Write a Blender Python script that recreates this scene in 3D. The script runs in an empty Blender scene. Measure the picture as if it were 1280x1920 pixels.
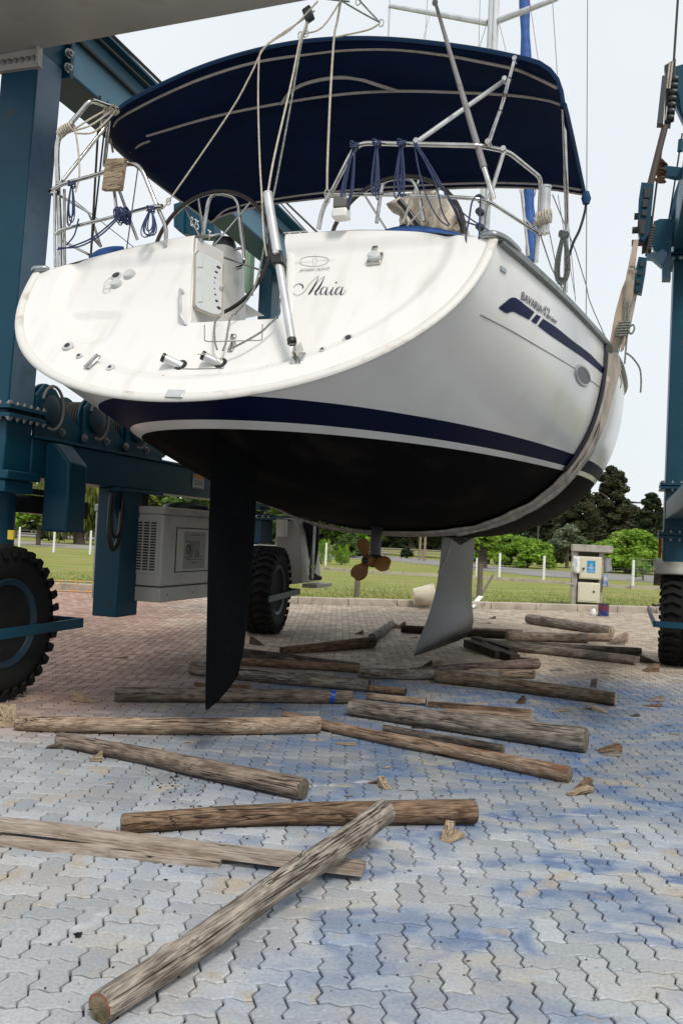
import bpy, bmesh, math, random
from math import sin, cos, pi, radians, sqrt, atan2
from mathutils import Vector, Matrix, noise
random.seed(7)
V = Vector
S = bpy.context.scene
COL = S.collection
# ------------------------------------------------------------------ camera
F_PX, PITCH, ROLL, EYE = 1668.7, .0269, .0462, 1.55
cF = V((0, cos(PITCH), sin(PITCH))); U0 = V((0, -sin(PITCH), cos(PITCH))); R0 = V((1, 0, 0))
cU = U0*cos(ROLL)-R0*sin(ROLL); cR = R0*cos(ROLL)+U0*sin(ROLL)
cam = bpy.data.objects.new('camera', bpy.data.cameras.new('camera')); COL.objects.link(cam)
M = Matrix((cR, cU, -cF)).transposed().to_4x4(); M.translation = (0, 0, EYE); cam.matrix_world = M
cam.data.sensor_fit = 'VERTICAL'; cam.data.sensor_height = 36; cam.data.lens = F_PX*36/1920
cam.data.clip_start = .05; cam.data.clip_end = 3000
S.camera = cam
# ------------------------------------------------------------------ sky, sun, exposure
W = bpy.data.worlds.new('World'); S.world = W; W.use_nodes = True
nt = W.node_tree; nt.nodes.clear()
SUN_EL, SUN_AZ = radians(50), radians(162)      # azimuth of the sun seen from the yard, clockwise from +Y
wo = nt.nodes.new('ShaderNodeOutputWorld'); mx = nt.nodes.new('ShaderNodeMixShader')
b1 = nt.nodes.new('ShaderNodeBackground'); b2 = nt.nodes.new('ShaderNodeBackground')
sk = nt.nodes.new('ShaderNodeTexSky'); sk.sky_type = 'NISHITA'; sk.sun_disc = False
sk.sun_elevation = SUN_EL; sk.sun_rotation = SUN_AZ
b1.inputs[1].default_value = .1
tc = nt.nodes.new('ShaderNodeTexCoord'); nz = nt.nodes.new('ShaderNodeTexNoise'); nz.inputs['Scale'].default_value = 2.2; nz.inputs['Detail'].default_value = 4
cr = nt.nodes.new('ShaderNodeValToRGB')
cr.color_ramp.elements[0].position = .3; cr.color_ramp.elements[0].color = (.78, .825, .86, 1)
cr.color_ramp.elements[1].position = .7; cr.color_ramp.elements[1].color = (.85, .895, .925, 1)
nt.links.new(tc.outputs['Generated'], nz.inputs['Vector']); nt.links.new(nz.outputs['Fac'], cr.inputs[0])
nt.links.new(cr.outputs[0], b2.inputs[0]); b2.inputs[1].default_value = 1.0
nt.links.new(sk.outputs[0], b1.inputs[0]); nt.links.new(b1.outputs[0], mx.inputs[1]); nt.links.new(b2.outputs[0], mx.inputs[2])
mx.inputs[0].default_value = .93; nt.links.new(mx.outputs[0], wo.inputs[0])
sl = bpy.data.lights.new('sun', 'SUN'); sl.energy = 2.2; sl.angle = radians(14); sl.color = (1, .96, .9)
so = bpy.data.objects.new('sun', sl); COL.objects.link(so)
sd = V((sin(SUN_AZ)*cos(SUN_EL), cos(SUN_AZ)*cos(SUN_EL), sin(SUN_EL)))
so.rotation_euler = sd.to_track_quat('Z', 'Y').to_euler()
vs = S.view_settings; vs.view_transform = 'Standard'; vs.look = 'None'; vs.gamma = 1; vs.exposure = .12; vs.use_curve_mapping = False
S.cycles.max_bounces = 6; S.cycles.use_denoising = True
# ------------------------------------------------------------------ frames (yard, yacht, lift) and measured points
class Frame:
    def __init__(s, o, a): s.o = V(o); s.a = a; s.X = V((cos(a), -sin(a), 0)); s.Y = V((sin(a), cos(a), 0))
    def w(s, p): return s.o+s.X*p[0]+s.Y*p[1]+V((0, 0, p[2]))
    def l(s, p): q = V(p)-s.o; return V((q.dot(s.X), q.dot(s.Y), q.z))
    def at(s, u, v, n, d):                       # point of the sight line (u, v) in the plane n.x = d of this frame
        r = cR*((u-640)/F_PX)+cU*((960-v)/F_PX)+cF
        o = s.l((0, 0, EYE)); r = V((r.dot(s.X), r.dot(s.Y), r.z)); n = V(n)
        return o+r*((d-n.dot(o))/n.dot(r))
    def y(s, u, v, d): return s.at(u, v, (0, 1, 0), d)
    def x(s, u, v, d): return s.at(u, v, (1, 0, 0), d)
    def z(s, u, v, d): return s.at(u, v, (0, 0, 1), d)
YD = Frame((0, 0, 0), 0)
BT = Frame((-.7809, 6.2273, 0), .3583)
def G(u, v, z=0): return YD.z(u, v, z)
g0 = G(8, 1306)
LF = Frame((g0.x, g0.y, 0), .305)
# ------------------------------------------------------------------ object helpers
def tag(o, label=None, cat=None, group=None, kind=None):
    if label: o['label'] = label
    if cat: o['category'] = cat
    if group: o['group'] = group
    if kind: o['kind'] = kind
    return o
def empty(name, frame=None, loc=(0, 0, 0), rz=0):
    o = bpy.data.objects.new(name, None); COL.objects.link(o); o.empty_display_size = .2
    if frame: o.location = frame.w(loc); o.rotation_euler = (0, 0, -frame.a+rz)
    else: o.location = loc; o.rotation_euler = (0, 0, rz)
    return o
def perp(d):
    d = d.normalized(); a = V((0, 0, 1)) if abs(d.z) < .9 else V((1, 0, 0))
    u = d.cross(a).normalized(); return u, d.cross(u).normalized()
class MB:
    def __init__(s): s.v = []; s.f = []; s.m = []; s.k = 0
    def add(s, vs, fs):
        n = len(s.v); s.v += [tuple(p) for p in vs]; s.f += [[i+n for i in f] for f in fs]; s.m += [s.k]*len(fs); return s
    def hexa(s, p): return s.add(p, [(0, 3, 2, 1), (4, 5, 6, 7), (0, 1, 5, 4), (1, 2, 6, 5), (2, 3, 7, 6), (3, 0, 4, 7)])
    def box(s, a, b):
        x0, y0, z0 = a; x1, y1, z1 = b
        return s.hexa([(x0, y0, z0), (x1, y0, z0), (x1, y1, z0), (x0, y1, z0), (x0, y0, z1), (x1, y0, z1), (x1, y1, z1), (x0, y1, z1)])
    def obox(s, c, ax, ay, az):
        c = V(c); ax = V(ax); ay = V(ay); az = V(az)
        return s.hexa([c+ax*i+ay*j+az*k for k in (-1, 1) for i, j in ((-1, -1), (1, -1), (1, 1), (-1, 1))])
    def bar(s, p0, p1, w, h, up=(0, 0, 1)):      # rectangular bar between two points
        p0 = V(p0); p1 = V(p1); d = (p1-p0); L = d.length; d.normalize(); u = d.cross(V(up)).normalized(); t = u.cross(d)
        return s.obox((p0+p1)/2, d*L/2, u*w/2, t*h/2)
    def tube(s, pts, r, n=8, closed=False, caps=True):
        pts = [V(p) for p in pts]; N = len(pts); rr = r if isinstance(r, (list, tuple)) else [r]*N
        vs = []; u = None
        for i, p in enumerate(pts):
            if closed: d = pts[(i+1) % N]-pts[i-1]
            else: d = pts[min(i+1, N-1)]-pts[max(i-1, 0)]
            if d.length < 1e-9: d = V((0, 0, 1))
            d.normalize()
            if u is None: u, w = perp(d)
            else:
                u = (u-d*u.dot(d));
                if u.length < 1e-6: u, w = perp(d)
                u.normalize(); w = d.cross(u)
            for k in range(n):
                a = 2*pi*k/n; vs.append(p+(u*cos(a)+w*sin(a))*rr[i])
        fs = []
        for i in range(N if closed else N-1):
            j = (i+1) % N
            for k in range(n): fs.append((i*n+k, i*n+(k+1) % n, j*n+(k+1) % n, j*n+k))
        if caps and not closed: fs += [tuple(range(n))[::-1], tuple(range((N-1)*n, N*n))]
        return s.add(vs, fs)
    def cyl(s, p0, p1, r0, r1=None, n=16): return s.tube([p0, p1], [r0, r0 if r1 is None else r1], n)
    def lathe(s, c, axis, prof, n=24):           # prof: (radius, distance along axis)
        c = V(c); ax = V(axis).normalized(); u, w = perp(ax); vs = []
        for r, t in prof:
            for k in range(n): a = 2*pi*k/n; vs.append(c+ax*t+(u*cos(a)+w*sin(a))*r)
        fs = [(i*n+k, i*n+(k+1) % n, (i+1)*n+(k+1) % n, (i+1)*n+k) for i in range(len(prof)-1) for k in range(n)]
        fs += [tuple(range(n))[::-1], tuple(range((len(prof)-1)*n, len(prof)*n))]
        return s.add(vs, fs)
    def grid(s, rows, flip=False):
        n = len(rows[0]); vs = [p for r in rows for p in r]
        fs = [(i*n+j, i*n+j+1, (i+1)*n+j+1, (i+1)*n+j) for i in range(len(rows)-1) for j in range(n-1)]
        if flip: fs = [f[::-1] for f in fs]
        return s.add(vs, fs)
    def prism(s, poly, ext):
        n = len(poly); e = V(ext); a = [V(p) for p in poly]; vs = a+[p+e for p in a]
        return s.add(vs, [tuple(range(n))[::-1], tuple(range(n, 2*n))]+[(i, (i+1) % n, (i+1) % n+n, i+n) for i in range(n)])
    def build(s, name, mats, parent=None, loc=None, smooth=True, bevel=0, ang=40, seg=2):
        me = bpy.data.meshes.new(name); me.from_pydata(s.v, [], s.f)
        if not isinstance(mats, (list, tuple)): mats = [mats]
        for m in mats: me.materials.append(m)
        if len(mats) > 1: me.polygons.foreach_set('material_index', s.m)
        bm = bmesh.new(); bm.from_mesh(me); bmesh.ops.recalc_face_normals(bm, faces=bm.faces); bm.to_mesh(me); bm.free()
        if smooth:
            me.polygons.foreach_set('use_smooth', [True]*len(me.polygons)); me.set_sharp_from_angle(angle=radians(ang))
        me.update()
        o = bpy.data.objects.new(name, me); COL.objects.link(o)
        if loc is not None: o.location = loc
        if parent: o.parent = parent
        if bevel:
            b = o.modifiers.new('bevel', 'BEVEL'); b.width = bevel; b.segments = seg; b.limit_method = 'ANGLE'; b.angle_limit = radians(40)
            b.harden_normals = False
        return o
def arc(pts, sub=6):                              # Catmull-Rom through the points
    pts = [V(p) for p in pts]; P = [pts[0]*2-pts[1]]+pts+[pts[-1]*2-pts[-2]]; out = []
    for i in range(1, len(P)-2):
        a, b, c, d = P[i-1:i+3]
        for k in range(sub):
            t = k/sub; out.append(.5*((2*b)+(c-a)*t+(2*a-5*b+4*c-d)*t*t+(3*b-a-3*c+d)*t**3))
    out.append(pts[-1]); return out
def soft(pts, r=.06, k=4):                        # polyline with rounded corners
    pts = [V(p) for p in pts]; out = [pts[0]]
    for i in range(1, len(pts)-1):
        a, b, c = pts[i-1:i+2]; ra = min(r, (a-b).length*.45); rc = min(r, (c-b).length*.45)
        p = b+(a-b).normalized()*ra; q = b+(c-b).normalized()*rc
        for j in range(k+1): t = j/k; out.append(p*(1-t)**2+b*2*t*(1-t)+q*t*t)
    out.append(pts[-1]); return out
def copy_tree(o, parent=None):
    c = o.copy(); COL.objects.link(c); c.parent = parent
    for ch in list(o.children): copy_tree(ch, c)
    return c
def text_mesh(txt, size, mat, origin, ex, ey, parent, name, ext=.002, shear=0, align='LEFT', outline=False, sx=1.0, bold=0):
    cu = bpy.data.curves.new('t', 'FONT'); cu.body = txt; cu.size = size; cu.extrude = ext; cu.shear = shear; cu.align_x = align; cu.offset = bold
    if outline: cu.fill_mode = 'NONE'; cu.extrude = 0; cu.bevel_depth = outline
    to = bpy.data.objects.new('t', cu); COL.objects.link(to)
    dg = bpy.context.evaluated_depsgraph_get(); me = bpy.data.meshes.new_from_object(to.evaluated_get(dg))
    bpy.data.objects.remove(to)
    ex = V(ex).normalized(); ey = V(ey).normalized(); n = ex.cross(ey); o = V(origin)
    for v in me.vertices: v.co = o+ex*v.co.x*sx+ey*v.co.y+n*v.co.z
    me.name = name; me.materials.clear(); me.materials.append(mat)
    ob = bpy.data.objects.new(name, me); COL.objects.link(ob); ob.parent = parent; return ob
# ------------------------------------------------------------------ materials
def mat(name, col, rough=.5, metal=0, col2=None, nscale=8, bump=0, bscale=None, stretch=None, coat=0, detail=6, lo=.35, hi=.65, dirt=None, dscale=3, dlo=.55, dhi=.75, spec=.5, isl=0, objr=0, rvar=0, coord='Object', trans=0):
    m = bpy.data.materials.new(name); m.use_nodes = True; t = m.node_tree; N = t.nodes; L = t.links; p = N['Principled BSDF']
    p.inputs['Base Color'].default_value = (*col, 1); p.inputs['Roughness'].default_value = rough; p.inputs['Metallic'].default_value = metal
    p.inputs['Coat Weight'].default_value = coat; p.inputs['Coat Roughness'].default_value = .08; p.inputs['Specular IOR Level'].default_value = spec
    tc = N.new('ShaderNodeTexCoord'); mp = N.new('ShaderNodeMapping'); L.new(tc.outputs[coord], mp.inputs[0])
    if stretch: mp.inputs['Scale'].default_value = stretch
    def nz(sc, de=detail):
        n = N.new('ShaderNodeTexNoise'); n.inputs['Scale'].default_value = sc; n.inputs['Detail'].default_value = de; L.new(mp.outputs[0], n.inputs['Vector']); return n
    cur = None
    if col2:
        n = nz(nscale); r = N.new('ShaderNodeValToRGB'); r.color_ramp.elements[0].position = lo; r.color_ramp.elements[1].position = hi
        r.color_ramp.elements[0].color = (*col, 1); r.color_ramp.elements[1].color = (*col2, 1); L.new(n.outputs['Fac'], r.inputs[0]); cur = r.outputs[0]
    if dirt:
        n = nz(dscale, 8); r = N.new('ShaderNodeMapRange'); r.inputs[1].default_value = dlo; r.inputs[2].default_value = dhi; L.new(n.outputs['Fac'], r.inputs[0])
        x = N.new('ShaderNodeMix'); x.data_type = 'RGBA'; L.new(r.outputs[0], x.inputs[0])
        if cur: L.new(cur, x.inputs[6])
        else: x.inputs[6].default_value = (*col, 1)
        x.inputs[7].default_value = (*dirt, 1); cur = x.outputs[2]
    if isl or objr:
        g = N.new('ShaderNodeNewGeometry') if isl else N.new('ShaderNodeObjectInfo')
        r = N.new('ShaderNodeMapRange'); r.inputs[3].default_value = 1-(isl or objr); r.inputs[4].default_value = 1+(isl or objr)
        L.new(g.outputs['Random Per Island'] if isl else g.outputs['Random'], r.inputs[0])
        h = N.new('ShaderNodeHueSaturation'); L.new(r.outputs[0], h.inputs['Value'])
        if cur: L.new(cur, h.inputs['Color'])
        else: h.inputs['Color'].default_value = (*col, 1)
        cur = h.outputs[0]
    if cur: L.new(cur, p.inputs['Base Color'])
    if rvar:
        n = nz(nscale*.7); r = N.new('ShaderNodeMapRange'); r.inputs[3].default_value = max(0, rough-rvar); r.inputs[4].default_value = min(1, rough+rvar); L.new(n.outputs['Fac'], r.inputs[0]); L.new(r.outputs[0], p.inputs['Roughness'])
    if bump:
        n = nz(bscale or nscale*3, 8); b = N.new('ShaderNodeBump'); b.inputs['Strength'].default_value = 1; b.inputs['Distance'].default_value = bump; L.new(n.outputs['Fac'], b.inputs['Height']); L.new(b.outputs[0], p.inputs['Normal'])
    if trans: p.inputs['Transmission Weight'].default_value = trans
    return m
gel = mat('white_gelcoat', (.74, .72, .68), .3, coat=.2, dirt=(.64, .61, .56), dscale=2.2, dlo=.52, dhi=.82, bump=.0006, bscale=3, stretch=(3.2, 1, .8))
hullw = mat('hull_white_gelcoat', (.81, .785, .735), .24, coat=.15, dirt=(.66, .62, .56), dscale=1.6, dlo=.5, dhi=.85)
rimm = mat('worn_white_rim', (.66, .64, .59), .5, dirt=(.36, .29, .22), dscale=6, dlo=.57, dhi=.8, bump=.001, bscale=30)
navy = mat('navy_stripe_paint', (.003, .007, .032), .4, spec=.04, dirt=(.004, .008, .028), dscale=6)
decal = mat('navy_side_decal', (.006, .010, .055), .5, spec=.06)
anti = mat('black_antifouling', (.0045, .0045, .005), .7, spec=.03, col2=(.006, .0055, .005), nscale=3, dirt=(.028, .021, .016), dscale=4, dlo=.55, dhi=.85, bump=.001, bscale=20, stretch=(1, .25, 1))
keelm = mat('grey_keel_paint', (.013, .015, .015), .38, col2=(.026, .028, .027), spec=.5, nscale=3, dirt=(.03, .03, .028), dscale=7, bump=.001, bscale=40)
steel = mat('stainless_steel', (.62, .61, .58), .18, 1, col2=(.45, .43, .4), nscale=14, rvar=.1)
alu = mat('anodised_aluminium', (.66, .66, .66), .4, .5, col2=(.5, .5, .5), nscale=6)
greyal = mat('grey_toerail_aluminium', (.33, .35, .36), .35, .8, dirt=(.2, .2, .2), dscale=9)
canvas = mat('navy_canvas', (.0012, .007, .032), .85, col2=(.002, .011, .046), nscale=2.5, bump=.012, bscale=3.5, spec=.15, stretch=(.6, 1.6, 1))
canvedge = mat('blue_canvas_edge', (.006, .045, .13), .8, bump=.002, bscale=20)
seam = mat('pale_seam_tape', (.42, .37, .34), .8, dirt=(.2, .17, .16), dscale=30)
bluec = mat('blue_cover_cloth', (.012, .055, .20), .7, col2=(.02, .09, .3), nscale=6, bump=.004, bscale=14)
beige = mat('beige_sail_cloth', (.50, .43, .34), .8, col2=(.6, .53, .43), nscale=4, bump=.006, bscale=10)
rubber = mat('black_tyre_rubber', (.006, .006, .006), .8, spec=.25, col2=(.01, .0095, .009), nscale=5, bump=.002, bscale=30, dirt=(.022, .02, .018), dscale=4, dlo=.6, dhi=.85)
blk = mat('black_plastic', (.012, .012, .013), .4)
lblue = mat('lift_blue_paint', (.0025, .044, .074), .4, col2=(.0035, .052, .088), nscale=2, dirt=(.045, .04, .035), dscale=9, dlo=.64, dhi=.78, bump=.0008, bscale=12, spec=.3)
lgrey = mat('lift_greyed_blue_paint', (.05, .10, .16), .45, col2=(.08, .135, .19), nscale=2, dirt=(.05, .08, .1), dscale=6)  # paler lift blue; on the near column it stands for light on that face
bmgrey = mat('lift_pale_beam_paint', (.36, .33, .30), .5, col2=(.42, .39, .36), nscale=1.5, dirt=(.27, .24, .21), dscale=3)
bolt = mat('grey_bolt_steel', (.3, .3, .3), .45, .8, dirt=(.12, .09, .07), dscale=60)
cable = mat('dark_wire_rope', (.05, .045, .04), .6, .5)
gwhite = mat('off_white_sheet_metal', (.50, .48, .42), .5, dirt=(.38, .35, .3), dscale=3, bump=.0006, bscale=5)
slingm = mat('canvas_sling_webbing', (.50, .44, .37), .9, col2=(.33, .285, .24), nscale=5, stretch=(4, 1, .6), bump=.003, bscale=22, dirt=(.17, .15, .13), dscale=3, dlo=.55, dhi=.85)
slingd = mat('dark_sling_pad', (.018, .022, .028), .6)
slingb = mat('tan_sling_webbing', (.47, .37, .28), .9, col2=(.36, .28, .21), nscale=6, bump=.002, bscale=30)
lrim = mat('dark_rim_paint', (.004, .03, .05), .5, dirt=(.02, .025, .028), dscale=9, dlo=.45, dhi=.7)
ropeb = mat('blue_rope', (.018, .032, .085), .8, col2=(.04, .06, .13), nscale=60, bump=.002, bscale=150)
ropew = mat('cream_rope', (.55, .50, .40), .85, col2=(.4, .35, .27), nscale=50, bump=.002, bscale=150)
ropeg = mat('grey_green_rope', (.28, .29, .25), .85, col2=(.1, .11, .1), nscale=70, bump=.002, bscale=150)
wirem = mat('rigging_wire', (.30, .29, .28), .4, .8)
bronze = mat('ochre_antifouled_bronze', (.17, .068, .012), .55, col2=(.23, .10, .02), nscale=8, dirt=(.07, .03, .01), dscale=6)
glass = mat('dark_portlight_glass', (.035, .037, .042), .3, spec=.2)
lttr = mat('dark_lettering', (.008, .01, .03), .3); lttrg = mat('silver_lettering', (.48, .48, .5), .4, .3)
whitep = mat('white_lettering_paint', (.75, .78, .8), .5)
hole = mat('shadowed_hole_plastic', (.03, .03, .03), .7)
plast = mat('grey_white_plastic', (.52, .53, .52), .4, dirt=(.42, .42, .4), dscale=10)
conc = mat('rough_concrete', (.33, .30, .26), .9, col2=(.42, .39, .34), nscale=5, dirt=(.18, .16, .14), dscale=7, dlo=.52, dhi=.8, bump=.006, bscale=40)
kerbm = mat('pale_kerb_concrete', (.36, .30, .24), .9, col2=(.46, .40, .32), nscale=3, dirt=(.22, .18, .14), dscale=4, bump=.006, bscale=30, coord='Object')
cabm = mat('cream_cabinet_plastic', (.62, .58, .44), .45)
bluesg = mat('blue_sign_print', (.02, .25, .55), .4); yelm = mat('yellow_paint', (.7, .5, .03), .5)
redm = mat('red_paint', (.5, .03, .02), .4); orng = mat('orange_primer_steel', (.6, .28, .06), .7, dirt=(.35, .3, .25), dscale=12, dlo=.45, dhi=.6)
skin = mat('skin', (.35, .2, .13), .6); cloth = mat('dark_work_trousers', (.008, .009, .014), .85, bump=.004, bscale=20)
hivis = mat('hi_vis_band', (.35, .6, .05), .6)
barkm = mat('tree_bark', (.06, .045, .035), .95, col2=(.10, .08, .06), nscale=8, bump=.02, bscale=15, stretch=(1, 1, .3))
whpost = mat('white_painted_concrete', (.72, .72, .70), .8, dirt=(.5, .5, .46), dscale=8)
woodpost = mat('weathered_post_wood', (.10, .08, .065), .9, col2=(.17, .14, .115), nscale=10, stretch=(3, 3, .4), bump=.005)
def woodmat(name, a, b, crack=(.02, .016, .012), stain=(.05, .035, .025), slo=.6):
    m = bpy.data.materials.new(name); m.use_nodes = True; t = m.node_tree; N = t.nodes; L = t.links; p = N['Principled BSDF']
    p.inputs['Roughness'].default_value = .85; p.inputs['Specular IOR Level'].default_value = .25
    tc = N.new('ShaderNodeTexCoord'); oi = N.new('ShaderNodeObjectInfo'); ad = N.new('ShaderNodeVectorMath'); ad.operation = 'MULTIPLY_ADD'
    ad.inputs[1].default_value = (1, 1, 1); L.new(tc.outputs['Object'], ad.inputs[0])
    cx = N.new('ShaderNodeCombineXYZ'); mu = N.new('ShaderNodeMath'); mu.operation = 'MULTIPLY'; mu.inputs[1].default_value = 40
    L.new(oi.outputs['Random'], mu.inputs[0]); L.new(mu.outputs[0], cx.inputs[0]); L.new(mu.outputs[0], cx.inputs[1]); L.new(cx.outputs[0], ad.inputs[2])
    def nz(stretch, sc, de=8, dist=0):
        mp = N.new('ShaderNodeMapping'); mp.inputs['Scale'].default_value = stretch; L.new(ad.outputs[0], mp.inputs[0])
        n = N.new('ShaderNodeTexNoise'); n.inputs['Scale'].default_value = sc; n.inputs['Detail'].default_value = de; n.inputs['Distortion'].default_value = dist; L.new(mp.outputs[0], n.inputs['Vector']); return n.outputs['Fac']
    def ramp(f, p0, p1, c0=(0, 0, 0), c1=(1, 1, 1)):
        r = N.new('ShaderNodeValToRGB'); r.color_ramp.elements[0].position = p0; r.color_ramp.elements[1].position = p1
        r.color_ramp.elements[0].color = (*c0, 1); r.color_ramp.elements[1].color = (*c1, 1); L.new(f, r.inputs[0]); return r.outputs[0]
    def mixc(f, c0, c1):
        x = N.new('ShaderNodeMix'); x.data_type = 'RGBA'; L.new(f, x.inputs[0])
        for i, c in ((6, c0), (7, c1)):
            if isinstance(c, tuple): x.inputs[i].default_value = (*c, 1)
            else: L.new(c, x.inputs[i])
        return x.outputs[2]
    g0_ = nz((1.3, 26, 26), 6, 8, .5); g1_ = nz((1.6, 5, 5), 4, 8, .6)
    ga = N.new('ShaderNodeMath'); ga.operation = 'MULTIPLY_ADD'; ga.inputs[1].default_value = .6; L.new(g0_, ga.inputs[0]); gb = N.new('ShaderNodeMath'); gb.operation = 'MULTIPLY'; gb.inputs[1].default_value = .4; L.new(g1_, gb.inputs[0]); L.new(gb.outputs[0], ga.inputs[2]); g = ga.outputs[0]; base = ramp(g, .41, .59, a, b)
    st = ramp(nz((.8, 3, 3), 2.2, 6), slo, slo+.14); mo = ramp(nz((2.5, 4, 4), 5, 8, .5), .50, .68); mo2 = N.new('ShaderNodeMath'); mo2.operation = 'MULTIPLY'; mo2.inputs[1].default_value = .32; L.new(mo, mo2.inputs[0]); base = mixc(mo2.outputs[0], base, tuple(x*.62 for x in a)); c1 = mixc(st, base, stain)
    cn = nz((.28, 7, 7), 3.4, 3, .5)
    sb = N.new('ShaderNodeMath'); sb.operation = 'SUBTRACT'; sb.inputs[1].default_value = .5; L.new(cn, sb.inputs[0])
    ab = N.new('ShaderNodeMath'); ab.operation = 'ABSOLUTE'; L.new(sb.outputs[0], ab.inputs[0])
    ck = ramp(ab.outputs[0], .004, .016, (1, 1, 1), (0, 0, 0)); gate = ramp(nz((.6, 1.5, 1.5), 2, 2), .42, .52)
    mm = N.new('ShaderNodeMath'); mm.operation = 'MULTIPLY'; L.new(ck, mm.inputs[0]); L.new(gate, mm.inputs[1])
    c2 = mixc(mm.outputs[0], c1, crack); L.new(c2, p.inputs['Base Color'])
    bp = N.new('ShaderNodeBump'); bp.inputs['Distance'].default_value = .006; s2 = N.new('ShaderNodeMath'); s2.operation = 'SUBTRACT'; L.new(g, s2.inputs[0]); L.new(mm.outputs[0], s2.inputs[1])
    L.new(s2.outputs[0], bp.inputs['Height']); L.new(bp.outputs[0], p.inputs['Normal']); return m
w_grey = woodmat('weathered_grey_wood', (0.086, 0.069, 0.056), (0.302, 0.260, 0.218))
w_tan = woodmat('pale_tan_wood', (0.165, 0.109, 0.073), (0.420, 0.319, 0.235), stain=(.12, .06, .035), slo=.64)
w_brown = woodmat('brown_wood', (0.066, 0.036, 0.020), (0.252, 0.168, 0.109), stain=(.04, .025, .018), slo=.55)
w_dark = woodmat('dark_weathered_wood', (0.033, 0.026, 0.022), (0.168, 0.139, 0.113), stain=(.025, .02, .018), slo=.52)
w_char = woodmat('charred_wood', (0.013, 0.009, 0.007), (0.067, 0.042, 0.029))
w_ply = woodmat('light_sawn_wood', (0.198, 0.139, 0.086), (0.403, 0.311, 0.210), stain=(.3, .2, .12), slo=.7)
def endmat(name, a, b):
    m = mat(name, a, .85, col2=b, nscale=9, bump=.002, bscale=60, dirt=(.07, .055, .04), dscale=20, dlo=.5, dhi=.7); return m
w_end = endmat('sawn_log_end', (.22, .16, .10), (.36, .28, .19)); w_endd = endmat('dark_sawn_log_end', (.06, .05, .035), (.16, .13, .09))
burnt = mat('burnt_wood_end', (.012, .01, .009), .95, bump=.004, bscale=60)

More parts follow.
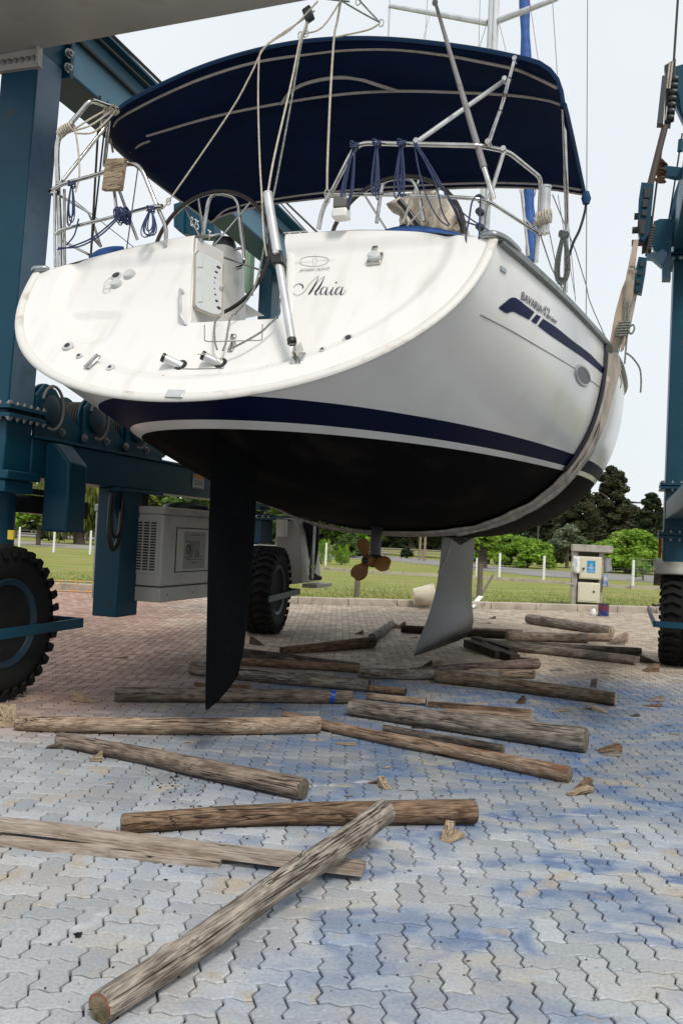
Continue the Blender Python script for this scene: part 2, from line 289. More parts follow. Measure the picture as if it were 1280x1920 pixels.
# ------------------------------------------------------------------ paving, kerb, lawn, roads
def pavemat():
    m = bpy.data.materials.new('concrete_paver'); m.use_nodes = True; t = m.node_tree; N = t.nodes; L = t.links; p = N['Principled BSDF']
    p.inputs['Roughness'].default_value = .82; p.inputs['Specular IOR Level'].default_value = .35
    ge = N.new('ShaderNodeNewGeometry'); oi = N.new('ShaderNodeObjectInfo')
    def nz(sc, de=5, stretch=None, dist=0):
        n = N.new('ShaderNodeTexNoise'); n.inputs['Scale'].default_value = sc; n.inputs['Detail'].default_value = de; n.inputs['Distortion'].default_value = dist
        if stretch:
            mp = N.new('ShaderNodeMapping'); mp.inputs['Scale'].default_value = stretch; L.new(ge.outputs['Position'], mp.inputs[0]); L.new(mp.outputs[0], n.inputs['Vector'])
        else: L.new(ge.outputs['Position'], n.inputs['Vector'])
        return n.outputs['Fac']
    def rng(f, a, b, c=0, d=1, sm=True):
        r = N.new('ShaderNodeMapRange'); r.inputs[1].default_value = a; r.inputs[2].default_value = b; r.inputs[3].default_value = c; r.inputs[4].default_value = d
        if sm: r.interpolation_type = 'SMOOTHSTEP'
        L.new(f, r.inputs[0]); return r.outputs[0]
    def mth(op, a, b=None):
        n = N.new('ShaderNodeMath'); n.operation = op
        for i, x in enumerate((a, b)):
            if x is None: continue
            if isinstance(x, (int, float)): n.inputs[i].default_value = x
            else: L.new(x, n.inputs[i])
        return n.outputs[0]
    def mixc(f, c0, c1):
        x = N.new('ShaderNodeMix'); x.data_type = 'RGBA'
        if isinstance(f, float): x.inputs[0].default_value = f
        else: L.new(f, x.inputs[0])
        for i, c in ((6, c0), (7, c1)):
            if isinstance(c, tuple): x.inputs[i].default_value = (*c, 1)
            else: L.new(c, x.inputs[i])
        return x.outputs[2]
    rnd = mth('FRACT', mth('ADD', ge.outputs['Random Per Island'], mth('MULTIPLY', oi.outputs['Random'], 7.3)))
    sp = N.new('ShaderNodeSeparateXYZ'); L.new(ge.outputs['Position'], sp.inputs[0]); X, Y = sp.outputs[0], sp.outputs[1]
    big = nz(.55, 4); n2 = nz(1.7, 6); fine = nz(70, 6); grain = nz(260, 2)
    # natural colours: reddish pavers on the left, sandy ones at the back
    red = mixc(rnd, (.31, .185, .14), (.43, .285, .22)); tan = mixc(rnd, (.33, .26, .195), (.48, .39, .30))
    xr = rng(mth('ADD', mth('ADD', X, mth('MULTIPLY', Y, .22)), mth('MULTIPLY', big, 3.0)), 1.6, 3.2, 1, 0)
    nat = mixc(xr, tan, red)
    # pale grey paint dust over the front of the yard
    gre = mixc(rnd, (.335, .36, .38), (.40, .425, .445)); gre = mixc(mth('MULTIPLY', rng(n2, .46, .62), .75), gre, (.385, .365, .33))
    gm = rng(mth('ADD', mth('ADD', Y, mth('MULTIPLY', X, -.55)), mth('MULTIPLY', mth('ADD', big, n2), 1.6)), 8.4, 11.2, 1, 0)
    c = mixc(mth('MULTIPLY', gm, .93), nat, gre)
    # sanded-off blue paint stains, drawn out sideways, and painted shade mid-yard
    s1 = nz(2.0, 9, (.75, 1.15, 1), 1.2); s2 = nz(6.5, 5, (.8, 1.2, 1))
    zx = mth('MULTIPLY', rng(X, -1.3, .7), rng(X, 3.6, 7.0, 1, 0)); zy = mth('MULTIPLY', rng(Y, 2.0, 4.0), rng(Y, 8.5, 11.5, 1, 0)); zone = mth('MULTIPLY', zx, zy)
    weak = mth('MULTIPLY', rng(s1, .40, .62), rng(mth('ADD', zone, .15), 0, 1.0)); strong = mth('MULTIPLY', mth('MULTIPLY', rng(s1, .47, .61), rng(s2, .38, .58)), zone)
    mid = mth('MULTIPLY', mth('MULTIPLY', rng(mth('ADD', Y, big), 4.9, 6.6), rng(Y, 9.2, 11.2, 1, 0)), mth('MULTIPLY', rng(X, -2.6, -.4), rng(X, 3.4, 5.6, 1, 0))); c = mixc(mth('MULTIPLY', mid, rng(s1, .36, .55, .55, .92)), c, (.135, .155, .185))  # blue-grey staining, darkened further: shade under the yacht put into the colour
    c = mixc(mth('MULTIPLY', weak, .60), c, (.17, .235, .36)); c = mixc(mth('MULTIPLY', mth('MULTIPLY', strong, rng(rnd, .05, .5, .35, 1)), .72), c, (.055, .105, .235))
    # bare and rusty patches
    bare = mth('MULTIPLY', rng(nz(3.1, 5), .57, .66), rng(rnd, .45, .6)); c = mixc(mth('MULTIPLY', bare, .6), c, (.36, .29, .20))
    wht = rng(nz(2.3, 7, (.6, 1.2, 1), 1.2), .66, .72); c = mixc(mth('MULTIPLY', wht, .5), c, (.62, .62, .62))
    # value variation, pores and specks
    h = N.new('ShaderNodeHueSaturation'); L.new(c, h.inputs['Color']); val = mth('MULTIPLY', rng(fine, .3, .7, .84, 1.13, False), rng(rnd, 0, 1, .92, 1.07, False)); L.new(val, h.inputs['Value']); c = h.outputs[0]
    vo = N.new('ShaderNodeTexVoronoi'); vo.inputs['Scale'].default_value = 42; L.new(ge.outputs['Position'], vo.inputs['Vector'])
    spot = mth('MULTIPLY', rng(vo.outputs['Distance'], .05, .12, 1, 0), rng(nz(1.1, 3), .50, .62)); c = mixc(mth('MULTIPLY', spot, .85), c, (.02, .02, .022))
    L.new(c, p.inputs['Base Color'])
    b = N.new('ShaderNodeBump'); b.inputs['Distance'].default_value = .003; hh = mth('ADD', mth('MULTIPLY', fine, .7), mth('MULTIPLY', grain, .4)); L.new(hh, b.inputs['Height']); L.new(b.outputs[0], p.inputs['Normal'])
    return m
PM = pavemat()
sandm = mat('dark_joint_sand', (.03, .026, .022), .95, col2=(.06, .052, .045), nscale=30, coord='Object')
kp = [(-30, 20.6), (-9, 20.6), (-3.4, 21.0), (-1.9, 19.75), (-.87, 19.85), (4.74, 21.3), (9, 22.5), (40, 31)]
def kerb_y(x):
    for (a, b), (c, d) in zip(kp, kp[1:]):
        if a <= x <= c: return b+(d-b)*(x-a)/(c-a)
    return 21
yard = MB().add([(-30, -6, -.03), (40, -6, -.03)]+[(x, y+.05, -.03) for x, y in kp[::-1]], [tuple(range(2+len(kp)))]).build('paved_yard', sandm, smooth=False)
tag(yard, kind='structure')
U = .107
def edge(a, b, gap):                              # zigzag profile of one unit edge, shared by both neighbours
    a = V(a); b = V(b); d = b-a; n = V((-d.y, d.x)).normalized()
    sgn = 1 if (abs(d.x) > abs(d.y)) == (d.x+d.y > 0) else 1
    pos = d.x+d.y > 0; k = 1 if pos else -1
    prof = [(0, 0), (.30, .010), (.70, -.010)] if pos else [(0, 0), (.30, .010), (.70, -.010)]
    return [a+d*t+n*o for t, o in prof]
def paver_outline(horizontal):                    # two square cells; corners on the lattice
    c = [(0, 0), (U, 0), (2*U, 0), (2*U, U), (U, U), (0, U)] if horizontal else [(0, 0), (U, 0), (U, U), (U, 2*U), (0, 2*U), (0, U)]
    out = []
    for i in range(6): out += edge((*c[i], ), (*c[(i+1) % 6], ), 0)
    return out
def inset(poly, d):
    n = len(poly); r = []
    for i in range(n):
        a, b, c = poly[i-1], poly[i], poly[(i+1) % n]; e = (b-a).normalized(); f = (c-b).normalized()
        n1 = V((-e.y, e.x)); n2 = V((-f.y, f.x)); m = (n1+n2); m = m/max(.4, m.length_squared)*2
        r.append(b+m*d)
    return r
def paver_geo(horizontal, far=False, seed=0):
    o = paver_outline(horizontal); n = len(o); cx = V((U, U/2)) if horizontal else V((U/2, U))
    if far: rings = [(inset(o, .0038), -.02), (inset(o, .0058), 0)]
    else: rings = [(inset(o, .0032), -.025), (inset(o, .0038), -.0045), (inset(o, .0085), 0)]
    vs = []; fs = []
    for r, z in rings:
        for p in r: vs.append((p.x-cx.x, p.y-cx.y, z))
    for k in range(len(rings)-1):
        for i in range(n): fs.append((k*n+i, k*n+(i+1) % n, (k+1)*n+(i+1) % n, (k+1)*n+i))
    fs.append(tuple(range((len(rings)-1)*n, len(rings)*n)))
    return vs, fs
meshes = {}
for hz in (0, 1):
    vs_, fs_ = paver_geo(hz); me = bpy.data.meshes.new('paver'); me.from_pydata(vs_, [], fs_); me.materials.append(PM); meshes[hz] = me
geo = {(hz, fr): paver_geo(hz, fr) for hz in (0, 1) for fr in (0, 1)}
cells = []
for j in range(-2, int(23/U)):
    for i in range(-int(13/U), int(13/U)):
        k = (i-j) % 4                              # herringbone: k=0 starts a horizontal stone, k=3 a vertical one
        if k == 0: hz = 1; cx, cy = (i+1)*U, (j+.5)*U
        elif k == 3 and True: hz = 0; cx, cy = (i+.5)*U, (j+1)*U
        else: continue
        if cy > kerb_y(cx)-.08 or cy < 1.2: continue
        if abs(cx) > .45*cy+.9 and not (cy < 6 and abs(cx) < 3.2): continue
        cells.append((cx, cy, hz))
rp = random.Random(3)
def fwdview(c):
    q = V((c[0], c[1], 0))-V((0, 0, EYE)); Z = q.dot(cF); u = 640+F_PX*q.dot(cR)/Z; v = 960-F_PX*q.dot(cU)/Z
    return -40 < u < 1320 and v < 1990
inv = [c for c in cells if fwdview(c)]; inv.sort(key=lambda c: c[1]); near = set(inv[:298])
big = MB()
for c in cells:
    cx, cy, hz = c; dz = rp.gauss(0, .0009); rz = rp.gauss(0, .006); tx, ty = rp.gauss(0, .008), rp.gauss(0, .008)
    if c in near:
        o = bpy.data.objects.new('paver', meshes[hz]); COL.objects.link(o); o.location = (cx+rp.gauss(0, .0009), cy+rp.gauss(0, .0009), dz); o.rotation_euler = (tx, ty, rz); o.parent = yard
    else:
        vs_, fs_ = geo[(hz, cy > 9)]; a, b = cos(rz), sin(rz)
        big.add([(cx+x*a-y*b, cy+x*b+y*a, z+dz+x*ty+y*tx) for x, y, z in vs_], fs_)
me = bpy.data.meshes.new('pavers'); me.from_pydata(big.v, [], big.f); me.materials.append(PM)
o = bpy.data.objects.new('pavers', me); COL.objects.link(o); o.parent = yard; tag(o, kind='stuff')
# kerb: cast pieces along the back of the yard
kerb_ = None
for (a, b), (c, d) in zip(kp, kp[1:]):
    L_ = sqrt((c-a)**2+(d-b)**2); n = max(1, int(L_/1.0))
    for i in range(n):
        if a+(c-a)*i/n < -14 or a+(c-a)*i/n > 16: continue
        p0 = V((a+(c-a)*(i+.006)/n, b+(d-b)*(i+.006)/n, .05)); p1 = V((a+(c-a)*(i+.994)/n, b+(d-b)*(i+.994)/n, .05+rp.gauss(0, .004)))
        kk = MB().bar(p0, p1, .22, .2); nrm = V((-(d-b), c-a, 0)).normalized()
        kk.v = [tuple(V(q)+nrm*.11) for q in kk.v]
        if kerb_ is None: kerb_ = tag(kk.build('kerb', kerbm, bevel=.015), kind='structure')
        else: kk.build('kerb_stone', kerbm, kerb_, bevel=.015)
def foliage_mat(name, a, b, isl=.35):
    m = mat(name, a, .6, col2=b, nscale=1.2, lo=.4, hi=.62, isl=isl, spec=.25); 
    t = m.node_tree; p = t.nodes['Principled BSDF']; tr = t.nodes.new('ShaderNodeBsdfTranslucent'); mx = t.nodes.new('ShaderNodeMixShader'); mx.inputs[0].default_value = .3
    src = p.inputs['Base Color'].links[0].from_socket; t.links.new(src, tr.inputs[0]); out = t.nodes['Material Output']
    t.links.new(p.outputs[0], mx.inputs[1]); t.links.new(tr.outputs[0], mx.inputs[2]); t.links.new(mx.outputs[0], out.inputs[0]); return m
grassm = mat('mown_grass', (.19, .215, .05), .95, col2=(.27, .28, .085), nscale=.9, dirt=(.31, .26, .11), dscale=.55, dlo=.5, dhi=.72, bump=.04, bscale=14, spec=.1, stretch=(.45, 1.2, 1))
lawn = MB().add([(x, y+.21, .03) for x, y in kp]+[(1500, 31, .03), (1500, 1500, .03), (-1500, 1500, .03), (-1500, 20.8, .03)], [tuple(range(len(kp)+4))]).build('lawn', grassm, smooth=False)
tag(lawn, kind='structure')
asph = mat('grey_asphalt', (.20, .19, .18), .9, col2=(.25, .235, .215), nscale=2); pathm = mat('pale_path_concrete', (.30, .275, .24), .9, col2=(.25, .23, .2), nscale=1)
def strip(name, a, b, m, z):                       # a: near edge points, b: far edge points (yard x, y)
    n = len(a); o = MB().add([(x, y, z) for x, y in a+b[::-1]], [tuple(range(2*n))]).build(name, m, smooth=False); return tag(o, kind='structure')
def gxy(u, v, z=.03): p = G(u, v, z); return (p.x, p.y)
strip('park_road', [(-3.5, 50.0), gxy(700, 1048), gxy(1000, 1080), (60, 30.5)], [(-3.5, 58), gxy(700, 1040), gxy(1000, 1068.5), (70, 40)], asph, .045)
strip('park_path', [(-40, 66), (-14.0, 53.5), (-4, 50)], [(-44, 80), (-15, 62.5), (-4, 58)], pathm, .042)
strip('far_road', [(-60, 92), (-12, 88), (5, 86)], [(-60, 130), (-12, 118), (5, 112)], asph, .05)
# low concrete footing line under the white posts
ft = MB(); pf = [gxy(600, 1068), gxy(700, 1075), gxy(930, 1087), gxy(1180, 1104), (22, 35.5)]
for a, b in zip(pf, pf[1:]): ft.bar((*a, .08), (*b, .08), .16, .14)
tag(ft.build('fence_footing', kerbm), kind='structure')
# grass tufts at the front of the lawn, where blades still show
tf = MB(); rg = random.Random(11)
for i in range(15000):
    x = rg.uniform(-11, 12); y = kerb_y(x)+.24+abs(rg.gauss(0, 3.2)); h_ = rg.uniform(.03, .085); a = rg.uniform(0, pi); w_ = rg.uniform(.006, .014); dx, dy = cos(a)*w_, sin(a)*w_; lx, ly = rg.gauss(0, .02), rg.gauss(0, .02)
    tf.add([(x-dx, y-dy, .03), (x+dx, y+dy, .03), (x+lx, y+ly, .03+h_)], [(0, 1, 2)])
tfm = foliage_mat('grass_blade', (.14, .18, .035), (.25, .27, .08)); o = tf.build('grass', tfm, smooth=False); tag(o, 'short tufts of lawn grass growing behind the kerb', 'grass', kind='stuff')
# ------------------------------------------------------------------ the yacht
def table(tb):
    def f(x):
        if x <= tb[0][0]: return tb[0][1]
        if x >= tb[-1][0]: return tb[-1][1]
        for i in range(len(tb)-1):
            if tb[i][0] <= x <= tb[i+1][0]: break
        x0, y0 = tb[i]; x1, y1 = tb[i+1]; h_ = x1-x0; t = (x-x0)/h_
        m0 = (y1-tb[i-1][1])/(x1-tb[i-1][0]) if i else (y1-y0)/h_; m1 = (tb[i+2][1]-y0)/(tb[i+2][0]-x0) if i+2 < len(tb) else (y1-y0)/h_
        return (2*t**3-3*t*t+1)*y0+(t**3-2*t*t+t)*h_*m0+(3*t*t-2*t**3)*y1+(t**3-t*t)*h_*m1
    return f
f_xs = table([(-1, 1.74), (0, 1.79), (.6, 1.88), (1.5, 2.0), (2.5, 2.11), (3.7, 2.22), (5, 2.28), (7, 2.18), (9, 1.65), (10.5, .95), (11.5, .32), (11.8, .03)])
f_zs = table([(-1, 3.47), (0, 3.47), (2, 3.52), (4, 3.57), (7, 3.63), (12, 3.9)])
f_zk = table([(-1, 2.40), (-.77, 2.34), (0, 2.12), (1, 1.90), (2, 1.76), (3, 1.68), (4.5, 1.61), (7, 1.62), (9, 1.78), (10.5, 2.02), (11.3, 2.4), (11.8, 3.7)])
f_n = table([(-1, 2.0), (0, 2.05), (2.5, 2.35), (4, 2.5), (5.5, 2.5), (8, 2.2), (10, 1.6), (11.8, 1.3)])
RK = .70; ZT = 3.47
def hx(y, z):
    a, b, n = f_zs(y), f_zk(y), f_n(y)
    if z <= b: return 0
    f = max(0, (a-z)/(a-b)); return f_xs(y)*(1-f**n)**(1/n)
def station(Y, N=40):
    w = max(0, 1-Y/1.3); out = []
    for i in range(N+1):
        th = i/N*pi/2; y = Y
        for _ in range(14):
            a, b, n = f_zs(y), f_zk(y), f_n(y); z = a-(a-b)*sin(th)**(2/n); y = Y-RK*(ZT-z)*w
        out.append((f_xs(y)*max(0, cos(th))**(2/n), y, z))
    return out
yacht = empty('sailing_yacht', BT)
tag(yacht, 'white cruising yacht with navy canopy hoisted in slings, seen from its stern', 'sailing yacht')
Ys = [0, .06, .14, .24, .36, .5, .66, .84, 1.04, 1.3, 1.6, 2, 2.4, 2.8, 3.2, 3.6, 4, 4.5, 5, 5.6, 6.2, 6.8, 7.4, 8, 8.6, 9.2, 9.7, 10.2, 10.6, 10.9, 11.2, 11.4, 11.6, 11.75, 11.8]
def hullmat():
    m = bpy.data.materials.new('hull_paint'); m.use_nodes = True; t = m.node_tree; N = t.nodes; L = t.links; N.clear()
    out = N.new('ShaderNodeOutputMaterial'); tc = N.new('ShaderNodeTexCoord'); sp = N.new('ShaderNodeSeparateXYZ'); L.new(tc.outputs['Object'], sp.inputs[0])
    mu = N.new('ShaderNodeMath'); mu.operation = 'MULTIPLY_ADD'; L.new(sp.outputs[1], mu.inputs[0]); mu.inputs[1].default_value = -.022; L.new(sp.outputs[2], mu.inputs[2])
    def shader(src):
        c = {}
        for n in src.node_tree.nodes:
            if n.bl_idname == 'ShaderNodeOutputMaterial': continue
            k = N.new(n.bl_idname); c[n.name] = k
            for p in ('operation', 'data_type', 'interpolation_type'):
                if hasattr(n, p):
                    try: setattr(k, p, getattr(n, p))
                    except Exception: pass
            if n.bl_idname == 'ShaderNodeValToRGB':
                for i in (0, 1): k.color_ramp.elements[i].position = n.color_ramp.elements[i].position; k.color_ramp.elements[i].color = n.color_ramp.elements[i].color
            for i, s in enumerate(n.inputs):
                if hasattr(s, 'default_value'):
                    try: k.inputs[i].default_value = s.default_value
                    except Exception: pass
        for l in src.node_tree.links:
            if l.to_node.name in c: L.new(c[l.from_node.name].outputs[list(l.from_node.outputs).index(l.from_socket)], c[l.to_node.name].inputs[list(l.to_node.inputs).index(l.to_socket)])
        return c['Principled BSDF'].outputs[0]
    cur = shader(anti)
    for th, src in ((2.228, hullw), (2.272, navy), (2.388, hullw)):
        g = N.new('ShaderNodeMath'); g.operation = 'GREATER_THAN'; g.inputs[1].default_value = th; L.new(mu.outputs[0], g.inputs[0])
        x = N.new('ShaderNodeMixShader'); L.new(g.outputs[0], x.inputs[0]); L.new(cur, x.inputs[1]); L.new(shader(src), x.inputs[2]); cur = x.outputs[0]
    L.new(cur, out.inputs[0]); return m
rows = []
for Y in Ys:
    s = station(Y); rows.append([(-x, y, z) for x, y, z in s]+[(x, y, z) for x, y, z in s[-2::-1]])
hull = MB().grid(rows).build('hull', hullmat(), yacht, ang=60)
LIP = [V(p) for p in station(0, 60)]               # starboard half of the transom edge, sheer to centre
def z_lip(x):
    x = abs(x)
    for a, b in zip(LIP, LIP[1:]):
        if b.x <= x <= a.x: return a.z+(b.z-a.z)*(a.x-x)/max(1e-6, a.x-b.x)
    return ZT
def hull_hit(u, v, off=.004, t0=3, t1=14):         # where the sight line meets the topsides
    r = cR*((u-640)/F_PX)+cU*((960-v)/F_PX)+cF; o = BT.l((0, 0, EYE)); r = V((r.dot(BT.X), r.dot(BT.Y), r.z))
    ins = lambda t: (lambda p: p.x < hx(p.y, p.z)+off and p.y > 0)(o+r*t)
    t = t0
    while t < t1 and not ins(t): t += .03
    lo, hi = t-.03, t
    for _ in range(20):
        m = (lo+hi)/2
        if ins(m): hi = m
        else: lo = m
    return o+r*hi
# transom plane: out from the raked face
TN = V((0, -1, RK)).normalized(); TU = V((0, RK, 1)).normalized()
def tp(u, v, off=0): return BT.at(u, v, (0, 1, -RK), -RK*ZT)+TN*off
def rec(x, z):                                     # moulded recess of the transom face
    rr = sqrt((x/1.79)**2+((ZT-min(z, ZT))/1.13)**2); sm = lambda a, b, t: (lambda q: q*q*(3-2*q))(min(1, max(0, (t-a)/(b-a))))
    d = .055*sm(.86, .80, rr)*sm(3.60, 3.50, z)
    d += .035*sm(-1.32, -1.24, x)*sm(-.80, -.88, x)*sm(3.12, 3.09, z)*sm(2.86, 2.9, z)*sm(.82, .76, rr)
    return d
def face_pt(x, z, extra=0):
    return V((x, -RK*(ZT-z), z))-TN*(rec(x, z)-extra)
def on_face(u, v, off=.004):
    p = tp(u, v); return p-TN*(rec(p.x, p.z)-off)
def ztop_p(x): return 3.47+.27*(1-min(1, max(0, (-x-.45)/1.34))**1.5)
def ztop_s(x): return 3.47+.20*(1-min(1, max(0, (x-.3)/1.49))**2.2)
WL, ZW = -.22, 2.985
def wl(z): return -.215-.285*min(1, max(0, (z-2.99)/.739))                                # walk-through: port wall and sill height
tr = MB()
pr_ = []
for i in range(61):
    row = []
    for j in range(45):
        x = -1.785+(-.35+1.785)*i/60; a, b = z_lip(x), ztop_p(x); z = a+(b-a)*j/44
        for _ in range(4): x = -1.785+(wl(z)+1.785)*i/60; a, b = z_lip(x), ztop_p(x); z = a+(b-a)*j/44
        row.append(face_pt(x, z))
    pr_.append(row)
tr.grid(pr_)
def xr(z): return .50-.24*min(1, max(0, (z-2.96)/.7))
cr_ = []
for i in range(25):
    x = -.215+(.50+.215)*i/24; a = z_lip(x); cr_.append([face_pt(x, a+(ZW-a)*j/24) for j in range(25)])
tr.grid(cr_)
sr_ = []
for i in range(61):
    row = []
    for j in range(45):
        x = .50+(1.785-.50)*i/60; a, b = z_lip(x), ztop_s(x)
        if i == 0: pass
        z = a+(b-a)*j/44; x0 = xr(z); xx = x0+(1.785-x0)*i/60
        a2, b2 = z_lip(xx), ztop_s(xx); z = a2+(b2-a2)*j/44; row.append(face_pt(xx, z))
    sr_.append(row)
tr.grid(sr_)
transom = tr.build('transom', gel, yacht, ang=50)
# walk-through walls, pod and sill
wk = MB()
FB, FT, BK, BB = V((-.215, -.30, 2.955)), V((-.5, .20, 3.735)), V((-.34, .36, 3.66)), V((-.30, .36, 2.955))
WN = (FT-FB).cross(BK-FB).normalized(); WN = WN if WN.x > 0 else -WN
th_ = WN*-.05
wk.hexa([FB, FB+th_, BB+th_, BB, FT, FT+th_, BK+th_, BK])
wk.hexa([(xr(3.0), -.28, ZW), (xr(3.0)+.05, -.28, ZW), (.55, .5, ZW), (.50, .5, ZW), (xr(3.66), .17, 3.655), (xr(3.66)+.05, .17, 3.655), (.32, .5, 3.7), (.27, .5, 3.7)])
wk.hexa([(-.22, -.285, 2.90), (.5, -.285, 2.90), (.5, .5, 2.90), (-.3, .5, 2.90), (-.22, -.285, 2.958), (.5, -.285, 2.958), (.5, .5, 2.99), (-.3, .5, 2.99)])
wk.build('walkway_side', gel, yacht, bevel=.012)
# coamings rising forward of the transom, side decks, cockpit benches and coachroof
for sgn, zt, nm in ((-1, ztop_p, 'p'), (1, ztop_s, 's')):
    rws = []
    xs_ = [.42+.0*0, .6, .8, 1.0, 1.2, 1.4, 1.55, 1.66, 1.75, 1.79] if sgn < 0 else [.28, .45, .7, .95, 1.2, 1.4, 1.55, 1.66, 1.75, 1.79]
    for k, x in enumerate(xs_):
        z0 = zt(sgn*x); y0 = -RK*(ZT-z0); e = max(0, 1-(max(0, x-.55)/1.2)**2); r = []
        for dy, dz in ((0, 0), (.04, .012), (.12, .02), (.26, .075*e+.02), (.34, .10*e+.02), (.6, .115*e+.02), (1.6, .12*e+.03), (3.0, .12*e+.04)):
            yy = y0+dy; xo = x/1.79*f_xs(yy); xo = xo if dy < .5 else max(xo, (1.05+(x-.28)/1.51*.74)/1.79*f_xs(yy)); r.append((sgn*xo, yy, z0+dz+(f_zs(yy)-ZT)*(x/1.79)))
        rws.append(r)
    MB().grid(rws).build('coaming', gel, yacht, ang=55)
for sgn, pts in ((-1, [(168, 484), (186, 471), (206, 465.5), (222, 464.5), (233, 466)]), (1, [(721, 434.5), (745, 428.5), (775, 427), (810, 430), (845, 437), (868, 445), (879, 453)])):
    low = {-1: [(168, 484.5), (188, 480), (206, 475), (222, 470), (233, 466.5)], 1: [(721, 435), (750, 436.5), (780, 437.5), (810, 440), (840, 444), (862, 449), (879, 453.5)]}[sgn]
    y0 = .22
    g_ = [[BT.y(*p, y0) for p in arc([(a, b, 0) for a, b in pts], 4) and [(q.x, q.y) for q in arc([(a, b, 0) for a, b in pts], 4)]], [BT.y(q.x, q.y, y0-.05) for q in arc([(a, b, 0) for a, b in low], 4)]]
    mb = MB().grid(g_); o = mb.build('coaming_cushion', bluec, yacht); sm = o.modifiers.new('s', 'SOLIDIFY'); sm.thickness = .03; sm.offset = 0
dk = MB(); r1 = []
for Y in [3.0, 3.6, 4.2, 5, 6, 7, 8, 9, 10, 11, 11.6]:
    x = f_xs(Y); z = f_zs(Y)+.01; c = .30*max(0, min(1, (11-Y)/5)) if Y > 3.5 else .05
    r1.append([(-x, Y, z), (-x*.72, Y, z+.03), (-x*.6, Y, z+.03+c*.9), (0, Y, z+.05+c), (x*.6, Y, z+.03+c*.9), (x*.72, Y, z+.03), (x, Y, z)])
dk.grid(r1).build('deck', gel, yacht)
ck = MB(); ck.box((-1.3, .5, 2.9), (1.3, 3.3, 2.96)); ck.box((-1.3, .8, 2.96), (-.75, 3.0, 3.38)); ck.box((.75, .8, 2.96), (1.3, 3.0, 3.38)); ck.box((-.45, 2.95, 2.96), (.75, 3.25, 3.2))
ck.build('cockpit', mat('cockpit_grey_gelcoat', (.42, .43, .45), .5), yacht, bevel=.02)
# aluminium toerail and stern corner castings
for sgn in (-1, 1):
    pts = [(sgn*(f_xs(y)+.012), y, f_zs(y)+.02) for y in [.05+.3*i for i in range(39)]]
    MB().tube(pts, .032, 8).build('toerail', greyal, yacht)
    c = MB(); q = [(sgn*1.68, .03, 3.515), (sgn*1.74, 0, 3.51), (sgn*1.79, -.01, 3.50), (sgn*1.84, .12, 3.505), (sgn*1.87, .4, 3.52)]
    c.tube(arc(q, 4), [.012, .018]+[.026]*9+[.026]*5+[.02], 10); c.build('stern_fairlead', greyal, yacht)
# worn rim round the transom, joint strap at its middle
rp_ = [(-p.x, p.y, p.z) for p in LIP[::2]]+[tuple(p) for p in LIP[::-1][2::2]]
rim = MB(); n = 12; pr = []
for i, p in enumerate(rp_):
    p = V(p); t = (V(rp_[min(i+1, len(rp_)-1)])-V(rp_[max(i-1, 0)])).normalized(); o_ = t.cross(TN).normalized(); 
    if o_.dot(V((p.x, 0, p.z-3.3))) < 0: o_ = -o_
    pr.append([p+TN*(.020*sin(a)+.002)+o_*(.034*cos(a)-.016) for a in [2*pi*k/n for k in range(n+1)]])
rim.grid(pr).build('transom_rim', rimm, yacht)
a, b = tp(315, 743, .026), tp(348, 744, .026); MB().obox((a+b)/2, (b-a)/2, TU*.032, TN*.004).build('rim_strap', alu, yacht, bevel=.004)
# rudder, keel, saildrive, propeller
def foil(sections, name, m, n=14):                 # sections: (y_front, y_aft, z_front, z_aft, half thickness)
    rws = []
    for yf, ya, zf, za, th in sections:
        r = []
        for k in range(2*n):
            t = k/(2*n)*2*pi; c = (1-cos(t))/2; w = th*10*(.2969*sqrt(c)-.126*c-.3516*c*c+.2843*c**3-.1036*c**4)
            r.append((w if t < pi else -w, yf+(ya-yf)*c, zf+(za-zf)*c))
        rws.append(r+[r[0]])
    mb = MB().grid(rws); N_ = 2*n
    mb.f.append(list(range(N_))[::-1]); mb.m.append(0); mb.f.append([len(mb.v)-1-k for k in range(1, N_+1)]); mb.m.append(0)
    return mb.build(name, m, yacht, ang=50)
foil([(.36, -.30, 2.2, 2.25, .06), (.38, -.29, 1.6, 1.6, .058), (.36, -.26, 1.1, 1.1, .052), (.30, -.235, .7, .7, .045), (.235, -.22, .52, .48, .04), (.10, -.215, .44, .40, .03), (-.05, -.21, .375, .36, .02), (-.17, -.205, .34, .335, .01)], 'rudder', mat('black_rudder_paint', (.0035, .004, .0045), .8, spec=.03, dirt=(.006, .006, .006), dscale=12, bump=.0008, bscale=50))
foil([(7.80, 6.14, 1.70, 1.70, .165), (7.78, 6.10, 1.45, 1.45, .16), (7.75, 6.02, 1.15, 1.15, .16), (7.72, 5.92, .93, .93, .165), (7.72, 5.78, .76, .76, .175), (7.72, 5.60, .62, .60, .195), (7.72, 5.40, .50, .46, .225), (7.70, 5.20, .39, .33, .245), (7.66, 5.04, .29, .22, .235), (7.58, 4.96, .21, .145, .19), (7.45, 4.95, .17, .13, .12)], 'keel', keelm, 20)
foil([(3.42, 3.12, 1.75, 1.75, .05), (3.40, 3.12, 1.5, 1.5, .045), (3.38, 3.12, 1.3, 1.3, .045)], 'saildrive_leg', mat('dark_blue_saildrive_paint', (.004, .005, .012), .4, spec=.3), 8)
pc = V((0, 3.07, 1.31))
MB().lathe(pc+V((0, .42, 0)), (0, -1, 0), [(.01, 0), (.05, .04), (.075, .15), (.07, .3), (.062, .36), (.06, .44), (.045, .50), (.02, .53)], 20).build('saildrive_gearcase', mat('dark_blue_saildrive_paint', (.004, .005, .012), .4, spec=.3), yacht)
prop = MB().lathe(pc+V((0, .06, 0)), (0, -1, 0), [(.058, 0), (.062, .05), (.058, .11), (.04, .15), (.015, .165)], 20).build('propeller', bronze, yacht)
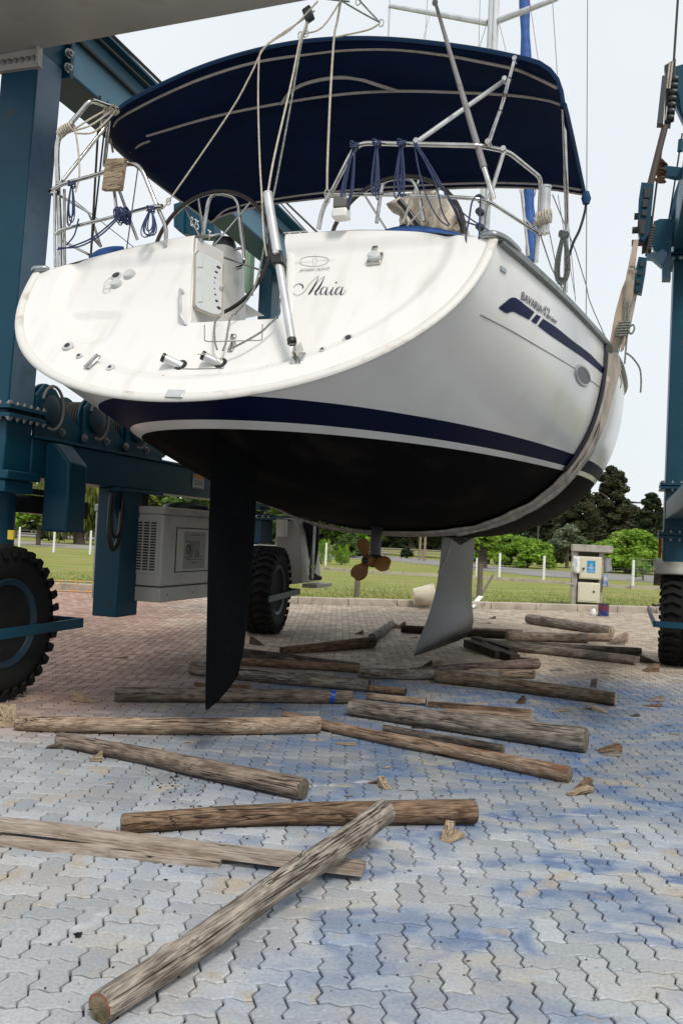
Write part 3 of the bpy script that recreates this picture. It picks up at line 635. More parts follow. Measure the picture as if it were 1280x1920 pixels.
for a0 in (112, 232, 352):
    a0 = radians(a0); er = V((cos(a0), 0, sin(a0))); et = V((-sin(a0), 0, cos(a0))); rws = []
    for i in range(13):
        t = i/12; rr = .05+.185*t; w = .085*sqrt(max(0, 1-((t-.56)/.50)**2)) if t > .12 else .03+.25*t; w = max(w, .004); tw = radians(38-18*t); r = []
        for j in range(9): s_ = -1+2*j/8; r.append(pc+er*rr+et*(s_*w*cos(tw))+V((0, s_*w*sin(tw)+.010*s_*s_, 0)))
        rws.append(r)
    o = MB().grid(rws).build('blade', bronze, prop); sm = o.modifiers.new('s', 'SOLIDIFY'); sm.thickness = .010; sm.offset = 0
# lettering, emblem and side stripe
def side_grid(top, bot, name, m):
    tt = arc([(a, b, 0) for a, b in top], 5); bb = arc([(a, b, 0) for a, b in bot], 5); g_ = []
    for k in range(4): g_.append([hull_hit(p.x+(q.x-p.x)*k/3, p.y+(q.y-p.y)*k/3, .004) for p, q in zip(tt, bb)])
    return MB().grid(g_).build(name, m, yacht)
z5 = lambda x, y: (900+x/4.923, 500+y/4.923)
side_grid([z5(*p) for p in ((176, 372), (235, 325), (285, 288), (335, 292), (415, 354), (500, 420))], [z5(*p) for p in ((174, 388), (215, 414), (245, 430), (305, 417), (378, 452), (450, 490))], 'stripe_decal', decal)
side_grid([z5(520, 440), z5(540, 451), z5(560, 462)], [z5(470, 500), z5(492, 515), z5(515, 530)], 'stripe_decal', decal)
side_grid([z5(*p) for p in ((580, 480), (700, 560), (850, 682), (1000, 795), (1085, 880), (1150, 945))], [z5(*p) for p in ((532, 545), (650, 635), (800, 738), (935, 830), (1050, 918), (1130, 985))], 'stripe_decal', decal)
def side_text(txt, bl, br, tl, m, outline=False, shear=0, name='lettering'):
    a, b, c = hull_hit(*bl, .006), hull_hit(*br, .006), hull_hit(*tl, .006); ex = (b-a); nrm = ex.cross(c-a).normalized(); ey = nrm.cross(ex.normalized()); hgt = (c-a).dot(ey)
    o = text_mesh(txt, 1, m, (0, 0, 0), (1, 0, 0), (0, 1, 0), yacht, name, outline=outline)
    xs = [v.co.x for v in o.data.vertices]; ys = [v.co.y for v in o.data.vertices]; w = max(xs)-min(xs); h_ = max(ys)-0
    sh = (c-a).dot(ex.normalized())/hgt*0
    for v in o.data.vertices:
        X, Y, Z = (v.co.x-min(xs))/w, v.co.y/h_, v.co.z; q = a+ex*X+ey*(Y*hgt)+ex.normalized()*(Y*hgt*shear); q.x = hx(q.y, q.z)+.006+Z*.5; v.co = q
    return o
side_text('BAVARIA', z5(378, 302), z5(566, 432), z5(400, 236), lttr)
side_text('42', z5(566, 438), z5(632, 478), z5(596, 356), lttr, outline=.004, shear=.1)
side_text('cruiser', z5(618, 470), z5(704, 534), z5(640, 438), lttr, shear=.1)
cp = [hull_hit(*z5(x, y), .001) for x, y in ((-420, 215), (-200, 330), (0, 443), (120, 505), (300, 600), (500, 718), (700, 836), (870, 940))]
MB().tube(arc(cp[2:], 4), .0035, 5).build('style_line', mat('grey_groove', (.2, .19, .17), .6), yacht)
cp = [hull_hit(*z5(x, y), .001) for x, y in ((1003, 1040), (1050, 1075), (1100, 1112))]; MB().tube(cp, .0035, 5).build('style_line', mat('grey_groove', (.2, .19, .17), .6), yacht)
pc_ = hull_hit(1091, 705, 0); pa = V((1, 0, 0)); py = V((0, 1, 0)); pz = V((0, 0, 1))
e0 = hull_hit(1091, 691, 0); e1 = hull_hit(1091, 719, 0)
def oval(ry, rz, off, c=pc_): return [(hx(c.y+ry*cos(a), c.z+rz*sin(a))+off, c.y+ry*cos(a), c.z+rz*sin(a)) for a in [2*pi*k/28 for k in range(28)]]
rzp = max(.06, (e0.z-e1.z)/2); 
pm = MB().tube(oval(.29, rzp+.012, .004), .014, 8, closed=True).build('portlight', plast, yacht)
g1 = oval(.272, rzp*.97, .008); MB().add(g1, [tuple(range(28))]).build('pane', glass, pm, smooth=False)
a, b = hull_hit(938, 502), hull_hit(948, 509); MB().bar(a, b, .006, .03).build('drain_slot', greyal, yacht)
# emblem and BAVARIA YACHTS
q4 = lambda x, y: (520+x/5.333, 420+y/5.333)
em = MB()
def stroke(pts, wd, f=q4, off=.005, sub=8, mb=None, scale=.0007):
    P_ = arc([on_face(*f(x, y), off) for x, y in pts], sub); n = len(P_); L_, R_ = [], []
    for i, p in enumerate(P_):
        t = (P_[min(i+1, n-1)]-P_[max(i-1, 0)]).normalized(); s_ = t.cross(TN).normalized(); k = i/(n-1)*(len(wd)-1); a = int(min(k, len(wd)-2)); w = (wd[a]+(wd[a+1]-wd[a])*(k-a))*scale/2
        L_.append(p+s_*w); R_.append(p-s_*w)
    return (mb or em).grid([L_, R_])
stroke([(135, 330), (205, 322), (330, 312)], [2, 5, 2]); stroke([(555, 297), (490, 298), (370, 302)], [2, 5, 2])
stroke([(205, 325), (215, 290), (270, 268), (350, 262), (430, 265), (480, 282), (490, 303), (460, 335), (400, 355), (330, 360), (260, 352), (215, 338), (205, 325)], [7, 7])
stroke([(352, 245), (335, 310), (346, 375)], [1, 6, 1]); stroke([(356, 245), (372, 308), (346, 375)], [1, 6, 1]); em.build('emblem', lttrg, yacht)
a, b = on_face(*q4(195, 418), .005), on_face(*q4(488, 400), .005); o = text_mesh('BAVARIA YACHTS', 1, lttrg, (0, 0, 0), (1, 0, 0), (0, 1, 0), None, 'lettering', ext=.002)
xs = [v.co.x for v in o.data.vertices]; w = max(xs)-min(xs); ex = b-a
for v in o.data.vertices: X, Y, Z = v.co; v.co = a+ex*((X-min(xs))/w)+TU*(Y*.045)+ex.normalized()*(Y*.012)+TN*.001
o.parent = yacht
nm = MB()
def ns(pts, wd): stroke(pts, wd, mb=nm, sub=9, off=.006)
ns([(232, 585), (222, 602), (190, 612), (160, 600), (150, 575), (165, 550), (200, 540), (228, 555), (234, 585)][:1]+[(234, 575), (228, 552), (200, 538), (160, 550), (132, 585), (132, 625), (160, 650), (200, 648), (250, 610), (300, 540), (350, 490), (393, 458)], [4, 12, 10, 7, 4, 4, 4, 5, 4, 4, 3])
ns([(393, 458), (372, 510), (345, 560), (318, 605), (290, 643)], [3, 8, 18, 22, 14]); ns([(290, 643), (330, 590), (390, 510), (452, 458)], [3, 4, 4, 3])
ns([(452, 458), (425, 520), (390, 580), (362, 615), (358, 640), (372, 645), (400, 625), (420, 600)], [3, 12, 22, 20, 12, 6, 4, 3])
ns([(470, 575), (445, 568), (420, 590), (410, 625), (420, 643), (445, 630), (470, 595), (482, 570)], [4, 6, 14, 14, 6, 5, 5, 4]); ns([(484, 568), (466, 610), (462, 638), (478, 643), (500, 620), (515, 600)], [6, 16, 14, 6, 4, 3])
ns([(540, 568), (520, 608), (512, 635), (525, 645), (545, 628), (565, 600)], [6, 16, 14, 6, 4, 3])
ns([(622, 575), (598, 568), (572, 590), (560, 625), (572, 643), (596, 630), (620, 595), (634, 570)], [4, 6, 14, 14, 6, 5, 5, 4]); ns([(638, 566), (618, 610), (612, 638), (630, 644), (652, 620), (668, 596)], [6, 16, 14, 6, 4, 3])
ns([(563, 518), (567, 522), (572, 526)], [12, 18, 12]); nm.build('ship_name', lttr, yacht, smooth=False)
# ------------------------------------------------------------------ canopy, rails, wheels, rig
def Y3(l): return [BT.y(*p) for p in l]
def resample(pts, n):
    P_ = arc([V((a, b, 0)) for a, b in pts], 8); d = [0]
    for a, b in zip(P_, P_[1:]): d.append(d[-1]+(b-a).length)
    out = []; j = 0
    for i in range(n):
        s_ = d[-1]*i/(n-1)
        while j < len(d)-2 and d[j+1] < s_: j += 1
        t = (s_-d[j])/max(1e-9, d[j+1]-d[j]); q = P_[j].lerp(P_[j+1], min(1, t)); out.append((q.x, q.y))
    return out
cA = resample([(203, 224), (235, 196), (300, 161), (380, 126), (470, 98), (560, 80), (650, 73), (740, 75), (830, 84), (900, 94), (965, 107), (1010, 119), (1036, 138), (1050, 163), (1056, 196)], 41)
cB = resample([(196, 254), (232, 268), (275, 254), (400, 219), (530, 193), (640, 177), (745, 170), (870, 175), (960, 181), (1020, 189), (1050, 205), (1066, 236)], 41)
cC = resample([(395, 417), (420, 403), (500, 384), (590, 373), (700, 361), (800, 356), (870, 352), (950, 351), (1030, 355), (1094, 365)], 41)
LA, LB, LC = [[BT.y(*p, y) for p in c] for c, y in ((cA, .9), (cB, 1.45), (cC, 2.55))]
NR = 17; crow = []
for i in range(NR):
    t = i/(NR-1); r = []
    for j, (a, b, c) in enumerate(zip(LA, LB, LC)):
        tb = .34; la = (t-tb)*(t-1)/((0-tb)*(0-1)); lb = (t-0)*(t-1)/((tb-0)*(tb-1)); lc = (t-0)*(t-tb)/((1-0)*(1-tb))
        q = a*la+b*lb+c*lc; q.z += .003*noise.noise(V((q.x*3, q.y*5, 3)))
        r.append(q)
    crow.append(r)
can = MB().grid(crow).build('canopy', canvas, yacht, ang=60); m_ = can.modifiers.new('s', 'SOLIDIFY'); m_.thickness = .012; m_.offset = 1
def on_can(u, v, off=.02):                        # find canopy point seen at a pixel: nearest row point, nudged down
    best = None; 
    r = (cR*((u-640)/F_PX)+cU*((960-v)/F_PX)+cF); o = BT.l((0, 0, EYE)); r = V((r.dot(BT.X), r.dot(BT.Y), r.z)).normalized()
    for i in range(NR-1):
        for j in range(40):
            q = (crow[i][j]+crow[i+1][j]+crow[i][j+1]+crow[i+1][j+1])/4; w = q-o; d = (w-r*w.dot(r)).length
            if best is None or d < best[0]: best = (d, w.dot(r))
    return o+r*(best[1]-off)
def seamline(px, name='seam', m=seam, r=.011, off=.04, sub=12):
    return MB().tube(arc([on_can(u, v, off) for u, v in px], sub), r, 6).build(name, m, can)
seamline([(238, 213), (300, 181), (380, 147), (470, 119), (560, 104), (650, 94), (740, 93), (830, 103), (900, 116), (965, 130), (1005, 146), (1043, 165)])
seamline([(212, 285), (208, 255), (218, 228), (238, 213)]); seamline([(275, 255), (400, 219), (530, 193), (640, 177), (745, 171), (870, 174), (960, 179), (1020, 187), (1050, 196)])
seamline([(527, 195), (545, 172), (575, 156), (625, 146), (670, 148), (710, 160), (745, 171)], r=.014)
seamline([(405, 408), (430, 391), (500, 376), (590, 363), (700, 353), (800, 347), (870, 344), (950, 343), (1030, 347), (1088, 356)], r=.009)
seamline([(245, 285), (262, 272), (281, 264)])
MB().tube([p+V((0, -.012, .0)) for p in LA], .016, 6).build('hem', canvedge, can); MB().tube([r[-1]+V((.008, 0, 0)) for r in crow], .015, 6).build('hem', canvedge, can)
MB().tube([r[0] for r in crow], .012, 6).build('hem', seam, can); MB().tube([p for p in LC], .011, 6).build('hem', seam, can)
def rail(l, r=.0145, name='rail', m=steel, par=None, rad=.09, n=10): return MB().tube(soft(Y3(l), rad, 5), r, n).build(name, m, par or yacht)
pul = tag(empty('x', None), None); bpy.data.objects.remove(pul)
# starboard stern rail and canopy struts
sr = rail([(597, 430, .2), (604, 393, .18), (668, 268, .1), (900, 273, .1), (952, 284, .3), (1014, 334, 1.0), (1011, 395, 1.0), (1004, 492, 1.0)], .0165, 'stern_rail')
rail([(613, 365, .16), (690, 364, .1), (880, 371, .1), (915, 377, .15), (1010, 438, 1.0)], .013, 'lower_rail')
rail([(964, 112, .85), (940, 200, .5), (915, 268, .12)], .0155, 'canopy_strut'); rail([(946, 150, .75), (781, 266, .1)], .0165, 'canopy_strut', alu)
rail([(944, 283, .25), (917, 370, .2), (911, 432, .2)], .015, 'rail_post'); rail([(1055, 196, 1.4), (1060, 330, 1.6), (1062, 430, 1.8), (1059, 548, 1.8)], .0185, 'canopy_post')
for u, v, y in ((965, 112, .85), (946, 150, .75), (915, 268, .12), (781, 266, .1), (944, 281, .25), (1055, 205, 1.4), (917, 372, .2), (1011, 438, 1.0)):
    p = BT.y(u, v, y); MB().cyl(p+V((0, -.03, 0)), p+V((0, .03, 0)), .018, n=12).build('clamp', steel, yacht)
for k in range(3):
    p = BT.y(955-k*9, 148+k*30, .7-.13*k); q = BT.y(953-k*9, 155+k*30, .69-.13*k); MB().cyl(p, q, .0175, n=10).build('joint_band', blk, yacht)
# port stern rail, tall frame
rail([(104, 500, .03), (103, 440, .03), (103, 353, .03)], .012, 'rail_post'); rail([(113, 502, .06), (113, 440, .06), (107, 300, .06), (108, 262, .06), (128, 238, .06), (170, 187, .1), (220, 205, .5)], .020, 'tall_frame', rad=.06)
rail([(122, 500, .1), (121, 430, .1), (121, 355, .1)], .012, 'rail_post')
rail([(98, 356, .02), (120, 344, .04), (188, 326, .05), (240, 306, .05), (264, 311, .05), (298, 395, .05), (312, 425, .08), (311, 455, .1)], .0155, 'stern_rail')
rail([(103, 440, .03), (118, 430, .04), (200, 410, .05), (298, 384, .05)], .013, 'lower_rail')
rail([(118, 339, .06), (198, 238, .3), (203, 230, .35)], .015, 'frame_brace'); rail([(205, 229, .35), (196, 310, .12)], .015, 'frame_brace')
rail([(214, 355, .1), (220, 402, .1)], .013, 'rail_post'); rail([(222, 352, .25), (243, 410, .4), (258, 450, .5)], .012, 'frame_brace')
def X3(l, x): return [BT.x(u, v, x) for u, v in l]
MB().tube(soft([BT.y(*p) for p in ((116, 369, .1), (166, 398, 1.0), (175, 418, 1.3), (190, 463, 1.4))], .08), .012).build('side_rail', steel, yacht)
MB().tube(soft([BT.y(*p) for p in ((118, 452, .1), (172, 480, 1.0))], .05), .012).build('side_rail', steel, yacht)
rail([(174, 445, 1.2), (190, 462, 1.3)], .016, 'frame_brace')
for u, v in ((99, 356), (104, 362), (113, 345), (298, 388)):
    p = BT.y(u, v, .04); MB().cyl(p+V((-.03, 0, 0)), p+V((.03, 0, 0)), .02, n=10).build('clamp', steel if u > 100 else blk, yacht)
# whip pole, gangway pole, passerelle hinge
MB().tube(Y3([(816, 6, .35), (870, 190, .2), (907, 315, .08)]), [.012, .02, .023], 10).build('whip_pole', mat('grey_pole_paint', (.2, .19, .185), .6, dirt=(.1, .09, .09), dscale=20), yacht)
MB().tube(Y3([(907, 315, .08), (925, 372, .08)]), .017, 10).build('whip_pole_socket', steel, yacht)
MB().lathe(BT.y(815, 5, .35), (0, 0, 1), [(.008, -.022), (.02, -.01), (.02, .01), (.008, .022)], 12).build('pole_cap', mat('grey_pole_paint', (.2, .19, .185), .6), yacht)
hb = tp(553, 652, .07); ht = BT.y(502, 366, -.22); hm = hb.lerp(ht, .53)
gp_ = MB().cyl(hb, hm, .027, n=20).build('boarding_pole', alu, yacht); MB().cyl(hm, ht, .031, n=20).build('boarding_pole', alu, yacht)
MB().cyl(ht, ht+(ht-hb).normalized()*.012, .033, n=20).build('pole_cap', plast, yacht); d_ = (ht-hb).normalized()
MB().obox(hm, d_*.055, V((.042, 0, 0)), d_.cross(V((1, 0, 0)))*.04).build('pole_joint', blk, yacht, bevel=.01); MB().cyl(hm+TN*.035+d_*.02, hm+TN*.05+d_*.02, .02, n=16).build('joint_bolt', alu, yacht)
pl_ = on_face(558, 672, .004); MB().obox(pl_, V((.042, 0, 0)), TU*.05, TN*.004).build('hinge_plate', steel, yacht, bevel=.004)
for s_ in (-1, 1): MB().obox(pl_+TU*.03+V((s_*.014, 0, 0))+TN*.03, V((.004, 0, 0)), TU*.045, TN*.03).build('hinge_lug', steel, yacht)
MB().cyl(hb, hb-d_*.03, .03, n=18).build('pole_foot', blk, yacht); MB().cyl(hb-d_*.03+V((-.03, 0, 0)), hb-d_*.03+V((.03, 0, 0)), .008, n=8).build('hinge_pin', steel, yacht)
# steering wheels with guard hoops and binnacles
def wheel(cx, cy, cz, R_, hoop):
    c = V((cx, cy, cz)); ax = V((0, -1, .10)).normalized(); up = V((0, .10, 1)).normalized(); rt = V((1, 0, 0))
    w = MB().tube([c+(rt*cos(a)+up*sin(a))*R_ for a in [2*pi*k/56 for k in range(56)]], .0165, 8, closed=True).build('steering_wheel', mat('brown_black_leather', (.035, .028, .022), .6, dirt=(.07, .05, .04), dscale=20), yacht)
    MB().tube([c+(rt*cos(a)+up*sin(a))*(R_-.006)+ax*-.006 for a in [2*pi*k/56 for k in range(56)]], .012, 8, closed=True).build('wheel_rim', steel, w)
    for k in range(5):
        a = radians(k*72+52); MB().tube([c+ax*.03, c+(rt*cos(a)+up*sin(a))*R_], .0085, 8).build('spoke', steel, w)
    MB().cyl(c-ax*.08, c+ax*.06, .05, .035, 18).build('hub', steel, w)
    return c
cw = wheel(-.83, 1.0, 3.88, .555, 0); cs = wheel(.80, 1.0, 3.85, .55, 0)
rail([(380, 445, 1.25), (392, 368, 1.25), (412, 362, 1.25), (446, 371, 1.25), (452, 430, 1.25), (459, 490, 1.25), (453, 500, 1.2), (443, 503, 1.15)], .0155, 'guard_hoop', rad=.08); rail([(438, 468, 1.2), (454, 465, 1.25)], .012, 'guard_hoop')
rail([(706, 418, 1.25), (716, 345, 1.25), (728, 336, 1.25), (770, 334, 1.25), (782, 350, 1.25), (795, 415, 1.25)], .0155, 'guard_hoop', rad=.06); rail([(784, 338, 1.3), (755, 416, 1.3)], .011, 'guard_hoop')
rail([(372, 372, .98), (383, 445, 1.1)], .009, 'hoop_brace')
def pod(cx, cy, w, z0, z1, tiltx=0):
    rws = []
    for i in range(9):
        t = i/8; z = z0+(z1-z0)*t; ww = w*(1.25-.45*t) if t < .9 else w*.7; dd = .22*(1.2-.4*t)
        rws.append([V((cx+ww*(abs(cos(a))**.6)*(1 if cos(a) > 0 else -1), cy+dd*(abs(sin(a))**.6)*(1 if sin(a) > 0 else -1)+tiltx*t, z)) for a in [2*pi*k/24 for k in range(25)]])
    mb = MB().grid(rws); mb.f.append(list(range(8*25, 8*25+24))); mb.m.append(0); return mb.build('helm_pod', gel, yacht)
pod(-.86, 1.3, .17, 2.95, 4.0, .0); pod(.80, 1.3, .17, 2.95, 3.9, .0)
for cx, cz in ((-.85, 4.01), (.80, 3.98)): MB().lathe((cx, 1.28, cz-.02), (0, -.1, 1), [(.10, 0), (.105, .05), (.09, .09), (.055, .12), (.01, .13)], 24).build('compass', blk, yacht)
# locker door on the port wall of the walk-through, handle, panel joints
def W_(u, v, off=0): return BT.at(u, v, WN, WN.dot(FB))+WN*off
poly = [(365, 574), (366, 480), (371, 474), (411, 492), (416, 499), (414, 589), (409, 593), (398, 592), (380, 585), (371, 581)]
dr = MB().prism([W_(u, v, .004) for u, v in poly], WN*.016).build('locker_door', plast, yacht, bevel=.005)
uc, vc = 391, 535
MB().tube([W_(uc+(u-uc)*1.06, vc+(v-vc)*1.03, .006) for u, v in poly], .006, 6, closed=True).build('door_seal', mat('yellowed_seal', (.35, .31, .22), .6), dr)
for u, v in ((373, 498), (373, 563)): a = W_(u, v, .022); MB().obox(a, (W_(u+5, v, .022)-a), WN*.006, (W_(u, v-8, .022)-a)).build('hinge', plast, dr, bevel=.004)
for u, v, r_ in ((407.5, 505, .017), (403.5, 514, .013), (401, 524.5, .009), (400, 534, .006), (400, 545, .006), (401.5, 556, .009), (404, 568, .013), (408, 581, .017)): MB().cyl(W_(u, v, .019), W_(u, v, .0215), r_, n=14).build('vent_hole', hole, dr)
MB().lathe(W_(411, 545, .02), WN, [(.02, 0), (.018, .02), (.008, .035)], 12).build('latch_knob', plast, dr)
MB().tube(soft([on_face(339, 538, 0), on_face(337, 540, .05), on_face(338, 590, .05), on_face(343, 598, 0)], .03), .011, 8).build('grab_handle', alu, yacht)
jn = MB(); J = [on_face(u, v, .001) for u, v in ((378, 598), (378, 627), (386, 629), (486, 626), (487, 596))]
jn.tube(soft(J, .01, 2), .004, 5).build('panel_joint', mat('grey_sealant', (.28, .26, .24), .7), yacht)
# transom fittings
def disc(u, v, r, h_, m, name, par=None, inner=None, prof=None):
    p = on_face(u, v, -.002); o = MB().lathe(p, TN, prof or [(r, 0), (r, h_*.6), (r*.85, h_)], 24).build(name, m, par or yacht)
    if inner: MB().lathe(p+TN*(h_+.001), TN, [(inner, 0), (inner, .002)], 18).build('opening', hole, o)
    return o
disc(128, 650, .042, .016, plast, 'exhaust_outlet', inner=.021); disc(149, 668, .025, .012, plast, 'drain_ring', inner=.012); disc(207, 689, .032, .014, plast, 'drain_ring', inner=.012)
disc(652, 632, .037, .014, plast, 'drain_ring', inner=.02); disc(604, 655, .022, .012, plast, 'drain_ring', inner=.009)
p = on_face(175, 680, .012); e_ = (V((1, 0, 0))*.35+TU).normalized(); MB().obox(p, e_*.065, e_.cross(TN)*.03, TN*.008).build('stern_bracket', steel, yacht, bevel=.012); MB().obox(p+TN*.012, e_*.06, e_.cross(TN)*.006, TN*.006).build('bracket_rib', steel, yacht)
so_ = disc(213, 507, .045, .014, plast, 'shower_socket', inner=.03); disc(238, 505, .047, .03, plast, 'socket_cap'); disc(214, 523, .042, .035, plast, 'socket_cap')
MB().tube(arc([on_face(*q, .03) for q in ((205, 515), (194, 525), (193, 536), (203, 534), (205, 525))], 4), .004, 5).build('cap_lanyard', plast, yacht)
p = on_face(700, 475, .01); MB().obox(p, V((.05, 0, 0)), TU*.055, TN*.012).build('shore_power_inlet', steel, yacht, bevel=.005)
MB().lathe(p+TN*.01-TU*.005, TN, [(.044, 0), (.044, .03), (.03, .042)], 20).build('inlet_cap', plast, yacht); MB().obox(p+TN*.03+TU*.045, V((.02, 0, 0)), TU*.02, TN*.03).build('inlet_hinge', steel, yacht, bevel=.004)
for u, v in ((330, 673), (405, 669)):               # stowed ladder tubes
    p = on_face(u, v, 0); d2 = (TN*.5+V((-.85, 0, .10))).normalized(); a = p-d2*.02; b = p+d2*.10
    MB().cyl(a, b, .028, n=18).build('ladder_tube', alu, yacht); MB().cyl(b, b+d2*.022, .031, n=18).build('tube_plug', blk, yacht); MB().lathe(on_face(u+3, v, -.003), TN, [(.045, 0), (.042, .01)], 20).build('tube_sleeve', blk, yacht)
MB().tube([on_face(u, v, .002) for u, v in ((320, 680), (360, 680.5), (413, 679), (419, 664))], .0035, 5).build('panel_joint', mat('grey_sealant', (.28, .26, .24), .7), yacht)
p = on_face(430, 640, .01); MB().obox(p, V((.018, 0, 0)), TU*.04, TN*.008).build('latch', steel, yacht, bevel=.003); p = on_face(433, 621, .01); MB().obox(p, V((.018, 0, 0)), TU*.015, TN*.012).build('latch', steel, yacht, bevel=.003)
# deck cleats
c0 = BT.y(553, 441, .16); MB().bar(c0+V((-.09, 0, .02)), c0+V((.09, 0, .02)), .02, .012).bar(c0+V((-.04, 0, -.03)), c0+V((-.04, 0, .02)), .02, .02, (0, 1, 0)).bar(c0+V((.04, 0, -.03)), c0+V((.04, 0, .02)), .02, .02, (0, 1, 0)).build('deck_cleat', steel, yacht, bevel=.003)
MB().lathe(BT.y(1022, 352, 1.0)-V((0, 0, .34)), (0, 0, 1), [(.04, 0), (.04, .33), (.045, .335), (.045, .35), (.03, .352)], 20).build('outboard_bracket_tube', alu, yacht)
lt = MB(); p = BT.y(640, 393, .05); lt.box((p.x-.055, p.y-.05, p.z-.07), (p.x+.055, p.y+.05, p.z+.0)); lo_ = lt.build('stern_light', gel, yacht, bevel=.015); MB().box((p.x-.05, p.y-.045, p.z), (p.x+.05, p.y+.045, p.z+.075)).build('lens', mat('grey_lens', (.12, .12, .11), .15), lo_, bevel=.012)
# mast, spreaders, standing rigging, furled sails
MY = 7.6
def mz(v): return BT.y(915, v, MY)
mb_ = BT.y(905, 470, MY); mt = BT.y(923, -260, MY); mx_ = mb_.x
mast = MB().tube([(mx_, MY, 3.9), (mx_+.01, MY, mt.z)], .085, 16).build('mast', mat('white_mast_paint', (.62, .63, .62), .35, dirt=(.5, .5, .5), dscale=6), yacht)
MB().tube([(mx_+.03, MY-.085, 3.95), (mx_+.03, MY-.085, mt.z)], .014, 6).build('mast_track', greyal, mast)
for v_ in (428, 400, 375): p = BT.y(902, v_, MY-.12); MB().lathe(p, (-.2, -1, 0), [(.05, 0), (.06, .03), (.045, .08), (.055, .11)], 14).build('mast_winch', blk, mast)
MB().tube(Y3([(913, 43, MY), (730, 11, MY+.3)]), [.05, .035], 8).build('spreader', alu, mast); MB().tube(Y3([(930, 40, MY), (1045, -3, MY-.6)]), [.05, .035], 8).build('spreader', alu, mast)
def wire(l, r=.006, name='wire', m=wirem, par=None, sub=0): return MB().tube(arc(Y3(l), sub) if sub else Y3(l), r, 5).build(name, m, par or mast)
wire([(728, -20, 7.8), (731, 12, 7.9), (728, 75, 7.9)]); wire([(803, -40, 7.6), (797, 76, 7.6)]); wire([(900, -20, 7.5), (897, 92, 7.5)]); wire([(1101, -60, 4.6), (1098, 592, 4.6)], .006)
wire([(989, -20, 7), (1010, 125, 7)], .004, m=mat('red_thread_halyard', (.3, .05, .05), .8)); wire([(1033, -30, 6), (1044, 140, 6)]); wire([(912, 44, 7.5), (898, 90, 7.5)]); wire([(935, 42, 7.5), (948, 95, 7.5)]); wire([(805, 30, 7.4), (792, 78, 7.4)], .004)
wire([(728, 14, 7.9), (727, 74, 7.9)], .005)
for l, r in (([(1035, 365, 3), (1078, 470, 4), (1098, 535, 4.6), (1103, 560, 4.8), (1112, 583, 4.9), (1141, 648, 5.6)], .006), ([(1012, 440, 1.1), (1032, 500, 2.2), (1052, 540, 3)], .006), ([(1026, 420, 2), (1046, 520, 3.5), (1066, 572, 4.2)], .005), ([(1045, 365, 4), (1078, 560, 5)], .004), ([(1060, 372, 3), (1070, 470, 4), (1078, 565, 4.6)], .004)): wire(l, r)
fs_ = Y3([(982, -20, 12.2), (985, 100, 12.0), (988, 215, 11.8), (991, 360, 11.6), (994, 430, 11.5), (996, 490, 11.4)])
fs_ = arc(fs_, 8); MB().tube(fs_, [.10+.012*sin(i*.9) for i in range(len(fs_))], 12).build('furled_headsail', bluec, yacht)
hx_ = []
for i in range(90): t = i/89; p = fs_[0].lerp(fs_[-1], t); a = t*34; hx_.append(p+V((cos(a), sin(a), 0))*.118)
MB().tube(hx_[28:40]+[], .012, 5).build('lashing', ropew, yacht); MB().tube(hx_[62:], .012, 5).build('lashing', ropew, yacht)
MB().tube(Y3([(977, 360, 8), (990, 480, 8)]), .022, 8).build('stanchion', steel, yacht); MB().lathe(BT.y(977, 357, 8), (0, 0, 1), [(.02, -.04), (.04, 0), (.02, .04)], 10).build('stanchion_cap', whpost, yacht)
# beige folded sprayhood behind the starboard wheel
sp_ = []; prf = [(742, 372), (765, 362), (800, 356), (828, 366), (848, 392), (862, 424)]; prl = [(768, 428), (780, 430), (800, 430), (822, 431), (845, 432), (862, 434)]
A_ = arc([(a, b, 0) for a, b in prf], 5); B_ = arc([(a, b, 0) for a, b in prl], 5)
for k in range(9):
    t = k/8; sp_.append([BT.y(p.x+(q.x-p.x)*t, p.y+(q.y-p.y)*t, 2.9+.05*sin(i*1.1+t*4)+.08*sin(i*.35)) for i, (p, q) in enumerate(zip(A_, B_))])
o = MB().grid(sp_).build('folded_sprayhood', beige, yacht); m_ = o.modifiers.new('s', 'SOLIDIFY'); m_.thickness = .12; m_.offset = 1
rail([(748, 376, 2.75), (765, 395, 2.75), (788, 430, 2.75)], .03, 'sprayhood_bow', blk); rail([(835, 360, 2.7), (858, 400, 2.7), (868, 436, 2.7)], .022, 'sprayhood_bow', cable)
# control lines over the stern
def rope(l, r, m, name='line', par=None, sub=5, sag=0): return MB().tube(arc(Y3(l), sub), r, 6).build(name, m, par or yacht)
bl = BT.y(578, 27, .15); MB().obox(bl, (.03, 0, .015), (0, .02, 0), (-.02, 0, .05)).build('block', blk, yacht, bevel=.01)
rope([(596, 2, .1), (545, 55, .1), (497, 88, .1), (470, 140, .1), (430, 212, .08), (320, 372, .05), (303, 392, .05)], .006, ropew, sub=4); rope([(590, 20, .15), (560, 42, .15), (515, 72, .13), (495, 90, .1), (486, 110, .1), (484, 190, .1), (487, 300, .05), (491, 370, -.15), (494, 440, -.3), (500, 480, -.3)], .006, ropew)
rope([(578, 32, .15), (568, 62, .12), (563, 72, .1), (545, 160, .05), (515, 290, -.1), (502, 362, -.2)], .0075, ropew); rope([(578, 35, .15), (572, 62, .12), (566, 75, .1), (546, 190, .05), (520, 330, -.05), (512, 370, -.1), (494, 470, -.2), (480, 530, -.3), (465, 560, -.33), (440, 590, -.34)], .007, ropeg)
rope([(645, -8, .2), (605, 50, .15), (570, 64, .12)], .006, ropew); rope([(640, -5, .2), (632, 40, .2), (626, 72, .2), (619, 180, .15), (614, 300, .12), (613, 355, .12)], .008, ropew); rope([(627, 70, .2), (645, 66, .2), (690, 56, .2), (712, 44, .2)], .006, ropew)
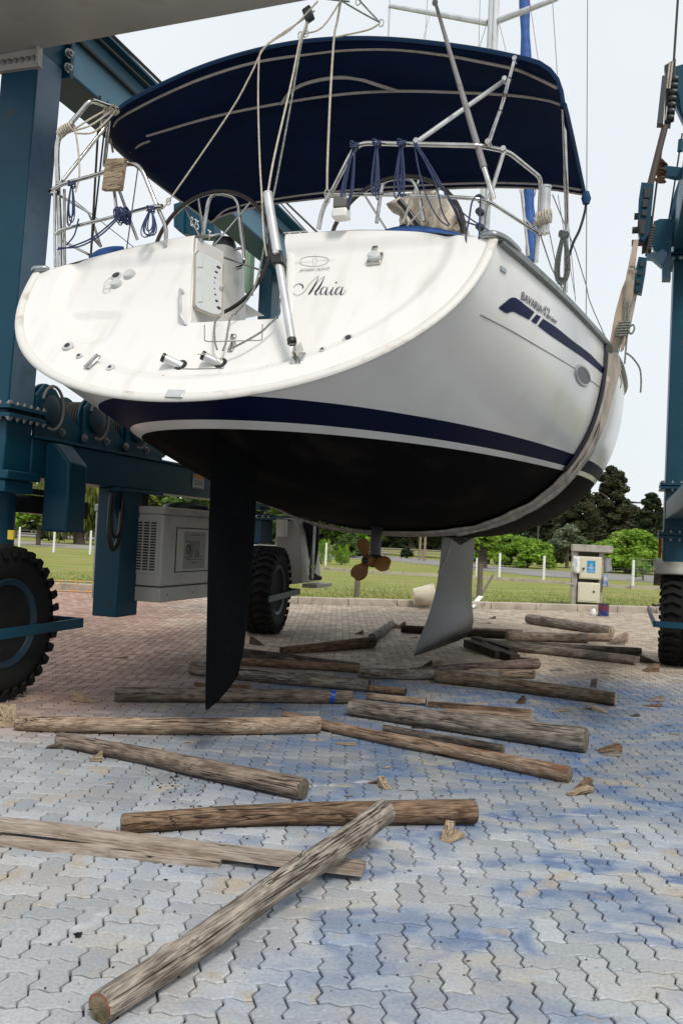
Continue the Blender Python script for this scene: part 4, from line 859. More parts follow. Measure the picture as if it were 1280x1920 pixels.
rope([(620, -10, .2), (680, 25, .2), (712, 42, .2)], .006, ropeg, sub=2); rope([(665, -10, .2), (680, 8, .2), (710, 40, .2)], .006, ropeg, sub=2); rope([(655, 3, .2), (600, -3, .2)], .006, ropeg, sub=2)
for u, v, y in ((563, 66, .12), (573, 63, .12), (714, 43, .2), (671, 3, .2), (613, 362, .12), (316, 378, .05), (613, 376, .12)):
    p = BT.y(u, v, y); MB().tube([p+V((.018*cos(a), 0, .026*sin(a))) for a in [k*pi/6 for k in range(12)]], .005, 5, closed=True).build('shackle', steel, yacht)
rope([(407, 655, -.55), (403, 640, -.5), (402, 615, -.4), (405, 600, -.36), (412, 594, -.34)], .007, ropeg); rope([(418, 657, -.56), (424, 640, -.5), (428, 615, -.42), (431, 600, -.37), (436, 590, -.34)], .007, ropeg)
rope([(430, 655, -.56), (460, 640, -.53), (490, 622, -.48), (505, 608, -.45), (523, 590, -.40), (524, 575, -.36), (525, 560, -.3)], .007, ropeg); rope([(421, 664, -.58), (417, 670, -.6), (412, 679, -.64), (400, 668, -.66), (392, 665, -.68), (370, 664, -.68)], .0035, ropew)
# navy strap hanging from the canopy corner
rope([(1098, 372, 2.5), (1096, 395, 2.5), (1086, 430, 2.45), (1074, 455, 2.4), (1066, 480, 2.4)], .012, mat('dark_webbing', (.015, .02, .03), .8), 'strap'); MB().lathe(BT.y(1098, 372, 2.5), (0, 0, 1), [(.03, -.05), (.045, 0), (.025, .06)], 10).build('corner_pocket', canvedge, yacht)
# ------------------------------------------------------------------ loose things on the yacht
def coil(name, label, cat, c, w, h_, loops, r, m, seed, group=None, hang=1, skew=0):
    rg = random.Random(seed); c = V(c); mb = MB()
    for k in range(loops):
        ww = w*rg.uniform(.55, 1); hh = h_*rg.uniform(.75, 1); dx = rg.uniform(-.02, .02); dy = rg.uniform(-.03, .03); n = 22; pts = []
        for i in range(n):
            t = i/n*2*pi; s_ = (1-cos(t))/2; pts.append(c+V((dx*s_+sin(t)*ww*(.25+.75*s_)*.5+skew*s_*hh, dy*s_, -hh*s_)))
        mb.tube(pts, r, 6, closed=True)
    for k in range(3):
        z = .01-k*.012*hang; mb.tube([c+V((.028*cos(a), .028*sin(a), z+.01*sin(a*2+k))) for a in [i*pi/6 for i in range(12)]], r*1.1, 6, closed=True)
    o = mb.build(name, m, None); w_ = BT.w(c); 
    for v in o.data.vertices: v.co = V(v.co)-c
    o.location = w_; o.rotation_euler = (0, 0, -BT.a); tag(o, label, cat, group); return o
gr = 'blue rope hanks hung on the stern rails'
coil('rope_coil', 'small hank of thin blue rope hanging at the outer corner of the port stern rail', 'rope', BT.y(135, 345, .02), .10, .34, 5, .0045, ropeb, 1, gr)
coil('rope_coil', 'tangle of thin blue rope wound round the lower port rail near its inner end', 'rope', BT.y(283, 392, .0), .14, .22, 6, .0045, ropeb, 2, gr)
coil('rope_coil', 'blue rope loops on the sloping front leg of the starboard stern rail', 'rope', BT.y(664, 272, .04), .12, .55, 4, .0052, ropeb, 3, gr, skew=-.12)
coil('rope_coil', 'thin blue hank hanging between two others in front of the steering wheel', 'rope', BT.y(706, 268, .04), .07, .45, 4, .005, ropeb, 4, gr)
coil('rope_coil', 'short blue hank hung at the middle of the starboard top rail', 'rope', BT.y(752, 268, .04), .07, .38, 4, .005, ropeb, 5, gr)
coil('rope_coil', 'grey rope hank looped on the starboard canopy post above the topsides', 'rope', BT.y(1056, 440, 1.7), .16, .42, 4, .014, ropeg, 6)
def rope_thing(name, label, paths, r, m, group=None):
    mb = MB(); o0 = BT.y(*paths[0][0])
    for l in paths: mb.tube(arc([p-o0 for p in Y3(l)], 5), r, 6)
    o = mb.build(name, m, None); o.location = BT.w(o0); o.rotation_euler = (0, 0, -BT.a); tag(o, label, 'rope', group); return o
rope_thing('rope', 'blue ropes slung from the starboard top rail down to the cushion edge', [[(776, 268, .02), (785, 320, .0), (800, 370, 0), (822, 410, .02), (840, 424, .1)], [(779, 268, .02), (800, 310, 0), (818, 350, 0), (828, 395, .02), (842, 422, .1)], [(781, 270, .0), (815, 325, .0), (845, 380, 0), (862, 410, .1), (900, 425, .15)], [(775, 266, .0), (795, 300, 0), (830, 355, .0), (868, 400, .1), (915, 432, .15)]], .0052, ropeb)
rope_thing('rope', 'slack blue rope tail draped over the starboard corner of the coaming', [[(893, 366, .05), (884, 380, .03), (879, 410, .03), (873, 445, .02), (878, 465, -.02), (888, 473, -.04)], [(900, 368, .05), (899, 400, .05), (898, 435, .03), (896, 465, .0)]], .006, ropeb)
rope_thing('rope', 'blue rope strung slackly from rail corner to rail across the port side', [[(108, 468, .0), (135, 462, 0), (175, 445, 0), (212, 415, .02), (225, 400, .03)], [(110, 465, .0), (150, 462, 0), (190, 440, 0), (220, 412, .02), (235, 398, .03)], [(225, 405, .02), (245, 398, .0), (270, 390, .02), (300, 385, .03)], [(148, 410, .02), (140, 440, .02), (125, 460, 0)]], .006, ropeb)
mbk = MB(); rg = random.Random(4)
for k in range(16):
    c = BT.y(228+rg.uniform(-10, 14), 404+rg.uniform(-4, 6), .04); mbk.tube([c+V((.03*cos(a)*.5, .03*cos(a+1), .045*sin(a))) for a in [i*pi/6 for i in range(12)]], .005, 5, closed=True)
o = mbk.build('rope_whipping', ropeb, None); c = V(o.data.vertices[0].co)
for v in o.data.vertices: v.co = V(v.co)-c
o.location = BT.w(c); o.rotation_euler = (0, 0, -BT.a); tag(o, 'dense wrapping of blue rope turns at the middle of the lower port rail', 'rope')
def wrap(l, r, turns, R_, m, label, extra=()):
    a, b = Y3(l); d = b-a; u, w = perp(d); mb = MB(); n = turns*10; mb.tube([a+d*(i/n)+(u*cos(i*2*pi/10)+w*sin(i*2*pi/10))*(R_+.006*sin(i*.7)) for i in range(n+1)], r, 6)
    for e in extra: mb.tube(arc(Y3(e), 5), r*.9, 6)
    o = mb.build('rope_lashing', m, None)
    for v in o.data.vertices: v.co = V(v.co)-a
    o.location = BT.w(a); o.rotation_euler = (0, 0, -BT.a); return tag(o, label, 'rope')
wrap([(112, 250, .06), (138, 236, .06)], .008, 7, .032, ropew, 'cream rope lashed round the bend of the tall port frame', [[(140, 245, .05), (170, 235, .1), (200, 215, .3), (212, 205, .4)], [(140, 250, .05), (175, 248, .1), (205, 222, .3), (216, 208, .4)], [(142, 246, .05), (148, 290, .05), (149, 330, .05), (142, 360, .03)], [(140, 242, .05), (168, 224, .1), (196, 208, .3)]])
wrap([(196, 206, .35), (220, 212, .5)], .007, 5, .024, ropew, 'cream rope tying the tall frame to the canopy corner', [[(205, 205, .35), (213, 196, .4), (222, 214, .45)], [(200, 210, .3), (190, 225, .3), (192, 240, .3)]])
wrap([(1003, 411, .95), (1034, 405, .95)], .008, 6, .045, ropew, 'cream rope lashing the grey metal tube to the starboard rail', [[(1002, 415, .95), (1000, 420, .95), (1004, 425, .95)], [(1019, 428, .95), (1020, 442, .95)]])
bc = BT.y(215, 328, .01); bo = MB().obox((0, 0, 0), (.092, 0, -.012), (0, .022, 0), (.014, 0, .118)).build('wooden_block', w_ply, None, bevel=.006); bo.location = BT.w(bc); bo.rotation_euler = (0, 0, -BT.a-.15)
tag(bo, 'square sawn wood block fixed to the port stern rail', 'wood block')
mh = MB(); mh.obox((0, -.026, -.0), (.085, 0, -.011), (0, .002, 0), (.0, 0, .002)); 
# ------------------------------------------------------------------ hoisting sling
sling = empty('hoist_sling', BT); tag(sling, 'wide canvas hoist sling wrapped under the hull and up to the blue hoist blocks', 'sling')
def sec(y, n=60, full=True):
    out = []
    for i in range(n+1):
        th = i/n*pi/2; a, b, k = f_zs(y), f_zk(y), f_n(y); out.append((f_xs(y)*max(0, cos(th))**(2/k), y, a-(a-b)*sin(th)**(2/k)))
    return out
def belt(y0, y1, off, name, m, t0=0, t1=120, wob=.0, ny=7):
    rws = []
    for k in range(ny):
        t = k/(ny-1); y = y0+(y1-y0)*t; s_ = sec(y); ful = [V(p) for p in s_]+[V((-p[0], p[1], p[2])) for p in s_[-2::-1]]
        r = []
        for i in range(t0, min(t1, len(ful)-1)+1):
            a, b = ful[max(0, i-1)], ful[min(len(ful)-1, i+1)]; d = (b-a).normalized(); nn = V((d.z, 0, -d.x)); nn = -nn if nn.dot(V((ful[i].x, 0, ful[i].z-2.9))) < 0 else nn
            q = ful[i]+nn*(off+wob*noise.noise(V((i*.25, t*4, 2)))+.012*sin(t*pi)); q.y += wob*2.2*noise.noise(V((i*.12, 7, 1))); r.append(q)
        rws.append(r)
    o = MB().grid(rws).build(name, m, sling); s2 = o.modifiers.new('s', 'SOLIDIFY'); s2.thickness = .02; s2.offset = 0; return o
belt(3.52, 3.97, .035, 'belt', slingm, 4, 120, .018); belt(3.66, 3.80, .06, 'belt_ply', slingm, 6, 50, .02, 4); belt(3.46, 3.54, .02, 'chafe_pad', slingd, 0, 24)
SY = 3.75
def slab(poly, y, th, name, m, par, fr=BT, bevel=.004, taper=0):
    P_ = [fr.y(u, v, y) for u, v in poly]; return MB().prism([p-V((0, th/2, 0)) for p in P_], (0, th, 0)).build(name, m, par, bevel=bevel)
slab([(1141, 650), (1152, 590), (1164, 545), (1172, 525), (1187, 452), (1196, 450), (1192, 480), (1185, 560), (1176, 600), (1168, 632), (1158, 664)], SY, .06, 'belt', slingb, sling)
slab([(1140, 668), (1148, 662), (1158, 662), (1164, 692), (1150, 735), (1136, 790), (1122, 818), (1128, 745)], SY-.1, .05, 'belt_flap', slingm, sling)
slab([(1186, 551), (1193, 553), (1180, 618), (1168, 655), (1162, 660), (1172, 610)], SY+.25, .05, 'belt', slingb, sling)
def srope(l, r=.010, m=ropeg, name='tie_rope'): return MB().tube(arc(Y3(l), 5), r, 6).build(name, m, sling)
srope([(1173, 528, SY-.06), (1172, 560, SY-.06), (1171, 600, SY-.06), (1168, 622, SY-.06)]); srope([(1180, 500, SY-.06), (1188, 500, SY-.06), (1192, 512, SY-.06)]); srope([(1188, 555, SY-.0), (1178, 590, SY-.06), (1174, 612, SY-.06)])
srope([(1176, 615, SY-.08), (1186, 609, SY-.08), (1188, 618, SY-.08), (1182, 626, SY-.08), (1176, 618, SY-.08)]); srope([(1172, 620, SY-.06), (1160, 650, SY-.06), (1154, 672, SY-.08)])
srope([(1178, 560, SY-.06), (1176, 610, SY-.06), (1172, 660, SY-.06), (1170, 682, SY-.06)]); srope([(1174, 662, SY-.06), (1186, 672, SY-.06), (1198, 690, SY-.06), (1201, 712, SY-.06), (1200, 736, SY-.06)]); srope([(1160, 700, SY), (1164, 715, SY), (1162, 728, SY)], .006)
for k in range(6): c = BT.y(1170-k*1.2, 604+k*5, SY-.07); MB().tube([c+V((.055*cos(a), .05*sin(a), .01*sin(a))) for a in [i*pi/6 for i in range(12)]], .009, 5, closed=True).build('knot_turn', ropeg, sling)
# keel strop end fitting seen at the root of the keel
p = V((.02, 5.93, 1.70)); MB().lathe(p, (0, -1, 0), [(.05, 0), (.05, .06), (.03, .07)], 18).build('sling_pin', alu, sling)
MB().prism([(.25, 5.75, 1.67), (.52, 5.6, 1.60), (.40, 5.5, 1.50), (.10, 5.8, 1.63)], (.05, .06, .02)).build('belt_end', slingm, sling)
srope([(845, 1010, 5.2), (838, 1040, 5.2), (822, 1075, 5.2)], .018, slingm, 'webbing_tail')
# ------------------------------------------------------------------ travel lift
lift = empty('travel_lift', LF); tag(lift, 'big blue steel travel lift on rubber tyres straddling the yacht', 'boat lift')
LX, LY, LZ = V((1, 0, 0)), V((0, 1, 0)), V((0, 0, 1))
def lbox(a, b, name, m=lblue, bevel=.012, par=None): return MB().box(a, b).build(name, m, par or lift, bevel=bevel)
def bolts(pts, ax, r=.018, h_=.02, name='bolt', par=None, m=bolt):
    o = None
    for p in pts:
        if o is None: o = MB().lathe((0, 0, 0), ax, [(r*1.5, 0), (r*1.5, h_*.25), (r, h_*.3), (r, h_), (r*.55, h_*1.05), (r*.5, h_*1.5)], 8).build(name, m, par or lift); o.location = p; src = o
        else: c = src.copy(); COL.objects.link(c); c.location = p
CX = LF.y(20, 690, -.3).x                           # starboard edge of the near port column
cx1, cy0, cy1, cxt, cyt = .12, -.3, .045, .209, .03; cw_ = .37
def shaft(x0, x1, y0, y1, z0, z1, name, m=lblue, zA=2.86, zB=5.43):    # follows the slight inward lean of the leg
    f = lambda z: (cxt-cx1)*(z-zA)/(zB-zA)
    return MB().hexa([(x0+f(z0), y0, z0), (x1+f(z0), y0, z0), (x1+f(z0), y1, z0), (x0+f(z0), y1, z0), (x0+f(z1), y0, z1), (x1+f(z1), y0, z1), (x1+f(z1), y1, z1), (x0+f(z1), y1, z1)]).build(name, m, lift, bevel=.012)
shaft(cx1-cw_, cx1, cy0, cy1, 2.40, 6.4, 'column'); shaft(cx1, cx1+.004, cy0+.012, cy1-.012, 2.5, 5.6, 'column_lit_face', lgrey)  # thin sheet on the column: light on its starboard face put into the colour
zf = LF.x(70, 785, cx1).z
for z in (zf+.03, zf-.045): lbox((cx1-cw_-.08, cy0-.08, z), (cx1+.07, cy1+.08, z+.035), 'flange', bevel=.004)
bolts([(cx1+.05, cy0-.04+.09*k, zf+.065) for k in range(6)]+[(cx1-.38+.085*k, cy0-.06, zf+.065) for k in range(6)], (0, 0, 1)); bolts([(cx1+.05, cy0-.04+.09*k, zf-.045) for k in range(6)]+[(cx1-.38+.085*k, cy0-.06, zf-.045) for k in range(6)], (0, 0, -1))
zs0, zs1 = LF.x(120, 905, cx1).z, LF.x(120, 832, cx1).z
shaft(cx1-cw_-.002, cx1+.002, cy0-.002, cy1+.002, zs0, zf-.047, 'column_foot')
lbox((cx1-.40, cy1, zs0+.02), (cx1-.004, 6.9, zs1), 'side_beam'); lbox((cx1-.44, cy1, zs1), (cx1+.03, 6.9, zs1+.025), 'beam_flange', bevel=.004)
zt_ = LF.x(40, 890, cx1+.02).z; lbox((cx1-cw_-.06, cy0-.06, zs0-.03), (cx1+.07, cy1+.05, zs0+.05), 'swivel_plate'); lbox((cx1-cw_-.02, cy0-.04, zs0-.14), (cx1+.03, cy1, zs0-.032), 'swivel_plate')
MB().cyl((cx1-.34, -.02, 1.28), (cx1-.34, -.02, zs0-.14), .20, n=28).build('wheel_swivel', lblue, lift); p = LF.y(22, 1003, -.22); lbox((p.x-.03, -.235, p.z-.04), (p.x+.03, -.215, p.z+.04), 'reflector', yelm, .003)
MB().bar((cx1-.2, .2, zs0-.22), (cx1-.12, 1.0, zs0-.25), .2, .16).build('steering_cylinder', blk, lift); MB().bar((cx1-.1, -.2, zs0-.10), (cx1-.08, .95, zs0-.12), .05, .05).build('steering_rod', blk, lift)
# sloped bracket box and box leg beside the generator
b0, b1 = LF.x(128, 862, cx1+.05), LF.x(180, 1000, cx1+.25); y0_ = LF.x(140, 920, cx1+.25).y
MB().prism([(cx1, y0_-.12, zs1-.02), (cx1+.10, y0_-.12, zs1-.02), (cx1+.27, y0_-.12, zs1-.20), (cx1+.27, y0_-.12, b1.z), (cx1, y0_-.12, b1.z)], (0, .28, 0)).build('bracket_box', lblue, lift, bevel=.02)
lz = LF.x(219, 1158, cx1).z; ly0, ly1 = LF.x(219, 1158, cx1).y, LF.x(257, 1150, cx1).y
lbox((cx1-.30, ly0, lz), (cx1-.0, ly1, zs0+.02), 'box_leg', bevel=.01); lbox((cx1-.02, ly0-.2, zs0-.02), (cx1+.06, ly1+.35, zs0+.015), 'leg_flange', bevel=.004)
MB().prism([(cx1-.02, ly0-.002, zs0-.02), (cx1-.02, ly0-.26, zs0-.02), (cx1-.02, ly0-.002, zs0-.35)], (-.02, 0, 0)).build('gusset', lblue, lift)
MB().tube(arc([(cx1+.05, ly0-.30, zs0-.05), (cx1+.06, ly0-.33, zs0-.45), (cx1+.06, ly0-.25, zs0-.62), (cx1+.05, ly0-.12, zs0-.5), (cx1+.02, ly0-.03, zs0-.1)], 6), .028, 8).build('hydraulic_hose', blk, lift); MB().tube(arc([(cx1+.05, ly0-.28, zs0-.05), (cx1+.06, ly0-.28, zs0-.4), (cx1+.06, ly0-.2, zs0-.5), (cx1+.05, ly0-.1, zs0-.4), (cx1+.02, ly0-.03, zs0-.1)], 6), .018, 8).build('hydraulic_hose', blk, lift)
# winches on the side beam
wy = [LF.x(u, v, cx1-.05).y for u, v in ((113, 818), (197, 832), (272, 846))]
for k, y in enumerate(wy):
    mb = MB(); zb = zs1+.026
    for dx in (0,):
        mb.prism([(cx1-.02, y-.42, zb), (cx1-.02, y+.10, zb), (cx1-.02, y+.10, zb+0.100), (cx1-.02, y+.04, zb+0.296), (cx1-.02, y-.14, zb+0.459), (cx1-.02, y-.30, zb+0.488), (cx1-.02, y-.42, zb+0.370)], (-.03, 0, 0))
    mb.build('winch_cheek', lblue, lift, bevel=.004)
    MB().prism([(cx1-.05, y+.04, zb), (cx1-.05, y+.40, zb), (cx1-.05, y+.40, zb+0.100), (cx1-.05, y+.10, zb+0.296), (cx1-.05, y+.04, zb+0.311)], (-.35, 0, 0)).build('winch_housing', lblue, lift, bevel=.008)
    dr_ = MB().lathe((cx1-.40, y-.22, zb+0.266), (1, 0, 0), [(.235, 0), (.235, .02), (.16, .03), (.16, .30), (.235, .31), (.235, .335)], 32).build('winch_drum', lblue, lift)
    MB().tube([(cx1-.36+.26*i/200, y-.22+.175*cos(i/200*2*pi*9), zb+0.266+.175*sin(i/200*2*pi*9)) for i in range(201)], .014, 6).build('wire_rope', cable, dr_)
    MB().lathe((cx1-.012, y-.24, zb+0.266), (1, 0, 0), [(.13, 0), (.13, .03), (.10, .05), (.05, .06)], 28).build('gear_cover', lrim, dr_)
    MB().tube([(cx1+.03, y-.24+.16*cos(a), zb+0.274+.20*sin(a)) for a in [pi*(.9-i/16*1.5) for i in range(17)]], .014, 6).build('hydraulic_hose', mat('braided_grey_hose', (.16, .15, .14), .7), lift)
    bolts([(cx1-.02, y-.02, zb+0.080), (cx1-.05+.035, y+.34, zb+0.070)], (1, 0, 0), .028, .025)
# generator housing
gx = cx1+.30; gy0 = LF.x(306, 1000, gx).y; gz0, gz1 = LF.x(385, 1120, gx).z, LF.x(385, 962, gx).z; gy1 = gy0+2.1
gen = lbox((gx-.85, gy0, gz0+.17), (gx, gy1, gz1-.05), 'generator_housing', gwhite, .02); lbox((gx-.86, gy0-.012, gz1-.05), (gx+.012, gy1+.01, gz1+.03), 'housing_lid', gwhite, .012, gen); lbox((gx-.84, gy0-.008, gz0), (gx+.008, gy1, gz0+.158), 'housing_base', gwhite, .012, gen)
gp0 = LF.y(275, 968, gy0-.01); gx0 = gx-.04; gw = .30
lbox((gx0-gw, gy0-.012, gz0+.30), (gx0, gy0-.001, gz1-.11), 'vent_panel', gwhite, .003, gen)
for i in range(3):
    for j in range(18): z = gz0+.35+j*(gz1-gz0-.50)/17; MB().box((gx0-gw+.03+i*.085, gy0-.0145, z-.009), (gx0-gw+.095+i*.085, gy0-.012, z+.009)).build('vent_slot', hole, gen)
dy0 = LF.x(332, 1000, gx).y; lbox((gx, dy0, gz0+.33), (gx+.012, dy0+1.0, gz1-.20), 'access_door', gwhite, .006, gen)
MB().tube([(gx+.002, y, z) for y, z in ((dy0-.012, gz0+.32), (dy0+1.01, gz0+.32), (dy0+1.01, gz1-.19), (dy0-.012, gz1-.19))], .006, 5, closed=True).build('door_gap', hole, gen)
sy0 = LF.x(345, 1000, gx).y; sy1 = LF.x(384, 1000, gx).y; sg = lbox((gx+.012, sy0, gz1-.65), (gx+.018, sy1, gz1-.23), 'maker_plate', mat('brushed_maker_plate', (.26, .25, .22), .5, .2), .002, gen)
sw = sy1-sy0
def ltext(txt, y, z, size, name='lettering', m=lttr, x=None, par=None, sx=1.0, bold=0): return text_mesh(txt, size, m, (x or gx+.0195, y, z), (0, 1, 0), (0, 0, 1), par or gen, name, ext=.001, sx=sx, bold=bold)
o = ltext('DM', sy0+sw*.36, gz1-.495, .19, sx=sw*.34/.19/1.55, bold=.028); ring = MB().tube([(gx+.02, sy0+sw*.17+.035*cos(a)*sw/.5, gz1-.43+.055*sin(a)) for a in [k*pi/10 for k in range(20)]], .007, 5, closed=True).build('emblem_ring', lttr, gen)
for dy, dz, hy, hz_ in ((.10, .09, .02, .014), (.22, .09, .035, .014), (.30, 0, .012, .09), (.10, -.09, .02, .014), (.24, -.09, .05, .014)): MB().box((gx+.018, sy0+sw*dy-hy*sw, gz1-.43+dz-hz_), (gx+.021, sy0+sw*dy+hy*sw, gz1-.43+dz+hz_)).build('emblem_bar', lttr, gen)
MB().box((gx+.018, sy0+sw*.33, gz1-.515), (gx+.0205, sy0+sw*.92, gz1-.508)).build('emblem_bar', lttr, gen)
for z, a, b in ((-.545, .12, .88), (-.585, .35, .62), (-.265, .3, .7)): MB().box((gx+.018, sy0+sw*a, gz1+z-.004), (gx+.0195, sy0+sw*b, gz1+z+.004)).build('print_line', cable, gen)
MB().cyl((gx-.35, gy0+.15, gz1+.02), (gx-.38, gy0+.2, gz1+.40), .06, n=16).build('exhaust_pipe', cable, gen); MB().lathe((gx-.3, gy0+1.1, gz1+.03), (0, 0, 1), [(.3, 0), (.28, .05), (.12, .09)], 20).build('air_filter_cap', blk, gen)
bolts([(gx+.002, gy0+.15+.55*k, gz1-.01) for k in range(3)]+[(gx+.002, gy0+.15+.6*k, gz0+.08) for k in range(3)], (1, 0, 0), .012, .01, par=gen)
p0, p1 = LF.x(363, 888, cx1+.004), LF.x(382, 918, cx1+.004); lab = MB().box((cx1-.002, p0.y, p1.z), (cx1+.004, p1.y, p0.z)).build('warning_label', mat('white_label_paper', (.5, .5, .48), .6), lift); MB().box((cx1+.004, p0.y, p0.z-.055), (cx1+.006, p1.y, p0.z)).build('label_header', orng, lab)
for k in range(7):
    if k != 3: MB().box((cx1+.004, p0.y+.03, p0.z-.085-k*.022), (cx1+.0055, p1.y-.03, p0.z-.077-k*.022)).build('print_line', lttr, lab)
# wheels
def lift_wheel(px, head, label_yaw=0, D=1.36, Wd=.50, side=1):
    g_ = G(*px); c = LF.l((g_.x, g_.y, D/2-.01)); w = bpy.data.objects.new('wheel', None); COL.objects.link(w); w.parent = lift; w.location = c; w.rotation_euler = (0, 0, head)
    R_ = D/2; prof = [(.36, -.20), (.40, -.235), (.50, -.25), (.60, -.235), (.635, -.19), (.645, -.05), (.645, .05), (.635, .19), (.60, .235), (.50, .25), (.40, .235), (.36, .20)]
    MB().lathe((0, 0, 0), (1, 0, 0), [(r, t*Wd/.5) for r, t in prof], 64).build('tyre', rubber, w, ang=60)
    tr_ = MB(); NL = 32
    for k in range(NL):
        a = 2*pi*k/NL
        for s_ in (-1, 1):
            aa = a+(pi/NL if s_ > 0 else 0)
            def P_(x, da, r): return (x*Wd/.5, -sin(aa+da)*r, cos(aa+da)*r)
            q = []
            for r_, gsh in ((.628, 0), (R_, .012)):
                q += [P_(s_*.02, .035+gsh, r_), P_(s_*.13, -.035+gsh, r_), P_(s_*.255, .02+gsh, r_-.02), P_(s_*.255, .125-gsh, r_-.02), P_(s_*.13, .075-gsh, r_), P_(s_*.02, .15-gsh, r_)]
            n0 = len(tr_.v); tr_.v += q; tr_.f += [[n0+i for i in (0, 1, 4, 5)], [n0+i for i in (1, 2, 3, 4)], [n0+6+i for i in (0, 1, 4, 5)], [n0+6+i for i in (1, 2, 3, 4)]]+[[n0+i, n0+(i+1) % 6, n0+6+(i+1) % 6, n0+6+i] for i in range(6)]; tr_.m += [0]*10
            q2 = [P_(s_*.235, .02, .632), P_(s_*.262, .025, .565), P_(s_*.262, .12, .565), P_(s_*.235, .125, .632), P_(s_*.252, .02, .655), P_(s_*.275, .03, .575), P_(s_*.275, .115, .575), P_(s_*.252, .125, .655)]
            tr_.add(q2, [(0, 3, 2, 1), (4, 5, 6, 7), (0, 1, 5, 4), (1, 2, 6, 5), (2, 3, 7, 6), (3, 0, 4, 7)])
    tg = tr_.build('tread', rubber, w, smooth=False); tag(tg, kind='stuff')
    rimo = MB().lathe((0, 0, 0), (1, 0, 0), [(.10, .02), (.15, .06), (.27, .06), (.30, .12), (.33, .215), (.375, .235), (.39, .225), (.375, .2), (.36, .18)], 48).build('rim', lrim, w, ang=30)
    MB().lathe((0, 0, 0), (-1, 0, 0), [(.10, .02), (.15, .06), (.27, .06), (.30, .12), (.33, .215), (.375, .235), (.39, .225), (.375, .2), (.36, .18)], 48).build('rim', lrim, w, ang=30)
    MB().lathe((0, 0, 0), (1, 0, 0), [(.13, .0), (.13, .14), (.10, .18), (.05, .19)], 24).build('hub', cable, rimo)
    for k in range(10): a = 2*pi*k/10; MB().cyl((.06, .20*cos(a), .20*sin(a)), (.095, .20*cos(a), .20*sin(a)), .018, n=6).build('wheel_nut', bolt, rimo)
    return w, c
def guard(c, head, z=.58, ry=.95, name='tyre_guard'):
    R3 = Matrix.Rotation(head, 3, 'Z'); P_ = lambda x, y, z: V(c)*1+R3 @ V((x, y, 0))+V((0, 0, z-c.z))
    MB().bar(P_(.36, -1.0, z), P_(.36, ry, z+.02), .02, .09).build(name, lblue, lift, bevel=.004); MB().bar(P_(.36, ry, z+.02), P_(-.36, ry, z+.02), .02, .09).build(name, lblue, lift, bevel=.004)
w1, c1 = lift_wheel((-34, 1311), -.04); guard(c1, -.04, .60, .88); w2, c2 = lift_wheel((492, 1187), .10); guard(c2, .10, .60, .80, 'tyre_guard'); w3, c3 = lift_wheel((1272, 1247), -.02)
R3 = Matrix.Rotation(-.02, 3, "Z")
Pw = lambda x, y, z: V((c3.x, c3.y, 0))+R3 @ V((x, y, 0))+V((0, 0, z))
MB().bar(Pw(-.35, -.82, .60), Pw(.8, -.82, .60), .03, .08).build('tyre_guard', lblue, lift, bevel=.004); MB().bar(Pw(-.35, -.82, .60), Pw(-.42, .4, .72), .03, .08).build('tyre_guard', lblue, lift, bevel=.004)
for k in range(10): a = radians(-70+k*16); b = radians(-70+(k+1)*16); q = [Pw(x, -sin(t)*r, .67+cos(t)*r) for r in (.74, .77) for t in (a, b) for x in (-.33, .5)]; k
fr = MB().grid([[Pw(x, -sin(radians(t))*.76, .68+cos(radians(t))*.76) for t in range(-60, 41, 5)] for x in (-.36, .6)]); o = fr.build('mudguard', gwhite, lift); m_ = o.modifiers.new('s', 'SOLIDIFY'); m_.thickness = .03
MB().grid([[Pw(-.36, -sin(radians(t))*r, .68+cos(radians(t))*r) for t in range(-60, 41, 5)] for r in (.60, .77)]).build('mudguard_skirt', gwhite, lift)
MB().bar(Pw(-.3, .1, 1.45), Pw(-.3, .1, 1.78), .04, .04, (1, 0, 0)).build('lamp_bracket', redm, lift); MB().bar(Pw(-.22, .12, 1.45), Pw(-.22, .12, 1.7), .05, .03, (1, 0, 0)).build('lamp_bracket', whpost, lift)
# far port column, far housing, axle brackets
fx = LF.y(522, 520, 6.4).x
lbox((fx-.22, 6.15, 1.9), (fx, 6.5, 6.1), 'column'); 
fz = LF.y(500, 965, 6.1).z; lbox((fx-.5, 6.0, fz-.03), (fx+.30, 6.7, fz+.0), 'flange', bevel=.004); lbox((fx-.5, 6.0, fz-.08), (fx+.30, 6.7, fz-.045), 'flange', bevel=.004)
bolts([(fx-.4+.1*k, 6.0, fz-.035) for k in range(7)], (0, -1, 0), .014, .02); lbox((fx-.45, 6.1, fz-.45), (fx+.05, 6.55, fz-.08), 'column_foot')
a, b = LF.y(532, 1005, 6.0), LF.y(548, 975, 6.0); lbox((a.x-.12, 5.97, a.z-.02), (a.x+.02, 6.1, b.z), 'switch_box', gwhite, .01)
hy = 6.9; q = [LF.y(u, v, hy) for u, v in ((515, 1010), (527, 972), (551, 972), (562, 998), (568, 1092), (545, 1096), (520, 1060))]
cabin = MB().prism([p for p in q], (0, .9, 0)).build('control_cabin', gwhite, lift, bevel=.02); pt0, pt1 = LF.y(566, 1098, hy), LF.y(592, 1092, hy); lbox((pt0.x, hy, pt0.z-.03), (pt1.x+.02, hy+.8, pt0.z+.03), 'step_plate', gwhite, .004, cabin)
MB().cyl(LF.y(585, 1085, hy+.05), LF.y(590, 985, hy+.05), .022, n=10).build('grab_pole', alu, cabin)
